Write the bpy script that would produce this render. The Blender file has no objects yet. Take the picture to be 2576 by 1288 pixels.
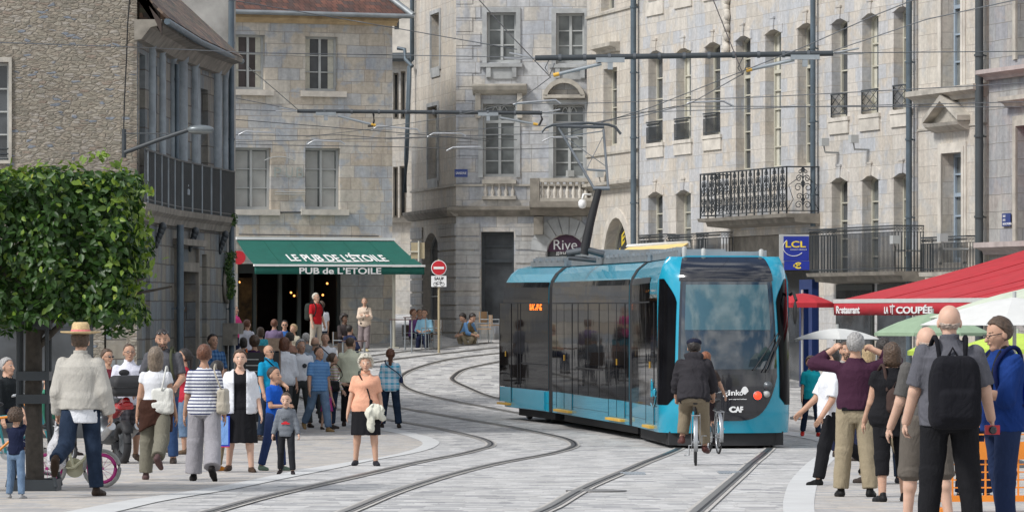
import bpy, bmesh, math, random
import numpy as np
from mathutils import Vector, Matrix
R = math.radians
S = bpy.context.scene
col = S.collection
CZ = 2.4                      # camera height above the lowest street point
F, CX, VH = 11000., 1288., 790.

# ------------------------------------------------------------------ camera
cd = bpy.data.cameras.new('camera'); cam = bpy.data.objects.new('camera', cd); col.objects.link(cam)
cam.location = (0, 0, CZ); cam.rotation_euler = (R(90), 0, 0)
cd.sensor_width = 36; cd.lens = F/2576*36; cd.shift_y = (VH-644)/2576
cd.clip_start = 1; cd.clip_end = 2000
S.camera = cam

# ------------------------------------------------------------------ world and sun
SUN_EL, SUN_AZ = R(46), R(-124)       # azimuth measured from +Y (away from camera), clockwise
w = bpy.data.worlds.new('World'); S.world = w; w.use_nodes = True
nt = w.node_tree; nt.nodes.clear()
out = nt.nodes.new('ShaderNodeOutputWorld'); bg = nt.nodes.new('ShaderNodeBackground')
sky = nt.nodes.new('ShaderNodeTexSky'); sky.sky_type = 'NISHITA'; sky.sun_disc = False
sky.sun_elevation = SUN_EL; sky.sun_rotation = SUN_AZ
tc = nt.nodes.new('ShaderNodeTexCoord'); mp = nt.nodes.new('ShaderNodeMapping'); mp.inputs['Scale'].default_value = (1, 1, 2.2)
nz = nt.nodes.new('ShaderNodeTexNoise'); nz.inputs['Scale'].default_value = 3.2; nz.inputs['Detail'].default_value = 9; nz.inputs['Roughness'].default_value = .55
rp = nt.nodes.new('ShaderNodeValToRGB'); rp.color_ramp.elements[0].position = .42; rp.color_ramp.elements[1].position = .55
nz2 = nt.nodes.new('ShaderNodeTexNoise'); nz2.inputs['Scale'].default_value = 7; nz2.inputs['Detail'].default_value = 6
rp2 = nt.nodes.new('ShaderNodeValToRGB'); rp2.color_ramp.elements[0].color = (5.0, 5.3, 5.8, 1); rp2.color_ramp.elements[1].color = (12.5, 12.4, 12.2, 1)
rp2.color_ramp.elements[0].position = .35; rp2.color_ramp.elements[1].position = .65
mx = nt.nodes.new('ShaderNodeMix'); mx.data_type = 'RGBA'
L = nt.links.new
L(tc.outputs['Generated'], mp.inputs[0]); L(mp.outputs[0], nz.inputs[0]); L(mp.outputs[0], nz2.inputs[0])
L(nz.outputs[0], rp.inputs[0]); L(nz2.outputs[0], rp2.inputs[0]); L(rp.outputs[0], mx.inputs[0])
L(sky.outputs[0], mx.inputs[6]); L(rp2.outputs[0], mx.inputs[7]); L(mx.outputs[2], bg.inputs[0]); L(bg.outputs[0], out.inputs[0])
bg.inputs[1].default_value = .105
sl = bpy.data.lights.new('sun', 'SUN'); so = bpy.data.objects.new('sun', sl); col.objects.link(so)
sl.energy = 2.7; sl.angle = R(12); sl.color = (1, .98, .95)
sd = Vector((math.sin(SUN_AZ)*math.cos(SUN_EL), math.cos(SUN_AZ)*math.cos(SUN_EL), math.sin(SUN_EL)))
so.rotation_euler = sd.to_track_quat('Z', 'Y').to_euler(); so.location = (0, 0, 60)
S.view_settings.view_transform = 'Standard'; S.view_settings.look = 'None'; S.view_settings.exposure = .30; S.view_settings.gamma = 1
S.render.engine = 'CYCLES'
try: S.cycles.use_denoising = True; S.cycles.max_bounces = 6
except Exception: pass

# ------------------------------------------------------------------ terrain
GY = np.array([-60, 0, 35, 45, 62, 78, 84, 95, 100, 106, 112, 118, 124, 129, 140, 170, 400.])
GZ = np.array([1.6, 1.2, .68, .52, .26, .0, -.02, .0, .03, .12, .36, .7, 1.08, 1.40, 1.95, 3.2, 6.])
_m = np.gradient(GZ, GY)
def G(y):
    y = min(max(y, GY[0]), GY[-1]-.01); i = int(np.searchsorted(GY, y, 'right')-1)
    h = GY[i+1]-GY[i]; t = (y-GY[i])/h
    return ((2*t**3-3*t**2+1)*GZ[i]+(t**3-2*t**2+t)*h*_m[i]+(-2*t**3+3*t**2)*GZ[i+1]+(t**3-t**2)*h*_m[i+1])
def W(u, v, d): return Vector(((u-CX)*d/F, d, CZ+(VH-v)*d/F))
def gd(v, lo=30, hi=135):                     # distance at which the street is seen at photo row v
    for _ in range(40):
        m = (lo+hi)/2
        if VH+(CZ-G(m))*F/m > v: lo = m
        else: hi = m
    return lo
def onG(u, v):
    d = gd(v); return Vector(((u-CX)*d/F, d, G(d)))

# ------------------------------------------------------------------ objects
ORG = {}
def tag(o, label, cat, group=None, kind=None):
    if label: o['label'] = label
    if cat: o['category'] = cat
    if group: o['group'] = group
    if kind: o['kind'] = kind
    return o
def thing(name, label, cat, loc=(0, 0, 0), rz=0, group=None, sc=1):
    o = bpy.data.objects.new(name, None); col.objects.link(o); o.empty_display_size = .2
    o.location = loc; o.rotation_euler = (0, 0, rz); o.scale = (sc, sc, sc)
    ORG[o.name] = (Matrix.Translation(Vector(loc)) @ Matrix.Rotation(rz, 4, 'Z') @ Matrix.Scale(sc, 4)).inverted()
    return tag(o, label, cat, group)
def link(name, me, parent=None, mats=None):
    o = bpy.data.objects.new(name, me); col.objects.link(o)
    if parent is not None: o.parent = parent; ORG[o.name] = ORG.get(parent.name, Matrix())
    else: ORG[o.name] = Matrix()
    if mats is not None:
        for m in (mats if isinstance(mats, (list, tuple)) else [mats]): me.materials.append(m)
    return o
class WF:                                      # a vertical wall frame: s along, z up, o outward
    def __init__(f, p0, p1, flip=None):
        f.p = Vector((p0[0], p0[1], 0)); d = Vector((p1[0]-p0[0], p1[1]-p0[1], 0)); f.len = d.length; f.e = d.normalized()
        n = Vector((f.e.y, -f.e.x, 0))
        if n.dot(-f.p) < 0: n = -n
        if flip is not None: n = Vector(flip).normalized()
        f.n = n
    def P(f, s, z, o=0): q = f.p+f.e*s+f.n*o; return Vector((q.x, q.y, z))
    def px(f, u, v, o=0):
        r = Vector(((u-CX)/F, 1, 0)); q = f.p+f.n*o
        t = q.dot(f.n)/r.dot(f.n); return ((r*t-q).dot(f.e), CZ+(VH-v)*t/F)
class XF:                                      # plain axes frame (x, z, -y) at an origin, rotated
    def __init__(f, o=(0, 0, 0), rz=0):
        f.p = Vector(o); f.e = Vector((math.cos(rz), math.sin(rz), 0)); f.n = Vector((math.sin(rz), -math.cos(rz), 0))
    def P(f, s, z, o=0): q = f.p+f.e*s+f.n*o; return Vector((q.x, q.y, f.p.z+z))
class MB:
    def __init__(m): m.v = []; m.f = []; m.uv = []; m.mi = []; m.sm = []
    def face(m, pts, uv=None, mi=0, sm=False):
        b = len(m.v); m.v += [tuple(p) for p in pts]; m.f.append(tuple(range(b, b+len(pts))))
        m.uv.append(uv or [(0, 0)]*len(pts)); m.mi.append(mi); m.sm.append(sm)
    def idx(m, vs, fs, mi=0, sm=True, uvs=None):
        b = len(m.v); m.v += [tuple(p) for p in vs]
        for k, f in enumerate(fs):
            m.f.append(tuple(i+b for i in f)); m.uv.append([uvs[i] for i in f] if uvs else [(0, 0)]*len(f)); m.mi.append(mi); m.sm.append(sm)
    def box(m, f, s0, s1, z0, z1, o0, o1, mi=0):
        P = f.P
        if s0 > s1: s0, s1 = s1, s0
        if z0 > z1: z0, z1 = z1, z0
        if o0 > o1: o0, o1 = o1, o0
        A = [(s0, z0, o1), (s1, z0, o1), (s1, z1, o1), (s0, z1, o1), (s0, z0, o0), (s1, z0, o0), (s1, z1, o0), (s0, z1, o0)]
        for q, k in (((0, 1, 2, 3), 0), ((5, 4, 7, 6), 0), ((4, 0, 3, 7), 1), ((1, 5, 6, 2), 1), ((3, 2, 6, 7), 2), ((4, 5, 1, 0), 2)):
            uv = [((A[i][0], A[i][1]) if k == 0 else (A[i][0]+A[i][2], A[i][1]) if k == 1 else (A[i][0], A[i][2]+A[i][1])) for i in q]
            m.face([P(*A[i]) for i in q], uv, mi)
        return m
    def prism(m, f, poly, o0, o1, mi=0, sm=False):           # poly of (s,z), extruded in o
        n = len(poly)
        m.face([f.P(a, b, o1) for a, b in poly], [(a, b) for a, b in poly], mi)
        m.face([f.P(a, b, o0) for a, b in reversed(poly)], [(a, b) for a, b in reversed(poly)], mi)
        for i in range(n):
            a, b = poly[i], poly[(i+1) % n]
            m.face([f.P(a[0], a[1], o0), f.P(b[0], b[1], o0), f.P(b[0], b[1], o1), f.P(a[0], a[1], o1)], [(a[0]+o0, a[1]), (b[0]+o0, b[1]), (b[0]+o1, b[1]), (a[0]+o1, a[1])], mi, sm)
        return m
    def sweep(m, f, prof, s0, s1, mi=0, sm=False):           # profile of (o,z) swept along s
        for i in range(len(prof)-1):
            (o0, z0), (o1, z1) = prof[i], prof[i+1]
            m.face([f.P(s0, z0, o0), f.P(s1, z0, o0), f.P(s1, z1, o1), f.P(s0, z1, o1)], [(s0, z0+o0), (s1, z0+o0), (s1, z1+o1), (s0, z1+o1)], mi, sm)
        m.face([f.P(s0, z, o) for o, z in prof], None, mi); m.face([f.P(s1, z, o) for o, z in reversed(prof)], None, mi)
        return m
    def tube(m, pts, r, n=6, mi=0, cap=True, sm=True):
        pts = [Vector(p) for p in pts]; N = len(pts); rs = r if isinstance(r, (list, tuple)) else [r]*N
        vs = []; up = Vector((0, 0, 1)); L_ = 0; uvs = []
        for i, p in enumerate(pts):
            t = (pts[min(i+1, N-1)]-pts[max(i-1, 0)]).normalized()
            a = t.cross(up)
            if a.length < .05: a = t.cross(Vector((0, 1, 0)))
            a.normalize(); b = t.cross(a)
            if i: L_ += (p-pts[i-1]).length
            for k in range(n):
                q = 2*math.pi*k/n; vs.append(p+(a*math.cos(q)+b*math.sin(q))*rs[i]); uvs.append((k/n, L_))
        fs = [(i*n+k, i*n+(k+1) % n, (i+1)*n+(k+1) % n, (i+1)*n+k) for i in range(N-1) for k in range(n)]
        m.idx(vs, fs, mi, sm, uvs)
        if cap: m.idx(vs[:n], [tuple(reversed(range(n)))], mi, False); m.idx(vs[-n:], [tuple(range(n))], mi, False)
        return m
    def lathe(m, c, prof, n=12, mi=0, sm=True, ax=None):     # prof (r,z)
        c = Vector(c); M = (Vector((0, 0, 1)).rotation_difference(Vector(ax)).to_matrix() if ax else None)
        vs = []
        for r, z in prof:
            for k in range(n):
                q = Vector((r*math.cos(2*math.pi*k/n), r*math.sin(2*math.pi*k/n), z))
                vs.append(c+(M @ q if M else q))
        fs = [(i*n+k, i*n+(k+1) % n, (i+1)*n+(k+1) % n, (i+1)*n+k) for i in range(len(prof)-1) for k in range(n)]
        m.idx(vs, fs, mi, sm)
        m.idx(vs[:n], [tuple(reversed(range(n)))], mi, False); m.idx(vs[-n:], [tuple(range(n))], mi, False)
        return m
    def ball(m, c, r, n=10, mi=0):
        c = Vector(c); r = Vector(r) if hasattr(r, '__len__') else Vector((r, r, r)); vs = []; h = n//2+1
        for i in range(h+1):
            a = math.pi*(i+.001)/(h+.002)
            for k in range(n): vs.append(c+Vector((r.x*math.sin(a)*math.cos(2*math.pi*k/n), r.y*math.sin(a)*math.sin(2*math.pi*k/n), -r.z*math.cos(a))))
        m.idx(vs, [(i*n+k, i*n+(k+1) % n, (i+1)*n+(k+1) % n, (i+1)*n+k) for i in range(h) for k in range(n)], mi)
        return m
    def grid(m, fn, us, vs_, mi=0, sm=True, uvf=None):
        a = [fn(u, v) for v in vs_ for u in us]; n = len(us)
        uv = [(u, v) for v in vs_ for u in us]
        m.idx(a, [(j*n+i, j*n+i+1, (j+1)*n+i+1, (j+1)*n+i) for j in range(len(vs_)-1) for i in range(n-1)], mi, sm, uv)
        return m
    def build(m, name, mats, parent=None, local=False, solid=0, weld=False):
        me = bpy.data.meshes.new(name)
        M = ORG.get(parent.name, Matrix()) if (parent is not None and not local) else None
        me.from_pydata([tuple(M @ Vector(p)) if M else p for p in m.v], [], m.f)
        uvl = me.uv_layers.new(name='UV'); flat = [c for f in m.uv for q in f for c in q]; uvl.data.foreach_set('uv', flat)
        me.polygons.foreach_set('material_index', m.mi); me.polygons.foreach_set('use_smooth', m.sm)
        if weld:
            b = bmesh.new(); b.from_mesh(me); bmesh.ops.remove_doubles(b, verts=b.verts, dist=1e-4); b.to_mesh(me); b.free()
        me.update()
        o = link(name, me, parent, mats)
        if solid:
            md = o.modifiers.new('solid', 'SOLIDIFY'); md.thickness = solid; md.offset = 0
        return o
def copy_tree(o, loc=None, rz=None, label=None, parent=None):
    c = o.copy(); col.objects.link(c)
    if parent is not None: c.parent = parent
    if loc is not None: c.location = loc
    if rz is not None: c.rotation_euler = (0, 0, rz)
    if label: c['label'] = label
    for ch in [q for q in bpy.data.objects if q.parent == o]: copy_tree(ch, parent=c)
    return c
def text(parent, s, f, s0, z0, hgt, o, mat, wid=None, name='lettering', shear=0, thick=.004, bold=0, fn=None):
    cu = bpy.data.curves.new('t', 'FONT'); cu.body = s; cu.size = 1; cu.offset = bold; cu.shear = shear; cu.extrude = .5
    ob = bpy.data.objects.new('t', cu); col.objects.link(ob); dg = bpy.context.evaluated_depsgraph_get()
    me = bpy.data.meshes.new_from_object(ob.evaluated_get(dg)); bpy.data.objects.remove(ob)
    xs = [v.co.x for v in me.vertices]; ys = [v.co.y for v in me.vertices]
    ax, ay = min(xs), min(ys); sy = hgt/(max(ys)-ay); sx = (wid/(max(xs)-ax)) if wid else sy
    M = ORG.get(parent.name, Matrix()) if parent is not None else Matrix()
    for v in me.vertices:
        a, b, c = (v.co.x-ax)*sx, (v.co.y-ay)*sy, v.co.z*2*thick
        v.co = M @ (fn(a, b, c) if fn else f.P(s0+a, z0+b, o+c))
    me.name = name
    return link(name, me, parent, mat)

# ------------------------------------------------------------------ materials
MT = {}
def nodes(name):
    m = bpy.data.materials.new(name); m.use_nodes = True; n = m.node_tree; b = n.nodes['Principled BSDF']; MT[name] = m
    return m, n, b
def N(n, t, **k):
    q = n.nodes.new(t)
    for a, v in k.items():
        if a.startswith('i'): q.inputs[int(a[1:])].default_value = v
        else: setattr(q, a, v)
    return q
def mix(n, fac, a, b, mode='MIX'):
    q = N(n, 'ShaderNodeMix', data_type='RGBA', blend_type=mode)
    for i, x in ((0, fac), (6, a), (7, b)):
        if hasattr(x, 'is_linked') or isinstance(x, bpy.types.NodeSocket): n.links.new(x, q.inputs[i])
        else: q.inputs[i].default_value = x if i == 0 else (*x[:3], 1)
    return q.outputs[2]
def mth(n, op, a, b=0., c=0.):
    q = N(n, 'ShaderNodeMath', operation=op)
    for i, x in enumerate((a, b, c)):
        if isinstance(x, bpy.types.NodeSocket): n.links.new(x, q.inputs[i])
        else: q.inputs[i].default_value = x
    return q.outputs[0]
def ramp(n, fac, stops, const=False):
    q = N(n, 'ShaderNodeValToRGB'); e = q.color_ramp.elements
    if const: q.color_ramp.interpolation = 'CONSTANT'
    while len(e) < len(stops): e.new(.5)
    for k, (p, c) in enumerate(stops):
        e[k].position = p; e[k].color = (*(c if hasattr(c, '__len__') else (c, c, c)), 1)
    n.links.new(fac, q.inputs[0]); return q.outputs[0]
def noise(n, vec, scale, detail=4, rough=.5, sc=None, dist=0):
    if sc: mpn = N(n, 'ShaderNodeMapping'); n.links.new(vec, mpn.inputs[0]); mpn.inputs['Scale'].default_value = sc; vec = mpn.outputs[0]
    q = N(n, 'ShaderNodeTexNoise'); q.inputs['Scale'].default_value = scale; q.inputs['Detail'].default_value = detail
    q.inputs['Roughness'].default_value = rough; q.inputs['Distortion'].default_value = dist
    n.links.new(vec, q.inputs['Vector']); return q.outputs[0]
def bump(n, b, h, st=.3, dist=.02):
    q = N(n, 'ShaderNodeBump'); q.inputs['Strength'].default_value = st; q.inputs['Distance'].default_value = dist
    n.links.new(h, q.inputs['Height']); n.links.new(q.outputs[0], b.inputs['Normal'])
def plain(name, c, rough=.6, metal=0, var=.12, scale=3, spec=.5, coat=0, bm=0, bs=60):
    m, n, b = nodes(name); t = N(n, 'ShaderNodeTexCoord').outputs['Object']
    f = noise(n, t, scale, 5, .6)
    k = ramp(n, f, [(.3, (1-var,)*3), (.7, (1+var,)*3)])
    n.links.new(mix(n, 1., (*c,), k, 'MULTIPLY'), b.inputs['Base Color'])
    b.inputs['Roughness'].default_value = rough; b.inputs['Metallic'].default_value = metal
    b.inputs['Specular IOR Level'].default_value = spec; b.inputs['Coat Weight'].default_value = coat
    if bm: bump(n, b, noise(n, t, bs, 4), bm, .004)
    return m
def blocks(name, bw, bh, pal, mortar=(.2, .18, .15), mw=.012, stain=.35, patch=None, rough=.85, bst=.5, coord='UV', smear=0):
    """coursed stone / paving: every block its own colour from the palette"""
    m, n, b = nodes(name); L = n.links.new
    mean = [sum(p[i] for p in pal)/len(pal) for i in range(3)]; cool = (1.015, 1., .985) if name.startswith('stone') else (1, 1, 1)
    def tone(p): p = [mean[i]+(p[i]-mean[i])*.78 for i in range(3)]; g_ = sum(p)/3; return tuple((g_+(q-g_)*.85)*c_ for q, c_ in zip(p, cool))
    pal = [tone(p) for p in pal]
    t = N(n, 'ShaderNodeTexCoord').outputs[coord]
    nv = noise(n, t, 1.3, 3); wob = mth(n, 'MULTIPLY', mth(n, 'SUBTRACT', nv, .5), bh*.12)
    sp = N(n, 'ShaderNodeSeparateXYZ'); L(t, sp.inputs[0])
    y = mth(n, 'DIVIDE', mth(n, 'ADD', sp.outputs[1], wob), bh); row = mth(n, 'FLOOR', y); fy = mth(n, 'FRACT', y)
    wr = N(n, 'ShaderNodeTexWhiteNoise', noise_dimensions='1D'); L(row, wr.inputs['W'])
    wid = mth(n, 'MULTIPLY_ADD', wr.outputs[0], bw*.7, bw*.65)
    x = mth(n, 'DIVIDE', mth(n, 'MULTIPLY_ADD', wr.outputs[0], bw*7.3, sp.outputs[0]), wid); cx = mth(n, 'FLOOR', x); fx = mth(n, 'FRACT', x)
    cv = N(n, 'ShaderNodeCombineXYZ'); L(cx, cv.inputs[0]); L(row, cv.inputs[1])
    wn = N(n, 'ShaderNodeTexWhiteNoise', noise_dimensions='3D'); L(cv.outputs[0], wn.inputs[0])
    k = len(pal); c = ramp(n, wn.outputs[0], [(i/k, p) for i, p in enumerate(pal)], True)
    if patch:                                   # natural veining: cloudy blue-grey patches over the cream
        pf = noise(n, t, 1.1, 5, .6, dist=.6); c = mix(n, ramp(n, pf, [(.5, 0), (.58, patch[1])]), c, patch[0])
    if smear: c = mix(n, smear, c, pal[0])
    fine = noise(n, t, 9, 6, .65); c = mix(n, 1, c, ramp(n, fine, [(.25, .78), (.75, 1.15)]), 'MULTIPLY')
    st = noise(n, t, 1.6, 6, .65, sc=(2.2, .35, 1)); c = mix(n, stain, c, ramp(n, st, [(.35, .45), (.6, 1.05)]), 'MULTIPLY')
    ex = mth(n, 'MULTIPLY', mth(n, 'MINIMUM', fx, mth(n, 'SUBTRACT', 1, fx)), wid); ey = mth(n, 'MULTIPLY', mth(n, 'MINIMUM', fy, mth(n, 'SUBTRACT', 1, fy)), bh)
    e = mth(n, 'MINIMUM', ex, ey); g = ramp(n, mth(n, 'DIVIDE', e, mw*2), [(.3, 0), (.9, 1)])
    c = mix(n, g, mortar, c); L(c, b.inputs['Base Color']); b.inputs['Roughness'].default_value = rough
    b.inputs['Specular IOR Level'].default_value = .3
    h = mth(n, 'ADD', g, mth(n, 'MULTIPLY', fine, .5)); bump(n, b, h, bst, .015)
    return m
cream, cream2, tan_, blu, blu2 = (.47, .44, .39), (.52, .49, .44), (.38, .33, .26), (.34, .36, .38), (.41, .42, .43)
blocks('stone_long', .85, .36, [(.55, .50, .43), (.58, .54, .48), (.50, .46, .40), (.44, .46, .49), (.56, .52, .46), (.53, .47, .39), (.47, .48, .50), (.57, .53, .47)], (.38, .35, .31), .005, .3, ((.44, .46, .49), .55))
blocks('stone_pub', .8, .36, [(.50, .44, .35), (.53, .49, .42), (.40, .41, .42), (.57, .53, .46), (.49, .42, .33), (.54, .51, .45), (.41, .43, .45), (.55, .49, .40)], (.30, .27, .24), .006, .35, ((.38, .41, .45), .8))
blocks('stone_corner', .9, .42, [(.52, .49, .44), (.44, .46, .49), (.48, .50, .52), (.56, .52, .46), (.43, .45, .48), (.57, .54, .49)], (.30, .29, .28), .007, .4, ((.41, .43, .47), .7))
blocks('stone_cream', .8, .40, [(.56, .51, .44), (.52, .47, .40), (.58, .54, .47), (.54, .49, .41)], (.38, .34, .30), .005, .3, ((.47, .47, .46), .5))
blocks('stone_dark', .7, .38, [(.20, .19, .17), (.24, .22, .18), (.16, .19, .21), (.21, .23, .24), (.26, .23, .18)], (.1, .09, .08), .010, .55, ((.15, .17, .19), .5))
plain('trim', (.40, .37, .32), .85, var=.3, scale=2.5, bm=.3); plain('trim_light', (.54, .50, .44), .85, var=.22, scale=2.5, bm=.25)
plain('trim_dark', (.21, .19, .16), .85, var=.35, scale=3, bm=.3); plain('trim_blue', (.36, .37, .37), .85, var=.3, scale=2, bm=.3)
plain('render_grey', (.30, .29, .27), .9, var=.35, scale=1.2)
setts = [(.40, .39, .38), (.48, .47, .45), (.31, .31, .31), (.54, .53, .51), (.44, .43, .42), (.22, .22, .23), (.51, .49, .46), (.58, .57, .55)]
blocks('setts_grey', .34, .24, setts, (.36, .35, .34), .006, .3, None, .72, .2, 'Object')
blocks('setts_warm', .36, .24, [(.40, .38, .36), (.47, .42, .36), (.36, .36, .37), (.50, .46, .41), (.43, .40, .37), (.31, .31, .32), (.50, .44, .37)], (.36, .34, .31), .006, .3, None, .75, .2, 'Object')
plain('band_stone', (.50, .50, .49), .7, var=.08, scale=1.5)
def rubble():
    m, n, b = nodes('rubble'); L = n.links.new; t = N(n, 'ShaderNodeTexCoord').outputs['UV']
    dn = noise(n, t, 3, 3); mpn = N(n, 'ShaderNodeMapping'); mpn.inputs['Scale'].default_value = (6.2, 19, 1)
    wv = N(n, 'ShaderNodeVectorMath', operation='ADD'); L(t, wv.inputs[0]); sc_ = N(n, 'ShaderNodeVectorMath', operation='SCALE')
    nn = N(n, 'ShaderNodeTexNoise'); nn.inputs['Scale'].default_value = 5; L(t, nn.inputs['Vector']); L(nn.outputs['Color'], sc_.inputs[0]); sc_.inputs['Scale'].default_value = .07
    L(sc_.outputs[0], wv.inputs[1]); L(wv.outputs[0], mpn.inputs[0])
    v = N(n, 'ShaderNodeTexVoronoi'); v.inputs['Randomness'].default_value = .85; L(mpn.outputs[0], v.inputs['Vector']); v.inputs['Scale'].default_value = 1
    ve = N(n, 'ShaderNodeTexVoronoi', feature='DISTANCE_TO_EDGE'); ve.inputs['Randomness'].default_value = .85; L(mpn.outputs[0], ve.inputs['Vector']); ve.inputs['Scale'].default_value = 1
    wn = N(n, 'ShaderNodeTexWhiteNoise'); L(v.outputs['Color'], wn.inputs[0])
    c = ramp(n, wn.outputs[0], [(0, (.27, .24, .19)), (.2, (.31, .28, .23)), (.38, (.23, .21, .17)), (.55, (.29, .25, .20)), (.7, (.33, .30, .26)), (.86, (.25, .20, .16)), (.93, (.19, .21, .24))], True)
    g = ramp(n, ve.outputs[0], [(.02, 0), (.14, 1)]); c = mix(n, g, (.24, .21, .17), c)
    f = noise(n, t, 14, 5); c = mix(n, 1, c, ramp(n, f, [(.3, .75), (.7, 1.15)]), 'MULTIPLY')
    c = mix(n, .4, c, ramp(n, noise(n, t, .5, 5), [(.35, .7), (.65, 1.1)]), 'MULTIPLY')
    L(c, b.inputs['Base Color']); b.inputs['Roughness'].default_value = .95
    bump(n, b, mth(n, 'ADD', g, mth(n, 'MULTIPLY', f, .7)), .7, .03); return m
rubble()
def tiles(name, pal, bw, bh):
    m, n, b = nodes(name); L = n.links.new; t = N(n, 'ShaderNodeTexCoord').outputs['UV']
    sp = N(n, 'ShaderNodeSeparateXYZ'); L(t, sp.inputs[0]); y = mth(n, 'DIVIDE', sp.outputs[1], bh); row = mth(n, 'FLOOR', y); fy = mth(n, 'FRACT', y)
    x = mth(n, 'ADD', mth(n, 'DIVIDE', sp.outputs[0], bw), mth(n, 'MULTIPLY', row, .5)); cx = mth(n, 'FLOOR', x); fx = mth(n, 'FRACT', x)
    cv = N(n, 'ShaderNodeCombineXYZ'); L(cx, cv.inputs[0]); L(row, cv.inputs[1]); wn = N(n, 'ShaderNodeTexWhiteNoise'); L(cv.outputs[0], wn.inputs[0])
    k = len(pal); c = ramp(n, wn.outputs[0], [(i/k, p) for i, p in enumerate(pal)], True)
    c = mix(n, 1, c, ramp(n, noise(n, t, 2.5, 5), [(.3, .6), (.7, 1.2)]), 'MULTIPLY')
    g = ramp(n, mth(n, 'MINIMUM', fx, mth(n, 'SUBTRACT', 1, fx)), [(.02, .3), (.08, 1)])
    c = mix(n, 1, c, g, 'MULTIPLY')
    L(c, b.inputs['Base Color']); b.inputs['Roughness'].default_value = .85
    bump(n, b, mth(n, 'SUBTRACT', 1, fy), 1, .03); return m
tiles('tiles_red', [(.11, .05, .038), (.14, .06, .042), (.085, .045, .036), (.07, .045, .04), (.12, .058, .042)], .17, .16)
tiles('tiles_brown', [(.11, .075, .06), (.16, .11, .08), (.07, .06, .055), (.21, .13, .09), (.09, .09, .06)], .18, .14)
def glass(name, c=(.03, .035, .04), rough=.06, spec=.5, var=.5, sc=1.5):
    m, n, b = nodes(name); t = N(n, 'ShaderNodeTexCoord').outputs['Object']
    n.links.new(mix(n, 1., c, ramp(n, noise(n, t, sc, 3), [(.3, 1-var), (.7, 1+var)]), 'MULTIPLY'), b.inputs['Base Color'])
    b.inputs['Roughness'].default_value = rough; b.inputs['Specular IOR Level'].default_value = spec
    bump(n, b, noise(n, t, 1.2, 2), .04, .05); return m
glass('pane', (.055, .06, .065), .10, .5); glass('pane_grey', (.16, .17, .165), .25, .4); glass('pane_red', (.05, .04, .04), .2, .5)
glass('tram_glass', (.005, .005, .006), .035, .13); glass('shield', (.010, .022, .035), .03, .5, .3, .6); glass('shield_blind', (.035, .09, .11), .04, .5, .15, .6)
MT['tram_glass'].node_tree.nodes['Principled BSDF'].inputs['IOR'].default_value = 1.2
for _g in ('shield', 'shield_blind'): MT[_g].node_tree.nodes['Principled BSDF'].inputs['IOR'].default_value = 1.85
plain('frame_paint', (.40, .41, .40), .5, var=.1); plain('frame_cream', (.48, .46, .38), .5, var=.1); plain('frame_blue', (.30, .36, .42), .5, var=.1)
plain('curtain', (.52, .50, .42), .9, var=.15, scale=8); plain('iron', (.035, .042, .048), .5, 0, .2); plain('iron_green', (.03, .045, .045), .55)
plain('zinc', (.09, .12, .145), .5, .2, .2); plain('zinc_light', (.25, .27, .28), .5, .4, .2); plain('dark', (.012, .012, .013), .7); plain('door_wood', (.10, .065, .045), .6, var=.2)
plain('cyan', (.005, .28, .41), .24, 0, .04, coat=.5); plain('black_gloss', (.012, .013, .018), .12, 0, .1, coat=.6); plain('rubber', (.018, .018, .02), .7)
plain('yellow', (.62, .36, .05), .5); plain('steel', (.42, .43, .44), .35, .8, .15); plain('steel_dark', (.12, .13, .14), .4, .6, .2); plain('galv', (.33, .36, .38), .45, .6, .15)
plain('white', (.78, .78, .77), .5, var=.05); plain('cloth_green', (.004, .098, .075), .8, var=.1, bm=.2); plain('cloth_red', (.40, .016, .026), .75, var=.12, bm=.2)
plain('cloth_yellow', (.68, .50, .19), .8); plain('cloth_white', (.56, .56, .54), .85, var=.06); plain('cloth_sage', (.24, .33, .22), .85); plain('cloth_lime', (.42, .55, .08), .8)
plain('purple', (.065, .02, .05), .5); plain('blue_sign', (.004, .02, .27), .4); plain('sign_blue_dark', (.02, .04, .17), .45); plain('yellow_sign', (.78, .58, .04), .45)
plain('sign_red', (.50, .015, .025), .4); plain('pole_tan', (.36, .30, .19), .5); plain('orange_plastic', (.72, .23, .02), .45); plain('wicker', (.12, .085, .06), .7, var=.3, scale=30)
plain('bark', (.065, .055, .045), .95, var=.35, scale=12, bm=.8, bs=30); plain('rail_steel', (.16, .15, .14), .32, .8, .2); plain('rail_side', (.10, .085, .07), .7)
def emis(name, c, s):
    m, n, b = nodes(name); b.inputs['Base Color'].default_value = (*c, 1); b.inputs['Emission Color'].default_value = (*c, 1); b.inputs['Emission Strength'].default_value = s; return m
emis('lamp_warm', (1, .40, .10), 2.2); emis('led_orange', (1, .2, .02), 1.6); emis('red_light', (1, .03, .01), 2.5)
M = MT
def spline(pts, n=8):
    P = [Vector(p) for p in pts]; P = [P[0]*2-P[1]]+P+[P[-1]*2-P[-2]]; o = []
    for i in range(1, len(P)-2):
        for k in range(n):
            t = k/n; a, b, c, d = P[i-1:i+3]
            o.append(.5*((2*b)+(c-a)*t+(2*a-5*b+4*c-d)*t*t+(3*b-a-3*c+d)*t**3))
    o.append(P[-2]); return o
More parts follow.
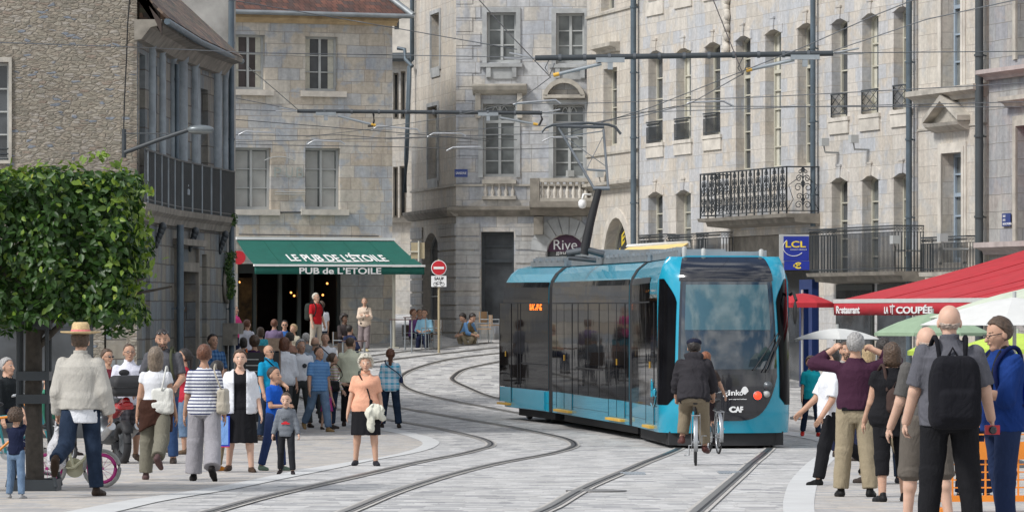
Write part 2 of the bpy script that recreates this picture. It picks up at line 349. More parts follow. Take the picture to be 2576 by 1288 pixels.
# ------------------------------------------------------------------ street
def ribbon(mb, A, B, lift, mi=0):
    for i in range(len(A)-1):
        q = [A[i], B[i], B[i+1], A[i+1]]
        mb.face([(p.x, p.y, G(p.y)+lift) for p in q], [(p.x, p.y) for p in q], mi)
def resample(P, n):
    L_ = [0]
    for i in range(1, len(P)): L_.append(L_[-1]+(P[i]-P[i-1]).length)
    o = []
    for k in range(n):
        t = L_[-1]*k/(n-1); i = max(0, min(len(L_)-2, int(np.searchsorted(L_, t, 'right')-1)))
        f_ = (t-L_[i])/max(1e-9, L_[i+1]-L_[i]); o.append(P[i].lerp(P[i+1], f_))
    return o
xs = [-150, -60, -25, -12, 0, 12, 25, 60, 150]; ys = [-60, -20, 0, 10, 20]+[30+i*.75 for i in range(160)]+[150+i*5 for i in range(11)]+[250, 320, 399]
mb = MB()
for j in range(len(ys)-1):
    for i in range(len(xs)-1):
        q = [(xs[i], ys[j]), (xs[i+1], ys[j]), (xs[i+1], ys[j+1]), (xs[i], ys[j+1])]
        mb.face([(a, b, G(b)) for a, b in q], q, 0, True)
tag(mb.build('street_paving', M['setts_grey'], weld=True), None, None, kind='structure')
le_up = [(167, 1288), (334, 1257), (535, 1227), (635, 1207), (768, 1180), (861, 1165), (947, 1152), (1010, 1139), (1050, 1126), (1063, 1117), (1058, 1110), (1039, 1102), (1008, 1092), (960, 1082)]
le_lo = [(294, 1288), (418, 1259), (591, 1230), (702, 1207), (861, 1175), (895, 1167), (985, 1150), (1054, 1137), (1092, 1125), (1105, 1115), (1100, 1108), (1076, 1098), (1039, 1089), (1000, 1080), (950, 1070)]
def wl(px): return [Vector((p.x, p.y, 0)) for p in (onG(u, v) for u, v in px)]
A = resample(spline(wl(le_up)), 90); B = resample(spline(wl(le_lo)), 90)
A = [A[0]+Vector((-.6, -8, 0))]+A; B = [B[0]+Vector((-.6, -8, 0))]+B
mb = MB(); ribbon(mb, A, B, .008); tag(mb.build('edging_band', M['band_stone']), None, None, kind='structure')
mb = MB(); C_ = [Vector((-40, p.y, 0)) for p in A]
for i in range(len(A)-1):
    n_ = 3
    q = [C_[i], A[i], A[i+1], C_[i+1]]
    if q[2].y > q[1].y: mb.face([(p.x, p.y, G(p.y)+.004) for p in q], [(p.x, p.y) for p in q])
yl = A[-1].y
for k in range(12):
    y0, y1 = yl+k*1.4, yl+(k+1)*1.4; x0, x1 = A[-1].x-k*.55, A[-1].x-(k+1)*.55
    mb.face([(-40, y0, G(y0)+.004), (x0, y0, G(y0)+.004), (x1, y1, G(y1)+.004), (-40, y1, G(y1)+.004)])
tag(mb.build('pavement', M['setts_warm']), None, None, kind='structure')
ri_l = [(1970, 1288), (1971, 1257), (1984, 1217), (2005, 1190), (2026, 1169), (2060, 1144), (2085, 1130), (2075, 1118), (2040, 1106), (1995, 1097), (1950, 1090)]
ri_r = [(2049, 1288), (2049, 1257), (2057, 1217), (2075, 1183), (2100, 1155), (2125, 1138), (2135, 1122), (2110, 1108), (2060, 1096), (2005, 1087), (1955, 1082)]
A = resample(spline(wl(ri_l)), 70); B = resample(spline(wl(ri_r)), 70)
A = [A[0]+Vector((.1, -8, 0))]+A; B = [B[0]+Vector((.1, -8, 0))]+B
mb = MB(); ribbon(mb, A, B, .008); tag(mb.build('edging_band', M['band_stone']), None, None, kind='structure')
mb = MB()
for i in range(len(B)-1):
    q = [B[i], Vector((40, B[i].y, 0)), Vector((40, B[i+1].y, 0)), B[i+1]]
    if q[3].y > q[0].y: mb.face([(p.x, p.y, G(p.y)+.004) for p in q], [(p.x, p.y) for p in q])
tag(mb.build('pavement', M['setts_warm']), None, None, kind='structure')
# rails: each a grooved steel running rail set flush in the paving with a pale concrete margin
rails = [
 [(871, 1288), (1008, 1233), (1161, 1187), (1314, 1154), (1406, 1136), (1437, 1126), (1444, 1119), (1432, 1108), (1391, 1096), (1284, 1074), (1161, 1053), (1070, 1037), (996, 1024), (900, 1003), (830, 983), (800, 962), (815, 943), (870, 925), (941, 912), (1039, 898), (1140, 887), (1238, 876), (1330, 869)],
 [(528, 1288), (660, 1252), (794, 1221), (947, 1187), (1091, 1155), (1192, 1134), (1228, 1124), (1234, 1116), (1222, 1108), (1190, 1098), (1100, 1077), (996, 1059), (900, 1040), (800, 1016), (730, 990), (700, 965), (715, 940), (780, 915), (860, 902), (941, 894), (1039, 882), (1140, 872), (1238, 861)],
 [(1360, 1288), (1390, 1274), (1475, 1226), (1588, 1178), (1673, 1144), (1706, 1129), (1712, 1121), (1695, 1112), (1640, 1100), (1500, 1075), (1380, 1052), (1253, 1030), (1161, 1013), (1070, 993), (1024, 977), (1008, 961), (1013, 943), (1054, 924), (1131, 904), (1235, 891), (1330, 882)],
 [(1752, 1288), (1814, 1234), (1871, 1184), (1922, 1141), (1935, 1129), (1934, 1121), (1910, 1110), (1840, 1096), (1700, 1072), (1500, 1040), (1340, 1016), (1238, 999), (1177, 976), (1140, 958), (1141, 947), (1167, 930), (1235, 914), (1320, 900), (1420, 888)]]
names = ['right-hand running rail of the second track, bending in the middle foreground', 'leftmost running rail, passing behind the small boy in stripes', 'rail running to the left front corner of the tram', 'rail running to the right front corner of the tram']
for px, nm in zip(rails, names):
    P = wl(px); d0 = (P[1]-P[0]).normalized(); P = [P[0]-d0*9]+P
    P = resample(spline(P, 10), 420)
    def off(P, o):
        r = []
        for i in range(len(P)):
            t = (P[min(i+2, len(P)-1)]-P[max(i-2, 0)]).normalized(); r.append(P[i]+Vector((t.y, -t.x, 0))*o)
        return r
    root = thing('tram_rail', nm, 'rail', (P[60].x, P[60].y, G(P[60].y)), group='running rails of the two tram tracks')
    mb = MB(); ribbon(mb, off(P, -.10), off(P, .11), .012); mb.build('concrete_margin', M['rail_margin'] if 'rail_margin' in M else plain('rail_margin', (.40, .38, .35), .8, var=.15), root)
    mb = MB(); ribbon(mb, off(P, -.055), off(P, .012), .018); mb.build('rail_head', M['rail_steel'], root)
    mb = MB(); ribbon(mb, off(P, .012), off(P, .048), .016); mb.build('groove', M['dark'], root)
    mb = MB(); ribbon(mb, off(P, .048), off(P, .068), .018); mb.build('guard_lip', M['rail_steel'], root)
# ------------------------------------------------------------------ buildings
def arch_pts(s0, s1, zt, rise, n=8):                # arch from (s0, zt-rise) up to zt and down
    w_ = (s1-s0)/2; r = (w_*w_+rise*rise)/(2*rise); cz = zt-r; c = (s0+s1)/2; a0 = math.asin(min(1, w_/r))
    if rise >= w_*.999: a0 = math.pi/2
    return [(c+r*math.sin(-a0+2*a0*i/n), cz+r*math.cos(-a0+2*a0*i/n)) for i in range(n+1)]
def wall(parent, f, s0, s1, z0, z1, ops, mat, dep=.35, name='wall', o=0, mb=None):
    """front face with real holes and reveals; ops = (s0, s1, z0, z1, rise)"""
    own = mb is None; mb = mb or MB()
    S_ = sorted({s0, s1}|{q for p in ops for q in p[:2] if s0 < q < s1}); Z_ = sorted({z0, z1}|{q for p in ops for q in p[2:4] if z0 < q < z1})
    for i in range(len(S_)-1):
        for j in range(len(Z_)-1):
            a, b, c, d = S_[i], S_[i+1], Z_[j], Z_[j+1]; ms, mz = (a+b)/2, (c+d)/2
            if any(p[0] < ms < p[1] and p[2] < mz < p[3] for p in ops): continue
            mb.face([f.P(a, c, o), f.P(b, c, o), f.P(b, d, o), f.P(a, d, o)], [(a, c), (b, c), (b, d), (a, d)])
    for p in ops:
        a, b, c, d = p[:4]; rise = p[4] if len(p) > 4 else 0
        top = arch_pts(a, b, d, rise) if rise else [(a, d), (b, d)]
        if rise:
            for i in range(len(top)-1):
                q = [top[i], top[i+1], (top[i+1][0], d), (top[i][0], d)]
                mb.face([f.P(x, z, o) for x, z in q], q)
        loop = [(a, c)]+([top[0]] if rise else [])+(top if not rise else top[1:])+[(b, c)]
        loop = [(a, c)]+top+[(b, c)]
        for i in range(len(loop)-1):
            (x0, y0), (x1, y1) = loop[i], loop[i+1]
            mb.face([f.P(x0, y0, o), f.P(x0, y0, o-dep), f.P(x1, y1, o-dep), f.P(x1, y1, o)], [(x0, y0), (x0+dep, y0), (x1+dep, y1), (x1, y1)])
        mb.face([f.P(b, c, o), f.P(b, c, o-dep), f.P(a, c, o-dep), f.P(a, c, o)], [(b, c), (b, c-dep), (a, c-dep), (a, c)])
    if own:
        mb.face([f.P(s0, z0, o-dep-.25), f.P(s0, z0, o), f.P(s0, z1, o), f.P(s0, z1, o-dep-.25)], [(s0, z0), (s0+.5, z0), (s0+.5, z1), (s0, z1)])
        mb.face([f.P(s1, z0, o), f.P(s1, z0, o-dep-.25), f.P(s1, z1, o-dep-.25), f.P(s1, z1, o)], [(s1, z0), (s1+.5, z0), (s1+.5, z1), (s1, z1)])
        mb.face([f.P(s0, z1, o), f.P(s1, z1, o), f.P(s1, z1, o-dep-.25), f.P(s0, z1, o-dep-.25)])
        return mb.build(name, mat, parent)
    return mb
def window(parent, f, a, b, c, d, rise=0, dep=.3, fm='frame_paint', rows=3, pane='pane', leaf=2, curtain=None, tr=None, bar=.03, fr=.055, label=None, o=0):
    """casement: outer frame, mullion, glazing bars; pane behind it; tr = height of a transom"""
    mb = MB(); y0, y1 = o-dep-.005, o-dep+.05; zt = d-rise if rise else d
    mb.box(f, a, a+fr, c, zt, y0, y1).box(f, b-fr, b, c, zt, y0, y1).box(f, a+fr, b-fr, c, c+fr*1.3, y0, y1)
    if rise:
        t = arch_pts(a, b, d, rise, 8); ti = arch_pts(a+fr, b-fr, d-fr, rise*(b-a-2*fr)/(b-a), 8)
        for i in range(8): mb.prism(f, [ti[i], ti[i+1], t[i+1], t[i]], y0, y1)
    else: mb.box(f, a+fr, b-fr, d-fr, d, y0, y1)
    for k in range(1, leaf):
        s = a+(b-a)*k/leaf; mb.box(f, s-bar*1.1, s+bar*1.1, c+fr*1.3, zt-(0 if rise else fr), y0-.002, y1+.012)
    z_lo, z_hi = c+fr*1.3, (tr if tr else zt-fr)
    if tr: mb.box(f, a+fr, b-fr, tr-.045, tr+.045, y0-.001, y1+.02)
    for k in range(1, rows):
        z = z_lo+(z_hi-z_lo)*k/rows; mb.box(f, a+fr, b-fr, z-bar*.5, z+bar*.5, y0+.004, y1-.006)
    if tr:
        z = (tr+zt)/2; mb.box(f, a+fr, b-fr, z-bar*.5, z+bar*.5, y0+.004, y1-.006)
    w_ = mb.build('window', M[fm], parent)
    if label: w_['label'] = label
    p = MB(); loop = [(a, c), (b, c)]+(list(reversed(arch_pts(a, b, d, rise))) if rise else [(b, d), (a, d)])
    p.prism(f, loop, o-dep-.03, o-dep-.006); p.build('pane', M[pane], w_)
    if curtain:
        q = MB(); wv = .012
        for (u0, u1, sgn) in ((a+fr, a+fr+(b-a)*.15, 1), (b-fr-(b-a)*.17, b-fr, -1)):
            n_ = 14
            for i in range(n_):
                x0, x1 = u0+(u1-u0)*i/n_, u0+(u1-u0)*(i+1)/n_
                k0, k1 = o-dep-.004+wv*(i % 2)*.25, o-dep-.004+wv*((i+1) % 2)*.25
                q.face([f.P(x0, c+.05, k0), f.P(x1, c+.05, k1), f.P(x1, d-fr, k1), f.P(x0, d-fr, k0)])
        q.build('curtain', M['curtain'], w_)
    return w_
def cornice(parent, f, s0, s1, z, h, proj, mat, name='cornice'):
    pr = [(-.02, z), (proj*.35, z), (proj*.45, z+h*.3), (proj*.85, z+h*.5), (proj, z+h*.55), (proj, z+h*.95), (-.02, z+h)]
    return MB().sweep(f, pr, s0, s1).build(name, mat if not isinstance(mat, str) else M[mat], parent)
def pipe(parent, f, s, z0, z1, r=.06, o=.14, mat='zinc', label=None):
    mb = MB().tube([f.P(s, z0, o), f.P(s, z1, o)], r, 10)
    z = z0+.8
    while z < z1: mb.tube([f.P(s, z, o), f.P(s, z+.05, o)], r*1.25, 10); mb.box(f, s-.02, s+.02, z, z+.03, 0, o); z += 1.9
    p = mb.build('downpipe', M[mat], parent)
    if label: p['label'] = label
    return p
def lintel(mb, f, a, b, zt, rise, mi=0):            # raised keystone and flared voussoirs over an arched opening
    c = (a+b)/2; mb.prism(f, [(c-.10, zt-.02), (c+.10, zt-.02), (c+.15, zt+.28), (c-.15, zt+.28)], -.02, .045, mi)
    mb.box(f, c-.17, c+.17, zt+.28, zt+.33, -.02, .06, mi)
    for sg in (-1, 1):
        q = [(c+sg*.09, zt-.0), (c+sg*(b-a)*.5, zt-rise), (c+sg*((b-a)*.5+.12), zt-rise), (c+sg*((b-a)*.5+.12), zt+.12), (c+sg*.3, zt+.24), (c+sg*.14, zt+.26)]
        if sg > 0: q.reverse()
        mb.prism(f, q, -.02, .018, mi)
def scroll(mb, f, s, z, r, o, t=.012, sg=1, turns=1.25):
    pts = []
    for i in range(15):
        a = i/14*turns*2*math.pi; q = r*(1-.72*i/14); pts.append(f.P(s+sg*q*math.cos(a), z+q*math.sin(a), o))
    mb.tube(pts, t*.6, 4, cap=False)
def railing(parent, f, s0, s1, z0, z1, o, style='bars', mat='iron', ends=(0, 0), name='railing', step=.11):
    mb = MB(); segs = [(f, s0, s1, o)]
    def run(F_, a, b, o_):
        t = .012
        mb.box(F_, a, b, z1-.035, z1, o_-.025, o_+.025); mb.box(F_, a, b, z0+.06, z0+.085, o_-t, o_+t)
        n_ = max(1, round((b-a)/step))
        if style == 'bars':
            mb.box(F_, a, b, z1-.17, z1-.155, o_-t, o_+t)
            for i in range(n_+1): s = a+(b-a)*i/n_; mb.box(F_, s-.009, s+.009, z0, z1-.16, o_-.009, o_+.009)
            for i in range(n_): s = a+(b-a)*(i+.5)/n_; scroll(mb, F_, s, z1-.095, .045, o_, .012)
        elif style == 'plain':
            for i in range(n_+1): s = a+(b-a)*i/n_; mb.box(F_, s-.011, s+.011, z0, z1-.03, o_-.011, o_+.011)
        elif style == 'cross':
            mb.tube([F_.P(a, z0+.08, o_), F_.P(b, z1-.03, o_)], .011, 4); mb.tube([F_.P(b, z0+.08, o_), F_.P(a, z1-.03, o_)], .011, 4)
            mb.tube([F_.P(a, (z0+z1)/2, o_), F_.P((a+b)/2, z1-.03, o_), F_.P(b, (z0+z1)/2, o_), F_.P((a+b)/2, z0+.08, o_), F_.P(a, (z0+z1)/2, o_)], .01, 4)
            for s in (a, b): mb.box(F_, s-.012, s+.012, z0, z1, o_-.012, o_+.012)
        else:                                        # ornate scrollwork
            k = max(1, round((b-a)/.62)); wd = (b-a)/k; h = z1-z0
            for i in range(k+1): s = a+wd*i; mb.box(F_, s-.016, s+.016, z0, z1, o_-.016, o_+.016)
            for i in range(k):
                c = a+wd*(i+.5)
                mb.tube([F_.P(c, z0+.08, o_), F_.P(c, z1-.05, o_)], .018, 5)
                for zz, r in ((.18, .11), (.36, .09), (.55, .12), (.74, .10), (.88, .06)):
                    for sg in (-1, 1): scroll(mb, F_, c+sg*(r+.01), z0+h*zz, r, o_, .02, -sg)
                for sg in (-1, 1):
                    mb.tube([F_.P(c+sg*wd*.48, z0+.1, o_), F_.P(c+sg*wd*.3, z0+h*.3, o_), F_.P(c+sg*wd*.44, z0+h*.6, o_), F_.P(c+sg*.04, z0+h*.8, o_)], .011, 4)
                for zz in (.3, .65, .93): mb.prism(F_, [(c, z0+h*zz-.1), (c+.06, z0+h*zz), (c, z0+h*zz+.09), (c-.06, z0+h*zz)], o_-.015, o_+.015)
    run(f, s0, s1, o)
    for k, (s, on) in enumerate(((s0, ends[0]), (s1, ends[1]))):
        if on:
            G_ = WF(f.P(s, 0, 0), f.P(s, 0, o), flip=(f.e if k else -f.e)); run(G_, 0, o, 0)
    return mb.build(name, M[mat], parent)

# ---- E: long cream stone terrace on the right, running away down the street
yE = lambda u: 42.71/((u-1288)/11000+.306)
def PE(u): y = yE(u); return ((u-1288)*y/11000, y)
E = WF(PE(2305), PE(1606)); Elen = E.len            # s grows away from the camera
bE = thing('stone_building', 'long pale limestone building with narrow arched windows and ornate iron balconies behind the tram', 'building', E.P(Elen/2, G(114)))
eo = []; aprs = []
def ew(ul, ur, vt, vb, rise=.12, **k):
    a = E.px(ur, vt)[0]; b = E.px(ul, vt)[0]; zt = E.px((ul+ur)/2, vt)[1]; zb = E.px((ul+ur)/2, vb)[1]
    if a > b: a, b = b, a
    return a, b, zb, zt, rise
cols = [(1631, 1667), (1701, 1738), (1774, 1812), (1851, 1888), (1925, 1965), (2006, 2050), (2092, 2132), (2169, 2210), (2248, 2291)]
ups = [(127, 360), (121, 352), (106, 340), (90, 431), (74, 424), (58, 417), (47, 296), (33, 287), (16, 276)]
for (a, b), (t, q) in zip(cols, ups): eo.append((ew(a, b, t, q), 'up', (a, b)))
for (a, b), t in zip(cols[:2]+cols[6:], (482, 477, 446, 441, 434)): eo.append((ew(a, b, t, 700), 'low', (a, b)))
for (a, b), q in zip(cols, (4, -16, -36, -60, -80, -100, -125, -145, -170)): eo.append((ew(a, b, q-225, q, .0), 'top', (a, b)))
bank = (E.px(2060, 600)[0], E.px(1835, 600)[0], G(115)-.3, E.px(1950, 590)[1])     # recessed bank front under the big balcony
shop = (E.px(1775, 600)[0], E.px(1650, 600)[0], G(120)-.3, E.px(1700, 640)[1])
ztop = 15.5
wall(bE, E, 0, Elen, -.3, ztop, [o for o, _, _ in eo]+[(*bank, 0), (*shop, 0)], M['stone_long'], .38)
for o, kind, uu in eo:
    a, b, c, d, r = o; i = [k for k in cols].index(uu)
    pn_ = ('pane', 'pane_grey', 'pane')[i % 3]; tr = (c+(d-c)*.70) if (kind == 'up' and 3 <= i <= 5) else None
    wo = window(bE, E, a, b, c, d, r, .30, 'frame_cream', {'up': (5 if tr else 4), 'low': 5, 'top': 4}[kind], pn_, leaf=2, tr=tr, bar=.035, fr=.07, curtain=(i % 3 == 1 and kind == 'up'))
    if kind != 'top': lq = MB(); lintel(lq, E, a, b, d, r); lq.build('keystone', M['stone_long'], wo)
    if kind == 'up' and not (3 <= i <= 5): MB().box(E, a-.12, b+.12, c-.42, c-.102, -.02, .045).box(E, a-.16, b+.16, c-.10, c-.003, -.02, .07).build('sill', M['trim_light'], wo)
    if kind == 'top': MB().box(E, a-.12, b+.12, c-.40, c-.02, -.02, .045).build('sill', M['trim_light'], wo)
for o, kind, uu in eo:
    if kind == 'up':
        i = cols.index(uu); a, b, c, d, r = o
        if i < 3: railing(bE, E, a+.02, b-.02, c+.0, c+.62, .06, 'bars', 'iron', step=.09)
        elif i > 5: railing(bE, E, a+.02, b-.02, c+.02, c+.62, .02, 'cross')
# carved figure between the windows at the top
fg = MB(); s_, z_ = E.px(1834, 40)
for k in range(26):
    random.seed(k); t = k/25; fg.ball(E.P(s_+random.uniform(-.14, .14)*(1-t*.6), z_+1.1-2.0*t, .08), (.10, .10, .11+.05*random.random()), 8)
fg.build('carved_figure', M['trim_light'], bE)
cornice(bE, E, 0, Elen, ztop, .4, .5, 'trim_light')
pipe(bE, E, .08, G(107), ztop, .075, .16, 'zinc'); pipe(bE, E, E.px(2058, 300)[0]-.02, E.px(2058, 570)[1], ztop, .07, .15, 'zinc'); pipe(bE, E, Elen-.05, G(126)-.2, ztop, .085, .17, 'zinc')
# recess of the bank and shop fronts
bk = MB()
for q in (bank, shop): bk.box(E, q[0]+.02, q[1]-.02, q[2]-.2, q[3]-.02, -.9, -.62)
bk.build('shop_front', M['pane'], bE)
bd = MB(); bd.box(E, bank[0]+.01, bank[1]-.01, bank[3]-.95, bank[3]-.01, -.30, -.12); bd.build('fascia', M['trim_dark'], bE)
# balconies
def balcony(f, a, b, ztop_, zdk, proj, style, label_, ends=(1, 1), th=.18, step=.11, deck='trim'):
    bb = MB(); bb.sweep(f, [(-.02, zdk-th*1.5), (proj*.75, zdk-th*1.2), (proj*.8, zdk-th*.6), (proj+.04, zdk-th*.5), (proj+.07, zdk), (-.02, zdk)], a-.07, b+.07)
    q = bb.build('balcony', M[deck], bE); q['label'] = label_
    railing(q, f, a, b, zdk, ztop_, proj, style, ends=ends, step=step); return q
zt_ = 3.82+CZ; a_ = E.px(2064, 440)[0]
zt_ = E.px(1979, 418, .9)[1]; zd_ = E.px(1979, 537, .9)[1]
balcony(E, E.px(1979, 418, .9)[0], E.px(1762, 442, .9)[0], zt_, zd_, .9, 'ornate', 'large wrought iron balcony of scrolls and lilies', deck='trim_dark')
c_ = E.px(2252, 566, .75); balcony(E, c_[0], E.px(2036, 575, .75)[0], c_[1], E.px(2252, 682, .75)[1], .75, 'bars', 'long black railing balcony beside the blue bank sign', step=.085, deck='trim_dark')
for u0, u1 in ((1608, 1670), (1680, 1741), (1752, 1812)):
    p_ = E.px(u1, 588 if u1 < 1800 else 583, .35); balcony(E, p_[0], E.px(u0, 588, .35)[0], p_[1], p_[1]-.95, .35, 'bars', 'small iron balcony over the shop', step=.09)
# ---- curved end of the terrace, left of the first downpipe
p0 = E.P(Elen, 0); E2 = WF((p0.x, p0.y), (2.28, 133.2))
bE2 = thing('stone_building', 'pale smooth limestone corner house left of the first grey downpipe', 'building', E2.P(E2.len/2, G(130)))
o2 = []
for ul, ur, vt, vb, r in ((1518, 1552, 172, 368, 0), (1512, 1545, -200, 26, 0), (1528, 1564, 548, 700, 0)):
    a, b = sorted((E2.px(ul, vt)[0], E2.px(ur, vt)[0])); c, d = E2.px((ul+ur)/2, vb)[1], E2.px((ul+ur)/2, vt)[1]
    if vt > 500: a -= .9; b += .3; r = (b-a)/2
    o2.append((a, b, c, d, r))
wall(bE2, E2, 0, E2.len, 0, ztop, o2, M['stone_cream'], .38)
for i, (a, b, c, d, r) in enumerate(o2): window(bE2, E2, a, b, c, d, r, .32, 'frame_cream', 4, 'pane', leaf=1 if i == 2 else 2, fr=.07)
a, b, c, d, r = o2[0]; cornice(bE2, E2, a-.35, b+.35, d+.45, .28, .32, 'trim'); cornice(bE2, E2, 0, E2.len, E2.px(1540, 476)[1], .22, .28, 'trim', 'string_course')
for v in (30, 385): s_, z_ = E2.px(1540, v); MB().box(E2, 0, E2.len, z_-.04, z_+.03, -.02, .05).build('string_course', M['trim'], bE2)
a, b, c, d, r = o2[2]; am = MB(); outer = arch_pts(a-.28, b+.28, d+.28, r+.28, 12); inner = arch_pts(a, b, d, r, 12)
for i in range(12): am.prism(E2, [inner[i], inner[i+1], outer[i+1], outer[i]], -.02, .05)
am.build('arch_surround', M['trim_light'], bE2)
ym = (a+b)/2
for ch, ds, dz in (('K', .75, -1.35), ('E', .30, -.85), ('B', -.15, -.6)):
    s0_ = ym+ds; f_ = lambda x, y, z, s0_=s0_, dz=dz, d=d: E2.P(s0_-x, d+dz+y+x*.4, -.22+z)
    text(bE2, ch, E2, 0, 0, .34, 0, M['yellow_sign'], .34, fn=f_, bold=.02)
# ---- F: bay with pedimented windows, G: far right house
Fw = WF(PE(2482), PE(2310)); bF = thing('stone_building', 'cream stone house bay with a triangular pediment over a tall blue window at the right', 'building', Fw.P(Fw.len/2, G(104)))
of = []
for ul, ur, vt, vb in ((2371, 2422, 385, 660), (2371, 2420, -120, 235), (2371, 2420, -420, -190)):
    a, b = sorted((Fw.px(ul, vt)[0], Fw.px(ur, vt)[0])); of.append((a, b, Fw.px(2396, vb)[1], Fw.px(2396, vt)[1], 0))
wall(bF, Fw, 0, Fw.len, -.3, ztop, of, M['stone_cream'], .42)
for a, b, c, d, r in of: window(bF, Fw, a, b, c, d, 0, .34, 'frame_blue', 3, 'pane_grey', 2, fr=.09, bar=.045, tr=c+(d-c)*.62)
for k, (a, b, c, d, r) in enumerate(of):
    t = MB()
    for q, o_ in ((.14, .05), (.24, .03)):
        t.box(Fw, a-q, a-.001, c, d+q, -.02, o_).box(Fw, b+.001, b+q, c, d+q, -.02, o_).box(Fw, a, b, d, d+q, -.02, o_)
    t.build('window_surround', M['trim_light'], bF)
a, b, c, d, r = of[0]; m_ = (a+b)/2; zc = d+.72
pd = MB(); pd.sweep(Fw, [(-.02, zc-.22), (.12, zc-.18), (.3, zc-.08), (.34, zc), (-.02, zc)], a-.42, b+.42)
pd.prism(Fw, [(a-.42, zc), (b+.42, zc), (b+.42, zc+.09), (m_, zc+.62), (a-.42, zc+.09)], -.02, .10)
for sg in (-1, 1):
    h_ = (b-a)/2+.46; q = [(m_, zc+.52), (m_+sg*h_, zc+.02), (m_+sg*h_, zc+.14), (m_, zc+.66)]
    pd.prism(Fw, q if sg < 0 else q[::-1], -.02, .34)
pd.build('pediment', M['trim'], bF)
s_, z_ = Fw.px(2400, 243); cornice(bF, Fw, 0, Fw.len, z_-.1, .32, .35, 'trim'); MB().box(Fw, 0, Fw.len, z_-.75, z_-.70, -.02, .03).build('string_course', M['trim'], bF)
pipe(bF, Fw, .02, G(103), ztop, .10, .18, 'zinc_dark' if 'zinc_dark' in M else plain('zinc_dark', (.055, .065, .07), .55) and 'zinc_dark')
c_ = Fw.px(2433, 592, .3)
bbq = MB().sweep(Fw, [(-.02, c_[1]-1.0), (.34, c_[1]-.95), (.36, c_[1]-.85), (-.02, c_[1]-.85)], c_[0]-.05, Fw.px(2318, 600, .3)[0]+.05).build('balcony', M['trim'], bF)
railing(bbq, Fw, c_[0], Fw.px(2318, 600, .3)[0], c_[1]-.85, c_[1], .3, 'bars', ends=(1, 1), step=.085)
Gw = WF(PE(2700), PE(2488)); bG = thing('stone_building', 'bluish stone house at the right edge of the picture', 'building', Gw.P(Gw.len/2, G(98)))
og = []
for ul, ur, vt, vb in ((2560, 2620, 318, 606), (2560, 2620, -60, 150)):
    a, b = sorted((Gw.px(ul, vt)[0], Gw.px(ur, vt)[0])); og.append((a, b, Gw.px(2560, vb)[1], Gw.px(2560, vt)[1], 0))
wall(bG, Gw, -.5, Gw.len, -.3, ztop, og, blocks('stone_bluish', .8, .4, [(.34, .35, .36), (.38, .38, .37), (.31, .32, .35), (.42, .40, .36)], (.25, .24, .22), .007, .4, ((.42, .37, .34), .5)), .42)
for a, b, c, d, r in og:
    window(bG, Gw, a, b, c, d, 0, .34, 'frame_blue', 3, 'pane_grey', 2)
    t = MB()
    for q, o_ in ((.14, .06), (.24, .03)): t.box(Gw, b+.001, b+q, c, d+q, -.02, o_).box(Gw, a, b, d, d+q, -.02, o_)
    t.build('window_surround', M['trim'], bG)
cornice(bG, Gw, -.5, Gw.len, Gw.px(2530, 198)[1], .24, .35, plain('trim_pink', (.40, .34, .32), .85, var=.2)); cornice(bG, Gw, -.5, Gw.len, Gw.px(2530, 640)[1], .30, .4, 'trim_pink')
cornice(bG, Gw, og[0][0]-.3, og[0][1]+.5, og[0][3]+.45, .25, .3, 'trim')

# ---- D: corner house in the middle
P1, P2, P3 = (-3.24, 141), (-1.71, 133.6), (2.45, 133.3)
P3 = (2.6, 133.28); D1 = WF(P1, P2); D2 = WF(P2, P3); bD = thing('stone_building', 'grey-blue stone corner house with balustrades above a purple arched shop sign', 'building', (-1.7, 134, G(134)))
def ops_px(f, L_):
    r = []
    for ul, ur, vt, vb, rise in L_:
        a, b = sorted((f.px(ul, vt)[0], f.px(ur, vt)[0])); um = (ul+ur)/2; r.append((max(a, .05), min(b, f.len-.02), f.px(um, vb)[1], f.px(um, vt)[1], rise))
    return r
od2 = ops_px(D2, [(1225, 1298, 32, 158, 0), (1399, 1470, 34, 160, 0), (1215, 1297, 262, 445, 0), (1392, 1471, 264, 450, 0), (1210, 1293, 583, 812, 0), (1376, 1471, 590, 860, .52), (1225, 1298, -230, -90, 0), (1399, 1470, -230, -90, 0)])
od1 = ops_px(D1, [(1086, 1108, 35, 170, 0), (1078, 1103, 268, 450, 0), (1065, 1104, 586, 870, .45)])
zc = D2.px(1300, 545)[1]; zt = D2.px(1300, 518)[1]
wall(bD, D2, 0, D2.len, .6, ztop, od2, M['stone_corner'], .34); wall(bD, D1, 0, D1.len, .6, ztop, od1, M['stone_cream'], .34)
cur = [None]*8
for i, (a, b, c, d, r) in enumerate(od2):
    if i == 4:
        window(bD, D2, a, b, c, d, 0, .3, 'iron', 1, 'pane', 1, tr=c+(d-c)*.68, fr=.09); continue
    if i == 5:
        window(bD, D2, a, b, c, d, r, .3, 'iron', 1, 'pane', 2, fr=.08); continue
    w_ = window(bD, D2, a, b, c, d, 0, .26, 'frame_paint', 3 if i < 2 or i > 5 else 4, 'pane_grey', 2, tr=(c+(d-c)*.76 if i in (2, 3) else None), fr=.07, bar=.038)
    if i in (2, 3):                                  # interlaced fanlight
        fm_ = MB(); zz = c+(d-c)*.76
        for k in (0, 1, 2):
            w3 = (b-a)/2.2; s0_ = a+(b-a-w3)*k/2; ap = arch_pts(s0_, s0_+w3, d-.02, min(w3/2, d-zz-.05), 8)
            for p, q in zip(ap[:-1], ap[1:]): fm_.tube([D2.P(p[0], p[1], -.2), D2.P(q[0], q[1], -.2)], .02, 4)
        fm_.build('tracery', M['frame_paint'], w_)
for i, (a, b, c, d, r) in enumerate(od1): window(bD, D1, a, b, c, d, r, .28, 'frame_paint', 4, 'pane', 2 if i < 2 else 1)
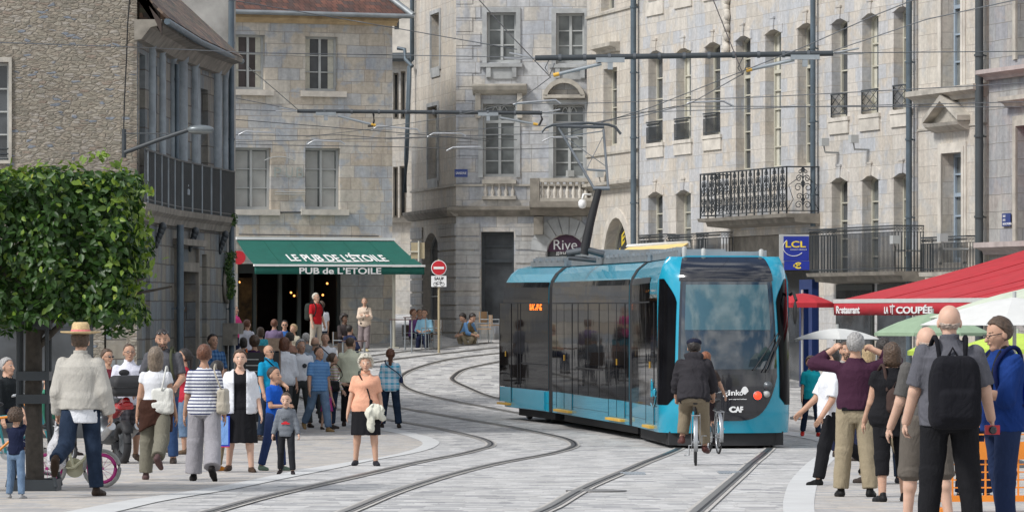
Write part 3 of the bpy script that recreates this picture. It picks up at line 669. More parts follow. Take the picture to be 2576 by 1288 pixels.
for i in (0, 1, 2, 3):
    a, b, c, d, r = od2[i]; t = MB(); t.box(D2, a-.14, a-.002, c-.02, d+.14, -.02, .05).box(D2, b+.002, b+.14, c-.02, d+.14, -.02, .05).box(D2, a-.002, b+.002, d+.001, d+.14, -.02, .05).build('window_surround', M['trim_blue'], bD)
    if i < 2:
        t = MB().box(D2, a-.2, b+.2, c-.14, c-.03, -.02, .14); t.box(D2, a-.02, b+.02, c-.5, c-.14, -.02, .05)
        for s in (a-.02, b-.12): t.prism(D2, [(s, c-.14), (s, c-.45), (s+.14, c-.45), (s+.14, c-.14)], -.02, .12)
        t.build('sill', M['trim_blue'], bD)
for i in (0, 1): a, b, c, d, r = od1[i]; MB().box(D1, a-.12, a-.002, c-.1, d+.12, -.02, .05).box(D1, b+.002, b+.12, c-.1, d+.12, -.02, .05).box(D1, a, b, d, d+.12, -.02, .05).box(D1, a, b, c-.3, c, -.02, .04).build('window_surround', M['trim_blue'], bD)
a, b, c, d, r = od2[2]; hd = MB(); zz = D2.px(1260, 236)[1]
hd.sweep(D2, [(-.02, zz-.06), (.18, zz), (.32, zz+.1), (.38, zz+.22), (.38, zz+.27), (-.02, zz+.3)], a-.3, b+.34)
for s in (a-.22, b+.06): hd.prism(D2, [(s, zz), (s, zz-.75), (s+.16, zz-.75), (s+.16, zz)], -.02, .2)
hd.build('hood_mould', M['trim'], bD); hd = MB()
a, b, c, d, r = od2[3]; zz = D2.px(1430, 240)[1]; ao = arch_pts(a-.3, b+.02, zz+.5, .5, 12); ai = arch_pts(a-.18, b+.02-.12, zz+.36, .42, 12)
for i in range(12): hd.prism(D2, [ai[i], ai[i+1], ao[i+1], ao[i]], -.02, .34)
hd.box(D2, a-.3, b+.02, zz-.1, zz+.0, -.02, .34)
hd.build('hood_mould', M['trim'], bD)
for f_, s0_, s1_ in ((D1, 0, D1.len+.2), (D2, -.25, D2.len)):
    MB().sweep(f_, [(-.02, zc), (.12, zc+.02), (.22, zc+.12), (.3, zc+.2), (.3, zt-.04), (-.02, zt)], s0_, s1_).build('cornice', M['trim_dark'], bD)
    MB().box(f_, s0_*0, f_.len, zt+.6, zt+.66, -.02, .06).build('string_course', M['trim'], bD)
blocks('stone_rust', 1.1, .42, [(.40, .41, .41), (.44, .44, .43), (.37, .38, .39), (.43, .41, .38)], (.27, .27, .26), .006, .45, ((.44, .42, .39), .5))
for f_, ops in ((D1, od1), (D2, od2)):               # channelled rustication: raised courses on the ground floor
    z = 1.0; ru = MB()
    while z+.4 < zc:
        segs = [(0, f_.len)]
        for a, b, c, d, r in ops:
            if c < z+.4 and d+.02 > z:
                h_ = 0
                segs = [q for s0_, s1_ in segs for q in ((s0_, min(s1_, a-.04)), (max(s0_, b+.04), s1_)) if q[1]-q[0] > .05]
        for s0_, s1_ in segs: ru.box(f_, s0_+(0 if s0_ else (.0)), s1_, z+.02, z+.38, -.02, .045)
        z += .42
    ru.build('rustication', M['stone_rust'], bD)
# corner quoins in blue stone, balustrades
qn = MB(); z = zt+.7; k = 0
while z < ztop: qn.box(D2, 0, (.75, .5)[k % 2], z, z+.40, -.02, .03); z += .42; k += 1
qn.build('quoins', M['stone_corner'], bD)
def balustrade(f, a, b, z0, z1, o, label_):
    m_ = MB(); m_.box(f, a, b, z1-.12, z1, o-.12, o+.12).box(f, a, b, z0, z0+.1, o-.12, o+.12)
    q = m_.build('balustrade', M['trim'], bD); q['label'] = label_; h = z1-z0-.22; n_ = max(2, round((b-a)/.2)); bm_ = MB()
    for i in range(n_): bm_.lathe(f.P(a+(b-a)*(i+.5)/n_, z0+.1, o), [(.06, 0), (.04, h*.08), (.07, h*.3), (.05, h*.5), (.03, h*.65), (.045, h*.85), (.06, h)], 8)
    bm_.build('balusters', M['trim_light'], q)
z0_, z1_ = D2.px(1255, 502)[1], D2.px(1255, 453)[1]; a, b = od2[2][:2]
balustrade(D2, a-.02, b+.02, z0_, z1_, .02, 'short stone balustrade under the left tall window')
a, b = D2.px(1336, 500)[0], D2.len-.02; z0_, z1_ = D2.px(1400, 508)[1], D2.px(1400, 450)[1]
balustrade(D2, a+.1, b, z0_, z1_, .62, 'projecting stone balustrade balcony above the purple arch')
sl_ = MB().sweep(D2, [(-.02, z0_-.45), (.3, z0_-.42), (.5, z0_-.25), (.78, z0_-.18), (.8, z0_), (-.02, z0_)], a, b).box(D2, a+.02, a+.3, z0_+.001, z1_-.002, .45, .76)
sl_.prism(D2, [(a+.1, z0_-.45), (a+.1, z0_-1.0), (a+.38, z0_-1.0), (a+.38, z0_-.45)], -.02, .3).build('balcony', M['trim_dark'], bD)
# purple shop arch
a, b, c, d, r = od2[5]; sp_ = arch_pts(a, b, d, .52, 12)
pl = MB().prism(D2, list(reversed(sp_))+[], -.22, -.14).build('shop_sign', M['purple'], bD)
a_, z_ = D2.px(1392, 628); text(pl, 'Rive', D2, a_, z_, .30, -.13, M['white'], .72); a_, z_ = D2.px(1398, 642); text(pl, 'gauche', D2, a_, z_, .14, -.13, M['white'], .62)
s_, z_ = D2.px(1466, 612); MB().prism(D2, [(s_, z_-.16), (s_+.06, z_), (s_, z_+.18), (s_-.06, z_)], -.13, -.12).build('petal_mark', plain('magenta', (.5, .02, .25), .5), pl)
am = MB(); outer = arch_pts(a-.5, min(b+.5, D2.len-.01), d+.55, 1.05, 9); inner = arch_pts(a-.02, b+.02, d+.02, .54, 9)
for i in range(9):
    p, q = outer[i], outer[i+1]; g = .012
    am.prism(D2, [(inner[i][0]+g, inner[i][1]), (inner[i+1][0]-g, inner[i+1][1]), (q[0]-g, q[1]), (p[0]+g, p[1])], -.02, .06)
am.build('voussoirs', M['trim_blue'], bD)
# its drainpipe and side wing up the alley
Cw = WF((-4.9, 150), (-3.1, 150)); bC = thing('stone_building', 'narrow cream house with dark windows in the gap right of the pub', 'building', (-4, 150, G(150)))
oc = ops_px(Cw, [(989, 1003, 184, 300, 0), (1008, 1020, 180, 300, 0), (989, 1001, 420, 548, 0), (1005, 1022, 418, 548, 0)])
wall(bC, Cw, 0, Cw.len, 1.5, Cw.px(1010, 150)[1], oc, M['stone_cream'], .3)
for a, b, c, d, r in oc: window(bC, Cw, a, b, c, d, 0, .25, 'trim', 1, 'pane', 1)
MB().box(Cw, -.1, Cw.len, Cw.px(1010, 560)[1], Cw.px(1010, 548)[1], -.02, .2).build('string_course', M['trim_dark'], bC)
MB().sweep(Cw, [(-.3, Cw.px(1010, 150)[1]), (.4, Cw.px(1010, 150)[1]-.1), (.5, Cw.px(1010, 150)[1]), (.4, Cw.px(1010, 135)[1]), (-.3, Cw.px(1010, 135)[1])], -.1, Cw.len).build('roof', M['zinc_dark'], bC)
Cv = WF((-5.6, 158), (-1.5, 158)); bC2 = thing('rendered_building', 'pale rendered upper wall far up the alley behind the roofs', 'building', (-4, 158, G(158)))
wall(bC2, Cv, 0, Cv.len, 2, 18, ops_px(Cv, [(992, 1004, 0, 75, 0)]), M['trim_light'], .3); MB().box(Cv, 1, 2, 12.6, 14.5, -.5, -.3).build('pane', M['pane'], bC2)
dp = MB().tube([W(1037, -40, 140.2), W(1037, 150, 140.2), W(1030, 168, 140.2), W(1022, 400, 140), W(1018, 485, 140)], .075, 10)
dp.tube([W(1037, 168, 140), W(1020, 150, 140.3), W(1018, 125, 140.5), W(1000, 122, 140.6)], .06, 8); dp.build('downpipe', M['zinc'], bD)

# ---- B: the pub
yr = 131.5; xr = (985-1288)*yr/11000; m_ = .39
def PB(u): y = (yr-m_*xr)/(1-m_*(u-1288)/11000); return ((u-1288)*y/11000, y)
B_ = WF(PB(560), PB(987)); bB = thing('stone_building', 'tan and grey stone house with red tiled roof above the pub', 'building', B_.P(2.5, 1.45))
zB = G(130)
ob = ops_px(B_, [(589, 667, 88, 226, 0), (768, 850, 93, 230, 0), (590, 682, 372, 527, 0), (768, 856, 373, 527, 0)])
gf = ops_px(B_, [(598, 862, 664, 884, 0)])
zeave = B_.px(780, 40)[1]
wall(bB, B_, 0, B_.len, .6, zeave, ob+gf, M['stone_pub'], .34)
S1 = WF(B_.P(B_.len, 0), B_.P(B_.len, 0, -9), flip=(1, -.2, 0)); wall(bB, S1, 0, 9, .6, zeave, [], M['stone_pub'], .34)
for i, (a, b, c, d, r) in enumerate(ob):
    window(bB, B_, a, b, c, d, 0, .24, 'frame_paint', 3, 'pane_red' if i == 0 else 'pane_grey' if i > 1 else 'pane', 2, curtain=(i < 2), fr=.065, bar=.032)
    MB().box(B_, a-.15, b+.25, c-.17, c-.002, -.02, .10).build('sill', M['trim_light'], bB)
for i in (2, 3):                                     # pale blinds behind the lower windows
    a, b, c, d, r = ob[i]; q = MB()
    for s0_, s1_ in ((a+.1, a+(b-a)*.42), (a+(b-a)*.54, b-.1)): q.box(B_, s0_, s1_, c+.08, d-.1, -.245, -.243)
    q.build('blind', plain('blind', (.36, .36, .34), .8, var=.1), bB)
cornice(bB, B_, 0, B_.len+.12, zeave-.25, .25, .22, plain('ochre_stone', (.42, .31, .18), .9, var=.25))
rf = MB(); n_ = 1
z0_, z1_ = zeave+.02, zeave+4.2
rf.face([B_.P(-.3, z0_, .45), B_.P(B_.len+.45, z0_, .45), B_.P(B_.len-3.2, z1_, -4.6), B_.P(-.3, z1_, -4.6)], [(0, 0), (6, 0), (4, 6), (0, 6)])
rf.face([B_.P(B_.len+.45, z0_, .45), B_.P(B_.len+.45, z0_, -9), B_.P(B_.len-3.2, z1_, -4.6)], [(0, 0), (9, 0), (5, 6)])
rf.face([B_.P(-.3, z0_, .45), B_.P(-.3, z1_, -4.6), B_.P(-.3, z0_, -9)]); rf.face([B_.P(-.3, z0_, -9), B_.P(B_.len+.45, z0_, -9), B_.P(B_.len-3.2, z1_, -4.6), B_.P(-.3, z1_, -4.6)], [(0, 0), (6, 0), (4, 6), (0, 6)])
rf.face([B_.P(-.3, z0_-.01, .45), B_.P(B_.len+.45, z0_-.01, .45), B_.P(B_.len+.45, z0_-.01, -9), B_.P(-.3, z0_-.01, -9)])
rfo = rf.build('roof', M['tiles_red'], bB)
MB().tube([B_.P(-.3, z0_, .5), B_.P(B_.len+.5, z0_, .5)], .07, 8).tube([B_.P(B_.len+.48, z0_+.03, .5), B_.P(B_.len-3.2, z1_+.03, -4.6)], .10, 6).build('gutter', M['zinc_light'], bB)
# pub interior seen through its open front
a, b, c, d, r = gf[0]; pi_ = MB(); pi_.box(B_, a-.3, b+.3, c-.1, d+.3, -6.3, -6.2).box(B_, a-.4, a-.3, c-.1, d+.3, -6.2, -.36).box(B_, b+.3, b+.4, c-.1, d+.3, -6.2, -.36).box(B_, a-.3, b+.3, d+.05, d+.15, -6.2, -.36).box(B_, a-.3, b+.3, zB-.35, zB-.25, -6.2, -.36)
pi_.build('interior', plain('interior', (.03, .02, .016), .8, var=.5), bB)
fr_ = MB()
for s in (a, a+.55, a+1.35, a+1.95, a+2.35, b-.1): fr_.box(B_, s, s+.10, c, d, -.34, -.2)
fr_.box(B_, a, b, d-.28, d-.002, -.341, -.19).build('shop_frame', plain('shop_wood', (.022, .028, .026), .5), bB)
lm = MB()
for u, v in ((602, 710), (642, 742), (740, 744), (823, 713), (732, 736), (795, 752), (812, 742), (898, 740), (706, 757)):
    o_ = -.55; s_, z_ = B_.px(u, v, o_); lm = MB().ball(B_.P(s_, z_, o_), .034, 8).build('lamp_globe', M['lamp_warm'], bB)
MB().lathe(W(600, 648, 127.5), [(.2, 0), (.2, .04)], 24, ax=(.3, -1, 0)).build('round_sign', M['sign_red'], bB)
pp = MB().box(B_, a+.6, a+1.3, c+.3, d-.4, -2.2, -2.15).build('poster', plain('poster', (.16, .09, .03), .7, var=.8, scale=4), bB)
# neon outline and cables over the lower row
ne = MB(); s_, z_ = B_.px(692, 398); pts = arch_pts(s_-.35, s_+.6, B_.px(730, 395)[1], .12, 8); ne.tube([B_.P(x, z, .05) for x, z in pts], .014, 6)
for v in (483, 489): s_, z_ = B_.px(692, v); ne.tube([B_.P(s_-.02, z_, .05), B_.P(s_+.93, z_, .05)], .014, 6)
ne.build('neon_tube', M['frame_paint'], bB)
for ch, u in (('P', 689), ('U', 718), ('B', 745)): s_, z_ = B_.px(u, 447); text(bB, ch, B_, s_, z_, .30, .04, plain('neon_off', (.30, .33, .31), .5) if 'neon_off' not in M else M['neon_off'], .22)
cb = MB(); s_, z_ = B_.px(600, 536); cb.tube([B_.P(s_, z_, .03), B_.P(s_+1.2, z_+.03, .03), B_.P(s_+3.3, z_+.06, .03)], .02, 5); s_, z_ = B_.px(600, 590); cb.tube([B_.P(s_, z_, .03), B_.P(s_+4.4, z_-.02, .03)], .015, 5); cb.build('cable', M['iron'], bB)
# green awning
sA, zA = B_.px(594, 603, .1); sB_ = B_.px(990, 603, .1)[0]; PR = 2.75
def aw(u, v, o): return B_.px(u, v, o)
f0, zf = aw(640, 667, PR); f1 = aw(1067, 668, PR)[0]; zfb = aw(850, 690, PR)[1]
tA = thing('awning', 'dark green pub awning with white lettering stretched over the terrace', 'awning', B_.P((sA+sB_)/2, zA, .1))
cv_ = MB(); n_ = 16
def awf(s, t): e0 = sA+(f0-sA)*t; e1 = sB_+(f1-sB_)*t; return B_.P(e0+(e1-e0)*s, zA+(zf-zA)*t-.05*math.sin(math.pi*t), .12+(PR-.12)*t)
cv_.grid(awf, [i/n_ for i in range(n_+1)], [i/6 for i in range(7)])
for k in range(1, 6): cv_.tube([awf(k/6, t/5)+Vector((0, 0, .012)) for t in range(6)], .007, 4, mi=1)
cv_.build('canopy', [M['cloth_green'], plain('cloth_green_dark', (.004, .08, .055), .8)], tA)
vl = MB(); vl.grid(lambda s, t: B_.P(f0+(f1-f0)*s, zf-.04-(zf-zfb-.04)*t, PR+.02+.012*math.sin(s*40)*t), [i/80 for i in range(81)], [0, .5, 1]); vo = vl.build('valance', M['cloth_green'], tA, solid=.005)
MB().box(B_, f0-.02, f1+.02, zf-.03, zf+.03, PR-.05, PR+.05).build('front_bar', M['white'], tA); MB().box(B_, sA-.02, sB_+.02, zA, zA+.08, 0, .2).build('cassette', M['white'], tA)
ar = MB()
for s in (.12, .5, .88): ar.tube([B_.P(sA+(sB_-sA)*s, zA-.15, .05), B_.P(sA+(sB_-sA)*s+.6, (zA+zf)/2-.2, PR*.5), B_.P(f0+(f1-f0)*s, zf-.08, PR-.05)], .03, 6)
ar.build('folding_arm', M['steel'], tA)
s_, z_ = aw(753, 689, PR+.04); s2_ = aw(959, 689, PR+.04)[0]; text(vo, 'PUB de L’ETOILE', B_, s_, z_, .185, PR+.045, M['white'], s2_-s_, bold=.02)
tt = .52
def onaw(x, y, z): # lettering lying on the canopy slope
    t = .83-y; s = .235+x; p = awf(s, t); return p+Vector((0, 0, .022+z))
text(tA, 'LE PUB DE L’ÉTOILE', B_, 0, 0, .36, 0, M['white'], .59, fn=onaw, bold=.02, name='canopy_lettering')
mb = MB(); mb.tube([onaw(.13, -.03, 0), onaw(.27, -.05, 0), onaw(.36, -.03, 0), onaw(.46, -.01, 0)], .018, 4); mb.build('flourish', M['white'], tA)
pst = thing('awning_post', 'pale post holding the right corner of the green awning', 'post', onG(991, 868)); q = W(991, 868, 129.0)
pm = MB().tube([(q.x, q.y, G(129.)), (q.x, q.y, W(991, 690, 129.).z)], .045, 8); pm.build('pole', M['frame_cream'], pst); MB().box(XF((q.x, q.y, G(129))), -.15, .15, 0, .03, -.15, .15).build('base_plate', M['frame_cream'], pst)

# ---- A: rubble gable house with columned front on the left
A0, A1, A2 = (-7.29, 85), (-7.12, 91), (-6.42, 98.5)
Ag = WF((-24, 85), A0); bA = thing('rubble_building', 'old house with rough rubble gable wall and columned balcony front at the left', 'building', (-9, 86, 0))
s0_, z0_ = Ag.px(0, 412); s1_, z1_ = Ag.px(22, 158)
wall(bA, Ag, 0, Ag.len, -.4, 13.5, [(s1_-1.1, s1_, Ag.px(10, 405)[1], Ag.px(10, 158)[1], 0), (s1_-6, Ag.px(235, 900)[0], -.1, 2.75, 0), (Ag.px(262, 900)[0], Ag.px(318, 900)[0], .95, 2.3, 0)], M['rubble'], .3)
window(bA, Ag, s1_-6, Ag.px(235, 900)[0], -.1, 2.75, 0, .26, 'iron', 1, 'pane', 6, tr=2.2)  # invented dark glazing, stands in for the shade under the tree
gw = window(bA, Ag, Ag.px(262, 900)[0], Ag.px(318, 900)[0], .95, 2.3, 0, .26, 'trim_dark', 2, 'pane', 2)
rl = MB()
for k in range(5): sx = Ag.px(262, 900)[0]+.06+k*.08; rl.box(Ag, sx, sx+.015, .95, 2.3, -.06, -.045)
rl.box(Ag, Ag.px(262, 900)[0], Ag.px(318, 900)[0], 1.5, 1.52, -.061, -.044).box(Ag, Ag.px(262, 900)[0], Ag.px(318, 900)[0], 1.95, 1.97, -.061, -.044).build('window_bars', M['iron'], gw)
window(bA, Ag, s1_-1.1, s1_, Ag.px(10, 405)[1], Ag.px(10, 158)[1], 0, .26, 'frame_paint', 4, 'pane', 2)
sm = MB(); b_ = Ag.px(30, 158)[0]; sm.box(Ag, s1_+.002, b_, z0_, Ag.px(10, 145)[1], -.02, .05).box(Ag, s1_-1.2, s1_+.002, Ag.px(10, 157)[1], Ag.px(10, 145)[1], -.02, .05).box(Ag, s1_-1.2, s1_+.002, z0_, Ag.px(10, 404)[1], -.02, .05); sm.build('window_surround', M['trim'], bA)
rl = MB()
for k in range(3): rl.tube([Ag.P(s1_-1.1, Ag.px(10, 400)[1]+.1*k, -.1), Ag.P(s1_, Ag.px(10, 400)[1]+.1*k, -.1)], .015, 5)
rl.build('railing', M['iron'], bA)
Af, As = WF(A0, A1), WF(A1, A2); zdk = 4.56; zev = 8.1
def sA_(f, u): return f.px(u, 500)[0]
g1 = [(sA_(Af, 347), sA_(Af, 365), 4.9, 7.5, 0), (2.6, 3.5, 4.9, 7.4, 0), (1.5, 2.3, .0, 3.4, 0)]
g2 = [(sA_(As, 505), sA_(As, 523), 4.7, 7.3, 0), (sA_(As, 548), sA_(As, 556), 4.7, 7.3, 0), (sA_(As, 441), sA_(As, 492), -.3, 3.3, 0), (sA_(As, 508), sA_(As, 520), 1.6, 3.7, 0), (sA_(As, 566), sA_(As, 573), -.3, 1.7, 0)]
wall(bA, Af, 0, Af.len, -.4, zev, g1, M['stone_dark'], .35); wall(bA, As, 0, As.len, -.4, zev, g2, M['stone_dark'], .35)
for f_, gs in ((Af, g1), (As, g2)):
    for i, (a, b, c, d, r) in enumerate(gs):
        if c < 1:
            q = MB().box(f_, a, b, c, d, -.34, -.24)
            q.box(f_, a, b, d-.85, d-.75, -.24, -.2).box(f_, (a+b)/2-.03, (a+b)/2+.03, c, d, -.24, -.21).build('door', M['door_wood'], bA)
        else: window(bA, f_, a, b, c, d, 0, .2, 'frame_blue', 5, 'pane', 2, tr=c+(d-c)*.68, fr=.06)
SA = WF(A2, (-10.5, 112), flip=(.957, .29, 0)); wall(bA, SA, 0, SA.len, -.4, zev, [], M['stone_dark'], .3)
for f_, u, r in ((Af, 376, .09), (Af, 402, .08), (Af, 430, .09), (As, 452, .13), (As, 484, .10), (As, 540, .11), (As, 562, .08)):
    s = sA_(f_, u); c_ = f_.P(s, zdk+.35, .03)
    cl = MB(); pl_ = MB(); cl.lathe(c_, [(r*1.45, 0), (r*1.45, .10), (r*1.15, .14), (r*1.3, .2), (r, .26), (r*.98, 1.5), (r*.88, 2.75), (r*1.2, 2.8), (r*1.35, 2.95), (r*1.35, 3.05)], 12)
    pl_.box(f_, s-r*1.5, s+r*1.5, zdk, zdk+.35, -.02, .12)
    if 'column_stone' not in M: plain('column_stone', (.24, .27, .29), .85, var=.25)
    co = cl.build('column', M['column_stone'], bA); pl_.build('plinth', M['column_stone'], co); MB().box(f_, s+.3, s+.75, zdk+.001, zev-.1, -.02, .05).build('pilaster', M['column_stone'], bA)
for f_, s0_, s1_ in ((Af, -.3, Af.len+.03), (As, -.03, As.len+.2)):
    MB().sweep(f_, [(-.02, zdk-.35), (.08, zdk-.33), (.12, zdk-.2), (.2, zdk-.12), (.22, zdk), (-.02, zdk)], s0_, s1_-.25 if f_ is As else s1_).build('balcony', M['trim_dark'], bA)
    railing(bA, f_, s0_+.05, s1_-(.30 if f_ is As else 0), zdk, zdk+1.05, .18, 'plain', 'iron', step=.075, ends=(0, 1 if f_ is As else 0))
    MB().sweep(f_, [(-.02, zev-.4), (.12, zev-.38), (.3, zev-.15), (.5, zev-.1), (.52, zev), (-.02, zev)], s0_, s1_-(0 if f_ is Af else 1.2)).build('cornice', M['trim_dark'], bA)
    s1_ -= .0 if f_ is Af else .6; gt = MB().tube([f_.P(s0_, zev-.04, .62), f_.P(s1_, zev-.04, .62 if f_ is Af else .40)], .065, 8); gt.build('gutter', M['zinc'], bA)
    rf = MB(); rf.face([f_.P(s0_, zev+.02, .64), f_.P(s1_, zev+.02, .64 if f_ is Af else .42), f_.P(s1_-(.0 if f_ is Af else 3.0), zev+3.6, -3.2), f_.P(s0_, zev+3.6, -3.2)], [(0, 0), (7, 0), (7, 5.2), (0, 5.2)])
    for k in range(5): q0 = s0_+.4+k*1.25; MB().box(f_, q0, q0+.10, zdk-.0, zdk+1.06, .17, .205).build('railing_post', M['column_stone'], bA)
    if f_ is As: rf.face([f_.P(s1_, zev+.02, .42), f_.P(s1_+.2, zev+.02, -7), f_.P(s1_-3, zev+3.6, -3.2)], [(0, 0), (7, 0), (3, 5)])
    rf.build('roof', M['tiles_brown'], bA, solid=.05)
brg = MB(); brg.prism(Ag, [(Ag.len+.05, zev+.75), (Ag.len+.50, zev-.30), (Ag.len+.50, zev-.02), (Ag.len-2.2, zev+3.6), (Ag.len-2.6, zev+3.6)], .02, .32); brg.build('barge_board', plain('dark_wood', (.05, .035, .028), .8), bA)
for f_, u in ((Af, 392), (As, 476), (As, 552)):       # carved corbels under the balcony
    s = sA_(f_, u); cs = MB()
    for k in range(5): cs.ball(f_.P(s, zdk-.40-.085*k, .14-.03*k), (.085-.010*k, .12, .10), 8)
    cs.build('corbel', M['iron'], bA)
pipe(bA, As, sA_(As, 430)+.1, -.2, zdk-.3, .075, .18, 'zinc'); pipe(bA, As, As.len-.1, -.2, zev+2.6, .06, .12, 'zinc')
pipe(bA, As, sA_(As, 430)+.05, zdk, zev-.5, .05, .12, 'zinc')
t = MB(); a, b, c, d, r = g2[2]; t.box(As, a-.3, b+.3, d+.55, d+.68, -.02, .22).box(As, a-.15, a-.002, -.3, d+.5, -.02, .07).box(As, b+.002, b+.15, -.3, d+.5, -.02, .07).box(As, a, b, d+.002, d+.2, -.02, .09)
t.build('door_surround', M['trim_dark'], bA); MB().box(As, sA_(As, 560), sA_(As, 574), 1.95, 2.2, -.02, .35).box(As, sA_(As, 560), sA_(As, 574), 1.7, 1.95, -.02, .22).build('ledge', M['trim_dark'], bA)
ov = MB(); s = sA_(As, 566); ov.lathe(As.P(s, 3.05, .02), [(.32, 0), (.42, .0), (.42, .06), (.32, .06)], 14, ax=As.n); ov.build('oval_opening', M['trim_dark'], bA)
ch = thing('rendered_building', 'grey rendered end wall rising behind the brown roof beside the drainpipe', 'building', (-7.2, 103, 0))
Cx = WF((-10.5, 104), (-6.62, 104)); wall(ch, Cx, 0, Cx.len, -.3, 14, [], M['render_grey'], .5); pipe(ch, Cx, Cx.len-.05, 8, 14, .07, .1, 'zinc')

# the street goes on behind the old house: two plain neighbours left of the pub
for k, (xa, xb, lb) in enumerate(((-20., -8.55, 'plain stone house left of the pub, hidden behind the columned house'), (-34., -20.1, 'farther plain stone house left of the pub row'))):
    Nf = WF((xa, 131.4+.2*k), (xb, 131.0+.2*k)); bn = thing('stone_building', lb, 'building', (xa, 131, 1.4)); on = [(i*2.6+.8, i*2.6+1.9, z, z+1.9, 0) for i in range(int(Nf.len/2.6)) for z in (5.2, 8.6)]
    wall(bn, Nf, 0, Nf.len, .8, 12.5, on, M['stone_pub'], .3)
    for a, b, c, d, r in on: window(bn, Nf, a, b, c, d, 0, .24, 'frame_paint', 3, 'pane', 2)
# ------------------------------------------------------------------ tram
TP = [(2.62, 78.9), (2.29, 84.2), (.845, 94.8), (-.326, 99.9)]
tram = thing('tram', 'turquoise tram with black glazed sides running down the rails between the crowds', 'tram', (3.8, 84, 0))
TW = 2.38
prof = [(0, .28), (0, 2.7), (-.006, 2.98), (-.045, 3.12), (-.14, 3.27), (-.30, 3.40), (-.55, 3.46)]
full = prof+[(-TW-o, z) for o, z in reversed(prof)]
def zt(y): return G(y)
mods = []
for i in range(3):
    a, b = Vector((*TP[i], 0)), Vector((*TP[i+1], 0)); f = WF(TP[i], TP[i+1], flip=None)
    if f.n.x > 0: f.n = -f.n
    za, zb = G(a.y), G(b.y)
    class TF:                                        # module frame following the slope of the track
        def __init__(s_, f, za, zb): s_.f = f; s_.za = za; s_.zb = zb; s_.len = f.len
        def P(s_, s, z, o=0): q = s_.f.P(s, z, o); q.z += s_.za+(s_.zb-s_.za)*s/s_.len; return q
        def px(s_, u, v, o=0): s, z = s_.f.px(u, v, o); return s, z-(s_.za+(s_.zb-s_.za)*s/s_.len)
    T = TF(f, za, zb); mods.append(T)
nm = ('front_module', 'middle_module', 'rear_module')
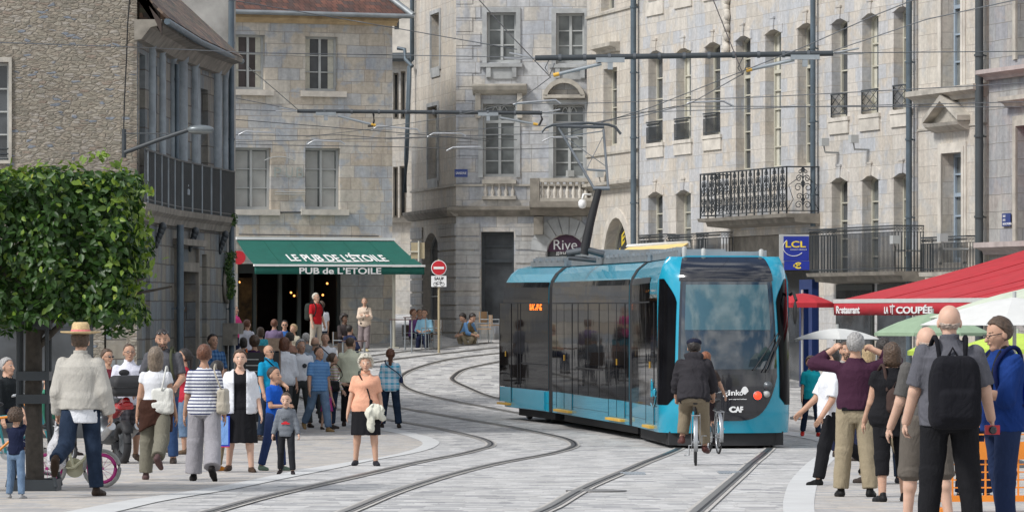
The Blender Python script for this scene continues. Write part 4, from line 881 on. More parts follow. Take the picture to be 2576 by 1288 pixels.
for i, T in enumerate(mods):
    g = .22; s0, s1 = (0 if i == 0 else g), (T.len-g if i < 2 else T.len-.9)
    body = MB().sweep(T, full, s0, s1)
    # rear cab: rounded plan end
    if i == 2:
        for k in range(6):
            a0, a1 = k/6*1.35, (k+1)/6*1.35
            i0, i1 = 1.0*(1-math.cos(a0)), 1.0*(1-math.cos(a1)); x0, x1 = s1+1.1*math.sin(a0), s1+1.1*math.sin(a1)
            for q in range(len(full)-1):
                def sh(o, z, ins): return (-TW/2+(o+TW/2)*(1-ins*.55), z-(ins*.25 if z > 2.9 else 0))
                p = [(full[q], i0, x0), (full[q+1], i0, x0), (full[q+1], i1, x1), (full[q], i1, x1)]
                body.face([T.P(x, sh(*c, n_)[1], sh(*c, n_)[0]) for c, n_, x in p][::-1], None, 0, True)
    bo = body.build(nm[i], M['cyan'], tram)
    # black glazed band
    gl = [(.006, .74), (.006, 2.7), (.000, 2.98), (-.022, 3.09)]
    e0, e1 = (1.45 if i == 0 else s0+.0), s1+(.3 if i == 2 else 0)
    gb = MB(); gb2 = MB()
    for q in range(len(gl)-1):
        gb.face([T.P(e0, gl[q][1], gl[q][0]), T.P(e1, gl[q][1], gl[q][0]), T.P(e1, gl[q+1][1], gl[q+1][0]), T.P(e0, gl[q+1][1], gl[q+1][0])])
        gb2.face([T.P(e1, gl[q][1], -TW-gl[q][0]), T.P(e0, gl[q][1], -TW-gl[q][0]), T.P(e0, gl[q+1][1], -TW-gl[q+1][0]), T.P(e1, gl[q+1][1], -TW-gl[q+1][0])])
    gb.build('side_glazing', M['tram_glass'], bo); gb2.build('side_glazing', M['tram_glass'], bo)
    ln = MB()
    ln.box(T, e0, e1, 2.62, 2.645, .004, .016); ln.box(T, s0, s1, .735, .742, .002, .010); ln.box(T, s0, s1, .46, .466, -.01, .003)
    def door(a, b, leafs=2):
        d = MB()
        d.box(T, a, b, .40, .735, -.01, .010, 1); d.box(T, a, b, .742, 2.62, -.01, .012, 0)
        for s in ((a, (a+b)/2, b) if leafs == 2 else (a, b)): d.box(T, s-.012, s+.012, .40, 2.62, .009, .016, 2)
        q = d.build('door', [M['tram_glass'], M['cyan'], M['rubber']], bo)
        MB().box(T, a+.05, b-.05, .33, .375, .0, .09).build('step', M['yellow'], q)
        MB().box(T, (a+b)/2-.07, (a+b)/2-.045, 1.42, 1.54, .016, .03).build('handle', M['yellow'], q)
    if i == 0: a = T.px(1646, 1000)[0]; b = T.px(1626, 1000)[0]; door(min(a, b), max(a, b), 1)
    if i == 1:
        for u0, u1 in ((1573, 1532), (1440, 1401)): a, b = T.px(u0, 1000)[0], T.px(u1, 1000)[0]; door(min(a, b), max(a, b), 2)
        for u in (1508, 1480, 1455): s = T.px(u, 1000)[0]; ln.box(T, s-.015, s+.015, .74, 2.62, .005, .013)
        a, b = T.px(1517, 900)[0], T.px(1450, 900)[0]; ln.box(T, min(a, b), max(a, b), 1.28, 1.31, .005, .014)
    if i == 2:
        a, b = T.px(1287, 1000)[0], T.px(1258, 1000)[0]; door(min(a, b), max(a, b), 1)
        for u in (1382, 1303, 1310): s = T.px(u, 1000)[0]; ln.box(T, s-.015, s+.015, .74, 2.62, .005, .013)
        a, b = T.px(1377, 900)[0], T.px(1312, 900)[0]; ln.box(T, min(a, b), max(a, b), 1.28, 1.31, .005, .014)
        a, b = T.px(1374, 1000)[0], T.px(1302, 1000)[0]; MB().box(T, min(a, b), max(a, b), .30, .71, -.01, .05).build('bogie_cover', M['cyan'], bo)
        s, z = T.px(1334, 774); lt = T.px(1364, 774)[0]
        for k in range(6): pass
        xx = [s+(lt-s)*(k+.5)/12 for k in range(12)]; ld = MB(); random.seed(4)
        for x in xx:
            for r_ in range(4):
                if random.random() < .6: ld.box(T, x-.05, x+.02, z-.05+.035*r_, z-.025+.035*r_, .012, .02)
        ld.build('destination_display', M['led_orange'], bo)
    ln.build('panel_lines', M['rubber'], bo)
    un = MB().box(T, s0+.3, s1-.3, .10, .30, -TW+.2, -.22); un.build('underframe', M['rubber'], bo)
    if i != 1:
        for s in (T.len*.35, T.len*.35+1.8):
            wh = MB().lathe(T.P(s, .30, -.36), [(.28, -.05), (.29, 0), (.24, .05)], 16, ax=T.f.n); wh.build('wheel', M['steel_dark'], bo)
# gangway bellows between modules
for i in (0, 1):
    Ta, Tb = mods[i], mods[i+1]; be = MB()
    for k in range(5):
        ins = .05 if k % 2 else .0
        pa = [(o-ins-.03 if o > -1 else o+ins+.03, z-.03) for o, z in full]
        def ring(k): 
            t = k/5; return [Ta.P(Ta.len-.24, z, o).lerp(Tb.P(.24, z, o), t) for o, z in [(a-(.05 if k % 2 else -.004) if a > -1 else a+(.05 if k % 2 else -.004), c+(.0 if k % 2 else .012)) for a, c in full]]
        r0, r1 = ring(k), ring(k+1)
        for q in range(len(r0)-1): be.face([r0[q], r1[q], r1[q+1], r0[q+1]])
    be.build('gangway_bellows', M['rubber'], tram)
# nose: plan rounded, rake increasing with height
T0 = mods[0]
def nose(t, z, out=0.):          # t -1..1 across (left..right), z height; returns point; s negative = towards the viewer
    a = abs(t); L_ = .95
    zz = max(0, min(1, (z-1.0)/2.4)); tap = 1-.05*zz**2-(.10*max(0, (z-3.0)/.45)**2 if z > 3 else 0)
    x = (math.sin(min(a, 1)*math.pi/2)**.80)*TW/2*tap*(1 if t >= 0 else -1)
    s = -L_*(max(0, math.cos(a*math.pi/2))**.78)*(1-.45*zz**2.2)
    x *= 1-.07*zz**2*(1-a**6)
    if z > 3.05: s += (z-3.05)**2*3.2*math.cos(a*math.pi/2)**.5
    if z < .6: s += (.6-z)*.25
    s = min(s, 0)
    ln_ = math.hypot(x/(TW/2), s/L_)+1e-6
    p = T0.P(s-out*abs(s)/L_/ln_*1.0-out*.3, z, -TW/2-x-out*(x/(TW/2))/ln_); return p
ts = [-1+i/24 for i in range(49)]; zs = [.28+i*(3.44-.28)/40 for i in range(41)]
nb = MB().grid(nose, ts, zs)
nb.face([nose(t, 3.44) for t in ts]); nob = nb.build('nose_shell', M['cyan'], tram)
def patch(name, zlo, zhi, tl, tr, mat, out, nz_=14, parent=nob, nt_=24):
    m = MB()
    def fn(a, b):
        t0 = tl(b) if callable(tl) else tl; t1 = tr(b) if callable(tr) else tr; t = t0+(t1-t0)*a
        z0 = zlo(t) if callable(zlo) else zlo; z1 = zhi(t) if callable(zhi) else zhi
        return nose(t, z0+(z1-z0)*b, out)
    m.grid(fn, [i/nt_ for i in range(nt_+1)], [i/nz_ for i in range(nz_+1)]); return m.build(name, mat, parent)
EDGE = .455
patch('windscreen_surround', 1.30, 3.10, -EDGE-.03, EDGE+.03, M['black_gloss'], .012)
patch('windscreen', 1.42, 2.98, -EDGE+.01, EDGE-.01, M['shield'], .022)
patch('sun_blind', 2.12, 2.93, -EDGE+.06, EDGE-.06, M['shield_blind'], .028)
patch('roof_visor', 3.0, 3.435, -EDGE-.05, EDGE+.05, M['black_gloss'], .014)
patch('front_mask', lambda t: .50+.78*(abs(t)/(EDGE+.03))**3.0, 1.32, -EDGE-.03, EDGE+.03, M['black_gloss'], .016)
for sg in (-1, 1):                                   # corner side windows of the cab
    patch('cab_side_window', lambda t: .78+.55*max(0, .66-abs(t))*2, lambda t: 2.62+.42*min(1, max(0, (abs(t)-.54)/.30))**.6, (lambda b: sg*(.535)), sg*.998, M['tram_glass'], .008)
# side of the cab: from the nose joint back to the first door, glass with curved top edge
for o_, name in ((0, 1), (1, 1)):
    gw = MB(); n_ = 10
    for k in range(n_):
        a, b = 1.46*k/n_, 1.46*(k+1)/n_; za, zb = 3.0+.07*(k/n_), 3.0+.07*((k+1)/n_); la = .74 if k > 2 else .74+.05*(3-k)
        X = (lambda o: o) if o_ == 0 else (lambda o: -TW-o)
        gw.face([T0.P(a, la, X(.006)), T0.P(b, .74, X(.006)), T0.P(b, 2.7, X(.006)), T0.P(a, 2.7, X(.006))]); gw.face([T0.P(a, 2.7, X(.006)), T0.P(b, 2.7, X(.006)), T0.P(b, zb, X(-.03)), T0.P(a, za, X(-.03))])
    gw.build('cab_side_window', M['tram_glass'], nob)
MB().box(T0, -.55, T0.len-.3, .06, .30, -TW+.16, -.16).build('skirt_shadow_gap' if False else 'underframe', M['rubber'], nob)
bf = MB(); 
def bmp(t, z): p = nose(t*.86, .6, -.12); return Vector((p.x, p.y, G(78)+z))
bf.grid(bmp, [-1+i/12 for i in range(25)], [.05, .16, .29]); bf.build('lifeguard_apron', M['rubber'], nob)
# headlights on the right of the mask (as seen)
def onnose(u, v, out=.03):       # find (t,z) whose projection hits pixel
    bt = (0, 0, 1e9)
    for i in range(-60, 61):
        for j in range(40):
            t = i/60*.9; z = .5+j*.025; p = nose(t, z, out); U = CX+F*p.x/p.y; V = VH-F*(p.z-CZ)/p.y; e = (U-u)**2+(V-v)**2
            if e < bt[2]: bt = (t, z, e)
    return bt[:2]
for u, v, r, m_ in ((1907, 993, .062, 'red_light'), (1933, 969, .058, 'steel_dark'), (1928, 991, .05, 'frame_paint')):
    t, z = onnose(u, v); c = nose(t, z, .02)
    hl = MB().lathe(c+Vector((0, -.0, 0)), [(r*1.15, 0), (r*1.15, .03), (r, .035), (r*.9, .05), (.01, .06)], 16, ax=(.12, -1, 0)).build('headlight', M[m_], nob)
    hl['label'] = 'lit red tail lamp' if m_ == 'red_light' else 'unlit round lamp'
    MB().lathe(c, [(r*1.4, -.01), (r*1.4, .025), (r*1.15, .03)], 16, ax=(.12, -1, 0)).build('bezel', M['steel_dark'], hl)
def lett(s, u0, v0, u1, hgt, mat='white', bold=.02, shear=0):
    t0, z0 = onnose(u0, v0); t1, _ = onnose(u1, v0); w_ = 10.
    tmp = lambda a, b, c: nose(t0+(t1-t0)*a/w_, z0+b, .03+c)
    text(nob, s, T0, 0, 0, hgt, 0, M[mat], w_, fn=tmp, bold=bold, shear=shear)
lett('ginko', 1822, 999, 1868, .13); lett('CAF', 1833, 1036, 1870, .11, bold=.05)
lett('pour voyager dans le Grand Besançon', 1834, 1006, 1880, .022)
t, z = onnose(1876, 984); lf = MB()
for k in range(6):
    a0 = R(25+k*22); a1 = R(25+(k+1)*22); lf.face([nose(t, z-.06, .03), nose(t+.035*math.cos(a1), z-.06+.15*math.sin(a1), .03), nose(t+.035*math.cos(a0), z-.06+.15*math.sin(a0), .03)])
lf.build('leaf_logo', M['white'], nob, solid=.004)
# signature script on the cab side
sg_ = MB(); s0, z0 = T0.px(1655, 1000)
for pts in ([(0, .0), (.05, .28), (.12, .30), (.10, .12), (.02, .15), (.16, .0)], [(.26, .24), (.46, .28)], [(.36, .27), (.32, .02), (.42, .05), (.5, .14), (.55, .02), (.62, .14), (.66, .02), (.75, .16), (.8, .02), (.9, .12)], [(-.1, -.12), (.3, -.18), (.7, -.12), (.95, .02)]):
    L3 = [Vector((a, b, 0)) for a, b in pts]; L3 = spline(L3, 5); sg_.tube([T0.P(1.0-p.x*.9, z0+p.y, .014) for p in L3], .012, 4)
sg_.build('signature', M['cyan'], nob)
wp = MB(); t0, z0 = onnose(1873, 945); 
wp.tube([nose(.28, 1.36, .05), nose(.52, 2.02, .06)], .014, 5).tube([nose(.33, 1.36, .05), nose(.535, 2.0, .06)], .014, 5).tube([nose(.18, 1.40, .05), nose(.50, 2.06, .045)], .012, 4); wp.build('wiper', M['rubber'], nob)
mr = MB()
p = T0.P(-.1, 2.75, -TW-.02); mr.tube([p, p+Vector((.05, -.15, .05)), p+Vector((.09, -.3, -.1))], .03, 6); mr.ball(p+Vector((.07, -.32, -.32)), (.04, .08, .22), 10); mr.build('mirror', M['rubber'], nob)
# roof kit
rk = MB()
for i, (a, b, h, w0, w1, mt) in enumerate(((.5, 2.2, .16, .5, 1.9, 'g'), (2.6, 4.6, .24, .45, 1.95, 'g'))): rk.box(T0, a, b, 3.44, 3.46+h*.5, -w1, -w0)
T1 = mods[1]
for a, b, h in ((.5, 3.0, .22), (7.6, 10.2, .3), (3.2, 4.4, .14)): rk.box(T1, a, b, 3.44, 3.46+h, -1.95, -.45)
rk.box(mods[2], .6, 3.6, 3.44, 3.66, -1.9, -.5)
for T, a, b in ((T0, .2, 5), (T1, .4, 10.3), (mods[2], .4, 3.6)):
    for o_ in (-.42, -1.98): rk.box(T, a, b, 3.44, 3.56, o_-.03, o_+.03)
    k = a
    while k < b: rk.box(T, k, k+.12, 3.56, 3.62, -.5, -.36); k += .55
rk.build('roof_equipment', M['galv'], tram)
for u, h in ((1863, .26), (1895, .22), (2063, .2)): 
    s = .1; o_ = {1863: -.5, 1895: -.85, 2063: -1.9}[u]; MB().lathe(T0.P(s, 3.42, o_), [(.045, 0), (.045, h*.7), (.02, h*.8)], 8).build('antenna', M['frame_paint'], tram)
# pantograph
pd_ = 90.; P_ = lambda u, v, d=pd_: W(u, v, d)
pg = MB().tube([P_(1468, 640), P_(1485, 560), P_(1506, 478)], [.10, .085, .07], 8); pb = pg.build('pantograph', M['rubber'], tram)
mb = MB(); mb.tube([P_(1492, 474), P_(1534, 474)], .04, 8).tube([P_(1494, 474), P_(1405, 322)], .028, 7).tube([P_(1530, 474), P_(1518, 325)], .026, 7)
mb.tube([P_(1476, 427), P_(1525, 430)], .025, 6).tube([P_(1415, 345), P_(1518, 330)], .012, 4).tube([P_(1420, 345), P_(1526, 420)], .008, 4).tube([P_(1516, 345), P_(1476, 425)], .008, 4)
mb.build('upper_arm', plain('arm_metal', (.22, .24, .26), .4, .4), pb)
hd = MB()
for dy in (-.2, .2):
    q = [P_(u, v)+Vector((0, dy, 0)) for u, v in ((1363, 333), (1372, 322), (1390, 315), (1420, 313), (1480, 310), (1530, 314), (1548, 320), (1562, 338))]; hd.tube(q, .022, 6)
hd.tube([P_(1400, 318), P_(1520, 320)], .04, 6); hd.build('collector_head', M['steel_dark'], pb)
bs = MB().box(T1, 4.6, 7.2, 3.46, 3.58, -1.8, -.5); bs.tube([P_(1425, 638), P_(1475, 628), P_(1520, 640)], .07, 8).tube([P_(1430, 648), P_(1500, 655)], .05, 8); bs.build('pantograph_base', M['steel_dark'], pb)

# ------------------------------------------------------------------ overhead line
def wire(pts, r=.012, label='', d0=None, name='overhead_wire', mat='iron', group='overhead wires above the street'):
    q = []
    for i in range(len(pts)-1):
        a, b = W(*pts[i]), W(*pts[i+1]); n_ = 6
        for k in range(n_): q.append(a.lerp(b, k/n_)-Vector((0, 0, .0)))
    q.append(W(*pts[-1])); return tag(MB().tube(q, r, 5).build(name, M[mat]), label, 'wire', group)
def beam(u0, v0, u1, v1, d, label, arms, bar_u0=None):
    a, b = W(u0, v0, d), W(u1, v1, d); root = thing('catenary_beam', label, 'overhead beam', (a+b)/2, group='dark tubular beams carrying the overhead line')
    MB().tube([a, b], .055, 10).build('beam', M['iron'], root)
    cl_ = MB(); n_ = int((u1-u0)/62)
    for k in range(1, n_): p = a.lerp(b, k/n_); cl_.tube([p-Vector((.03, 0, 0)), p+Vector((.03, 0, 0))], .068, 8)
    cl_.build('clamps', M['steel_dark'], root)
    for bx, by, pts in arms:
        p = W(bx, by, d); k = MB().box(XF(p), -.28, .28, -.02, .07, -.06, .06).box(XF(p), -.05, .05, -.16, -.02, -.05, .05); bo_ = k.build('bracket', M['galv'], root)
        q = [W(x, y, d) for x, y in pts]; MB().tube(q[:2], .035, 7).build('insulator', M['galv'], bo_); MB().tube([q[1], q[1].lerp(q[0], .12)], .04, 7).build('cap', M['yellow'], bo_)
        if len(q) > 2: MB().tube(q[1:], .018, 6).build('steady_arm', M['steel'], bo_)
    for p, s in ((a, -1), (b, 1)):
        MB().tube([p, p+Vector((s*.25, 0, .05)), p+Vector((s*.5, 0, .10))], .022, 6).tube([p, p+Vector((s*.3, 0, -.01)), p+Vector((s*.6, 0, 0))], .02, 6).build('turnbuckle', M['steel'], root)
beam(1346, 147, 2096, 135, 85, 'long dark beam hanging highest, across the top right over the tram', [(1535, 155, [(1513, 161), (1392, 190)]), (2025, 148, [(1998, 151), (1877, 178)])])
beam(748, 280, 1364, 285, 121, 'long dark beam hanging lower, in front of the pub upper windows', [(820, 289, [(850, 292), (945, 316)]), (1228, 290, [(1255, 296), (1353, 314)])])
for u in (1383, 1868): dr = MB().tube([W(u+2, 143, 85), W(u-12, 172, 85), W(u, 190, 85), W(u+12, 160, 85)], .012, 5); tag(dr.build('support_cable', M['steel_dark']), 'V-shaped dropper at the '+('left' if u < 1500 else 'right')+' end contact wire of the upper beam', 'cable')
tag(MB().tube([W(938, 283, 121)+Vector((0, 0, 0))]+[W(u, v, 121) for u, v in ((940, 290), (941, 305), (937, 318), (925, 318))], .03, 6).build('feeder_cable', M['rubber']), 'thick black cable loop drooping from the left of the lower beam', 'cable')
tag(MB().tube([W(u, v, 121) for u, v in ((940, 281), (1100, 281), (1358, 282), (1364, 300), (1355, 318))], .035, 6).build('feeder_cable', M['rubber']), 'thick black cable lashed along the lower beam to its right end', 'cable')
WR = [([(0, 108, 70), (350, 120, 84), (640, 134, 95), (980, 139, 100), (1310, 145, 86)], 'thin span wire crossing the whole left half near the top'),
 ([(575, 0, 90), (900, 55, 90), (1300, 125, 86)], 'wire slanting down from the pub roof to the upper beam'),
 ([(1205, 0, 70), (1290, 95, 78), (1385, 195, 85)], 'wire coming down steeply from the top to the left end of the upper beam'),
 ([(1790, -10, 70), (1830, 90, 78), (1868, 185, 85)], 'wire coming down steeply to the right part of the upper beam'),
 ([(1385, 195, 85), (1300, 258, 97), (1100, 300, 115), (935, 325, 121), (770, 345, 128)], 'contact wire curving from the upper beam back to the left'),
 ([(1868, 187, 85), (1735, 262, 92), (1600, 296, 96), (1470, 312, 90), (1250, 322, 115), (1000, 340, 121)], 'contact wire curving from the upper beam over the pantograph'),
 ([(2098, 128, 85), (2330, 50, 75), (2576, -4, 68)], 'span wire rising from the right end of the upper beam to the top right corner'),
 ([(2098, 134, 85), (2576, 130, 80)], 'level span wire leaving the right end of the upper beam'),
 ([(1300, 262, 120), (1500, 260, 118), (1935, 244, 105), (2576, 210, 88)], 'span wire across the right buildings above the second wire'),
 ([(1364, 284, 121), (1620, 283, 118), (2000, 270, 110), (2576, 257, 96)], 'span wire leaving the right end of the lower beam'),
 ([(1420, 338, 95), (1640, 270, 92), (2020, 120, 80), (2200, 40, 72), (2300, 0, 66)], 'long slanting wire rising to the right past the upper beam'),
 ([(1480, 312, 100), (1700, 268, 108), (2576, 270, 96)], 'thin wire under the upper beam to the right edge'),
 ([(625, 170, 110), (690, 225, 118), (748, 275, 121)], 'stay from the old house eave down to the lower beam'),
 ([(580, 276, 121), (748, 281, 121)], 'short stay from the drainpipe to the lower beam'),
 ([(580, 245, 121), (745, 277, 121)], 'upper short stay to the lower beam'),
 ([(575, 300, 115), (850, 322, 118), (1010, 335, 120), (1230, 355, 122)], 'contact wire left of the lower beam passing in front of the pub'),
 ([(575, 340, 112), (760, 342, 116), (860, 340, 119), (980, 350, 122), (1100, 345, 125), (1300, 352, 128)], 'third contact wire in front of the pub'),
 ([(575, 362, 110), (720, 366, 114), (1000, 370, 120), (1250, 378, 125), (1475, 370, 128)], 'lowest long wire in front of the pub lower windows'),
 ([(575, 358, 125), (900, 350, 125), (1260, 340, 125), (1400, 335, 125)], 'faint wire between the pub window rows')]
for pts, lb in WR: wire(pts, .0095 if pts[0][2] < 100 else .011, lb, mat='steel_dark')
for i, (q, lb) in enumerate([([(600, 340), (617, 331), (700, 335), (706, 344)], 'leftmost'), ([(775, 363), (790, 354), (858, 356), (868, 364)], 'second from the left'), ([(935, 328), (952, 317), (1050, 326), (1056, 333)], 'under the loop of the lower beam'), ([(1075, 345), (1090, 336), (1160, 336), (1172, 343)], 'right of the pub'), ([(1291, 264), (1300, 260), (1398, 252), (1410, 262)], 'above the pantograph on the left'), ([(1728, 262), (1735, 258), (1820, 255), (1845, 268)], 'in front of the tall windows'), ([(1365, 356), (1385, 346), (1450, 346), (1456, 350)], 'behind the pantograph arm'), ([(1123, 380), (1140, 371), (1210, 370)], 'lowest one, beside the corner house')]):
    d = 121 if i < 4 or i > 5 else 100
    tag(MB().tube([W(u, v, d) for u, v in q], .026, 6).build('steady_arm', M['steel']), 'bent steel steady arm on the contact wire, '+lb, 'steady arm', 'steady arms of the overhead line')

# ------------------------------------------------------------------ signs and street furniture
ls = thing('bank_sign', 'white framed blue bank sign with yellow letters LCL beside the iron balcony', 'sign', W(2000, 625, 108.5)); X = XF(W(1998, 625, 108.0))
h = .325; MB().box(X, -.37, .36, -.36, .345, -.10, .10).build('box', M['frame_paint'], ls); pn = MB().box(X, -.27, .355, -.30, .295, .10, .112).build('panel', M['blue_sign'], ls)
text(pn, 'LCL', X, -.22, .02, .16, .116, M['yellow_sign'], .50, bold=.02); text(pn, 'BANQUE ET ASSURANCE', X, -.1, -.05, .03, .116, M['white'], .4)
mb = MB(); mb.tube([X.P(.26*math.cos(R(a))-.02, .03+.22*math.sin(R(a)), .118) for a in range(130, 330, 12)], .008, 4); mb.build('arc_logo', M['white'], pn)
es = thing('cash_machine_sign', 'small dark blue sign with a yellow euro symbol under the bank sign', 'sign', W(2005, 668, 108)); X = XF(W(2003, 668, 107.9)); b_ = MB().box(X, -.30, .32, -.11, .11, -.06, .06).build('box', M['blue_sign'], es); text(b_, '€', X, -.08, -.08, .16, .064, M['yellow_sign'], .2, bold=.04)
for u0, v0, u1, v1, f_, tx, lb in ((1144, 425, 1177, 446, D2, ['GRANDE RUE'], 'dark blue street name plate on the corner house pillar'), (2527, 538, 2546, 569, Gw, ['RUE', 'DES', 'BOUCHERIES'], 'dark blue street name plate on the far right house')):
    if f_ is D2: f_ = XF(W(1160, 436, 133.2)); a, b, c, d = -.2, .2, -.12, .12
    else:
        s = f_.px(2536, 553)[0]; z = f_.px(2536, 553)[1]; a, b, c, d = s-.24, s+.24, z-.15, z+.15
    pr_ = MB().box(f_, a, b, c, d, .03, .05); o_ = tag(pr_.build('street_sign', M['sign_blue_dark']), lb, 'street sign')
    for k, t_ in enumerate(tx):
        hh = .07 if len(tx) == 1 else .05; f3 = f_; 
        if f_ is Gw: text(o_, t_, f_, 0, 0, hh, 0, M['white'], fn=lambda x, y, z_, k=k: Gw.P(b-.06-x*1.2, d-.09-k*.09+y, .052+z_))
        else: text(o_, t_, f_, a+.04, c+.085, hh, .055, M['white'], b-a-.08)
# no-entry sign
q = W(1104, 862, 127); ns = thing('no_entry_sign', 'red round no-entry sign above a white bicycle plate on a tan pole', 'road sign', (q.x, q.y, G(127))); X = XF((q.x, q.y, G(127)))
zs_ = W(1104, 674, 127).z-X.p.z; MB().tube([X.P(0, 0, 0), X.P(0, zs_+.25, 0)], .035, 8).build('pole', M['pole_tan'], ns)
dk = MB().lathe(X.P(0, zs_, .05), [(.225, 0), (.225, .02)], 28, ax=(0, -1, 0)).build('disc', M['white'], ns); MB().lathe(X.P(0, zs_, .072), [(.205, 0), (.205, .004)], 28, ax=(0, -1, 0)).build('red_field', M['sign_red'], dk); MB().box(X, -.15, .15, zs_-.035, zs_+.035, .078, .082).build('white_bar', M['white'], dk)
z2 = W(1104, 707, 127).z-X.p.z; pt = MB().box(X, -.22, .22, z2-.165, z2+.15, .05, .07).build('plate', M['white'], ns); text(pt, 'SAUF', X, -.13, z2+.03, .085, .074, M['dark'], .27, bold=.02)
bk_ = MB()
for x in (-.1, .1): bk_.tube([X.P(x+.055*math.cos(R(a)), z2-.09+.055*math.sin(R(a)), .075) for a in range(0, 361, 30)], .006, 4)
bk_.tube([X.P(-.1, z2-.09, .075), X.P(-.04, z2-.02, .075), X.P(.06, z2-.02, .075), X.P(0, z2-.09, .075), X.P(-.1, z2-.09, .075)], .006, 4).tube([X.P(.1, z2-.09, .075), X.P(.05, z2+.01, .075)], .006, 4); bk_.build('bicycle_symbol', M['dark'], pt)
q = W(1058, 632, 128); bs_ = thing('sign_back', 'tan back of a square sign on a short bracket right of the green awning', 'road sign', q); X = XF(q); MB().box(X, -.28, .12, -.22, .25, 0, .03).build('panel', M['pole_tan'], bs_); MB().tube([X.P(-.05, -.3, .06), X.P(-.05, .3, .06)], .03, 6).tube([X.P(-.35, -.02, .06), X.P(-.05, -.02, .06)], .025, 6).build('bracket', M['frame_cream'], bs_)
# wall street lamp on the rubble house
q0 = W(314, 350, 84.8); sl_ = thing('street_lamp', 'grey wall-mounted street lamp on a long arm in front of the columned house', 'street lamp', q0)
MB().tube([W(312, 325, 84.8), W(312, 397, 84.8)], .045, 8).build('wall_bracket', M['iron'], sl_)
MB().tube([W(314, 384, 84.7), W(400, 352, 84.5), W(478, 326, 84.3)], .042, 8).tube([W(314, 336, 84.7), W(430, 337, 84.4)], .012, 5).build('arm', M['iron'], sl_)
hd_ = MB().ball(W(504, 326, 84.3), (.27, .12, .085), 14).build('lamp_head', M['lamp_metal'] if 'lamp_metal' in M else plain('lamp_metal', (.16, .18, .19), .35, .3), sl_); MB().ball(W(504, 331, 84.3), (.25, .11, .06), 12).build('lens', M['pane_grey'], hd_)
tag(MB().tube([W(u, v, 84.9) for u, v in ((326, 0), (321, 60), (318, 150), (313, 250), (311, 325))], .014, 5).build('wall_cable', M['dark']), 'thin dark cable running down the rubble wall to the street lamp', 'cable')
for u, v, d, f_, lb in ((1465, 508, 129, None, 'white dome security camera on a bracket beside the pantograph'),):
    q = W(u, v, d); r_ = thing('dome_camera', lb, 'security camera', q); MB().lathe(q-Vector((0, 0, .1)), [(.02, -.1), (.09, -.07), (.12, 0), (.12, .1), (.08, .16)], 12).build('dome', M['white'], r_); MB().tube([q+Vector((0, 0, .08)), q+Vector((.03, 0, .22)), q+Vector((.25, .3, .22))], .035, 6).build('bracket', M['white'], r_)
for i, (u, v) in enumerate(((1434, 437), (1508, 438), (2073, 358), (2147, 350), (2252, 603), (2371, 598))):
    d = (134.0-.6, 131, 112, 110, 106.5, 103)[i]; q = W(u, v, d); X = XF(q, .3)
    r_ = thing('floodlight', 'small white floodlight on the facade, '+('above the stone balustrade', 'right of the pantograph arm', 'left one of the pair between the window rows', 'right one of the pair between the window rows', 'over the long black balcony', 'over the small right-hand balcony')[i], 'floodlight', q, group='white floodlights on the facades')
    MB().box(X, -.10, .10, -.10, .10, -.1, .10).build('housing', M['frame_paint'], r_); MB().tube([X.P(0, -.1, 0), X.P(.05, -.26, -.05), X.P(.7, -.27, -.1)], .025, 5).build('arm', M['frame_paint'], r_)
# yellow awning of the shop
ya = thing('awning', 'pale yellow awning over the shop behind the tram roof', 'awning', W(1640, 630, 116)); mb = MB()
mb.face([W(1590, 618, 121), W(1732, 612, 113), W(1700, 632, 112), W(1541, 645, 119)]); mb.build('canopy', M['cloth_yellow'], ya, solid=.02)
mb = MB(); mb.face([W(1576, 622, 121), W(1580, 616, 121.4), W(1732, 607, 113), W(1735, 622, 113)]); mb.build('cassette', M['cloth_white'], ya, solid=.06)
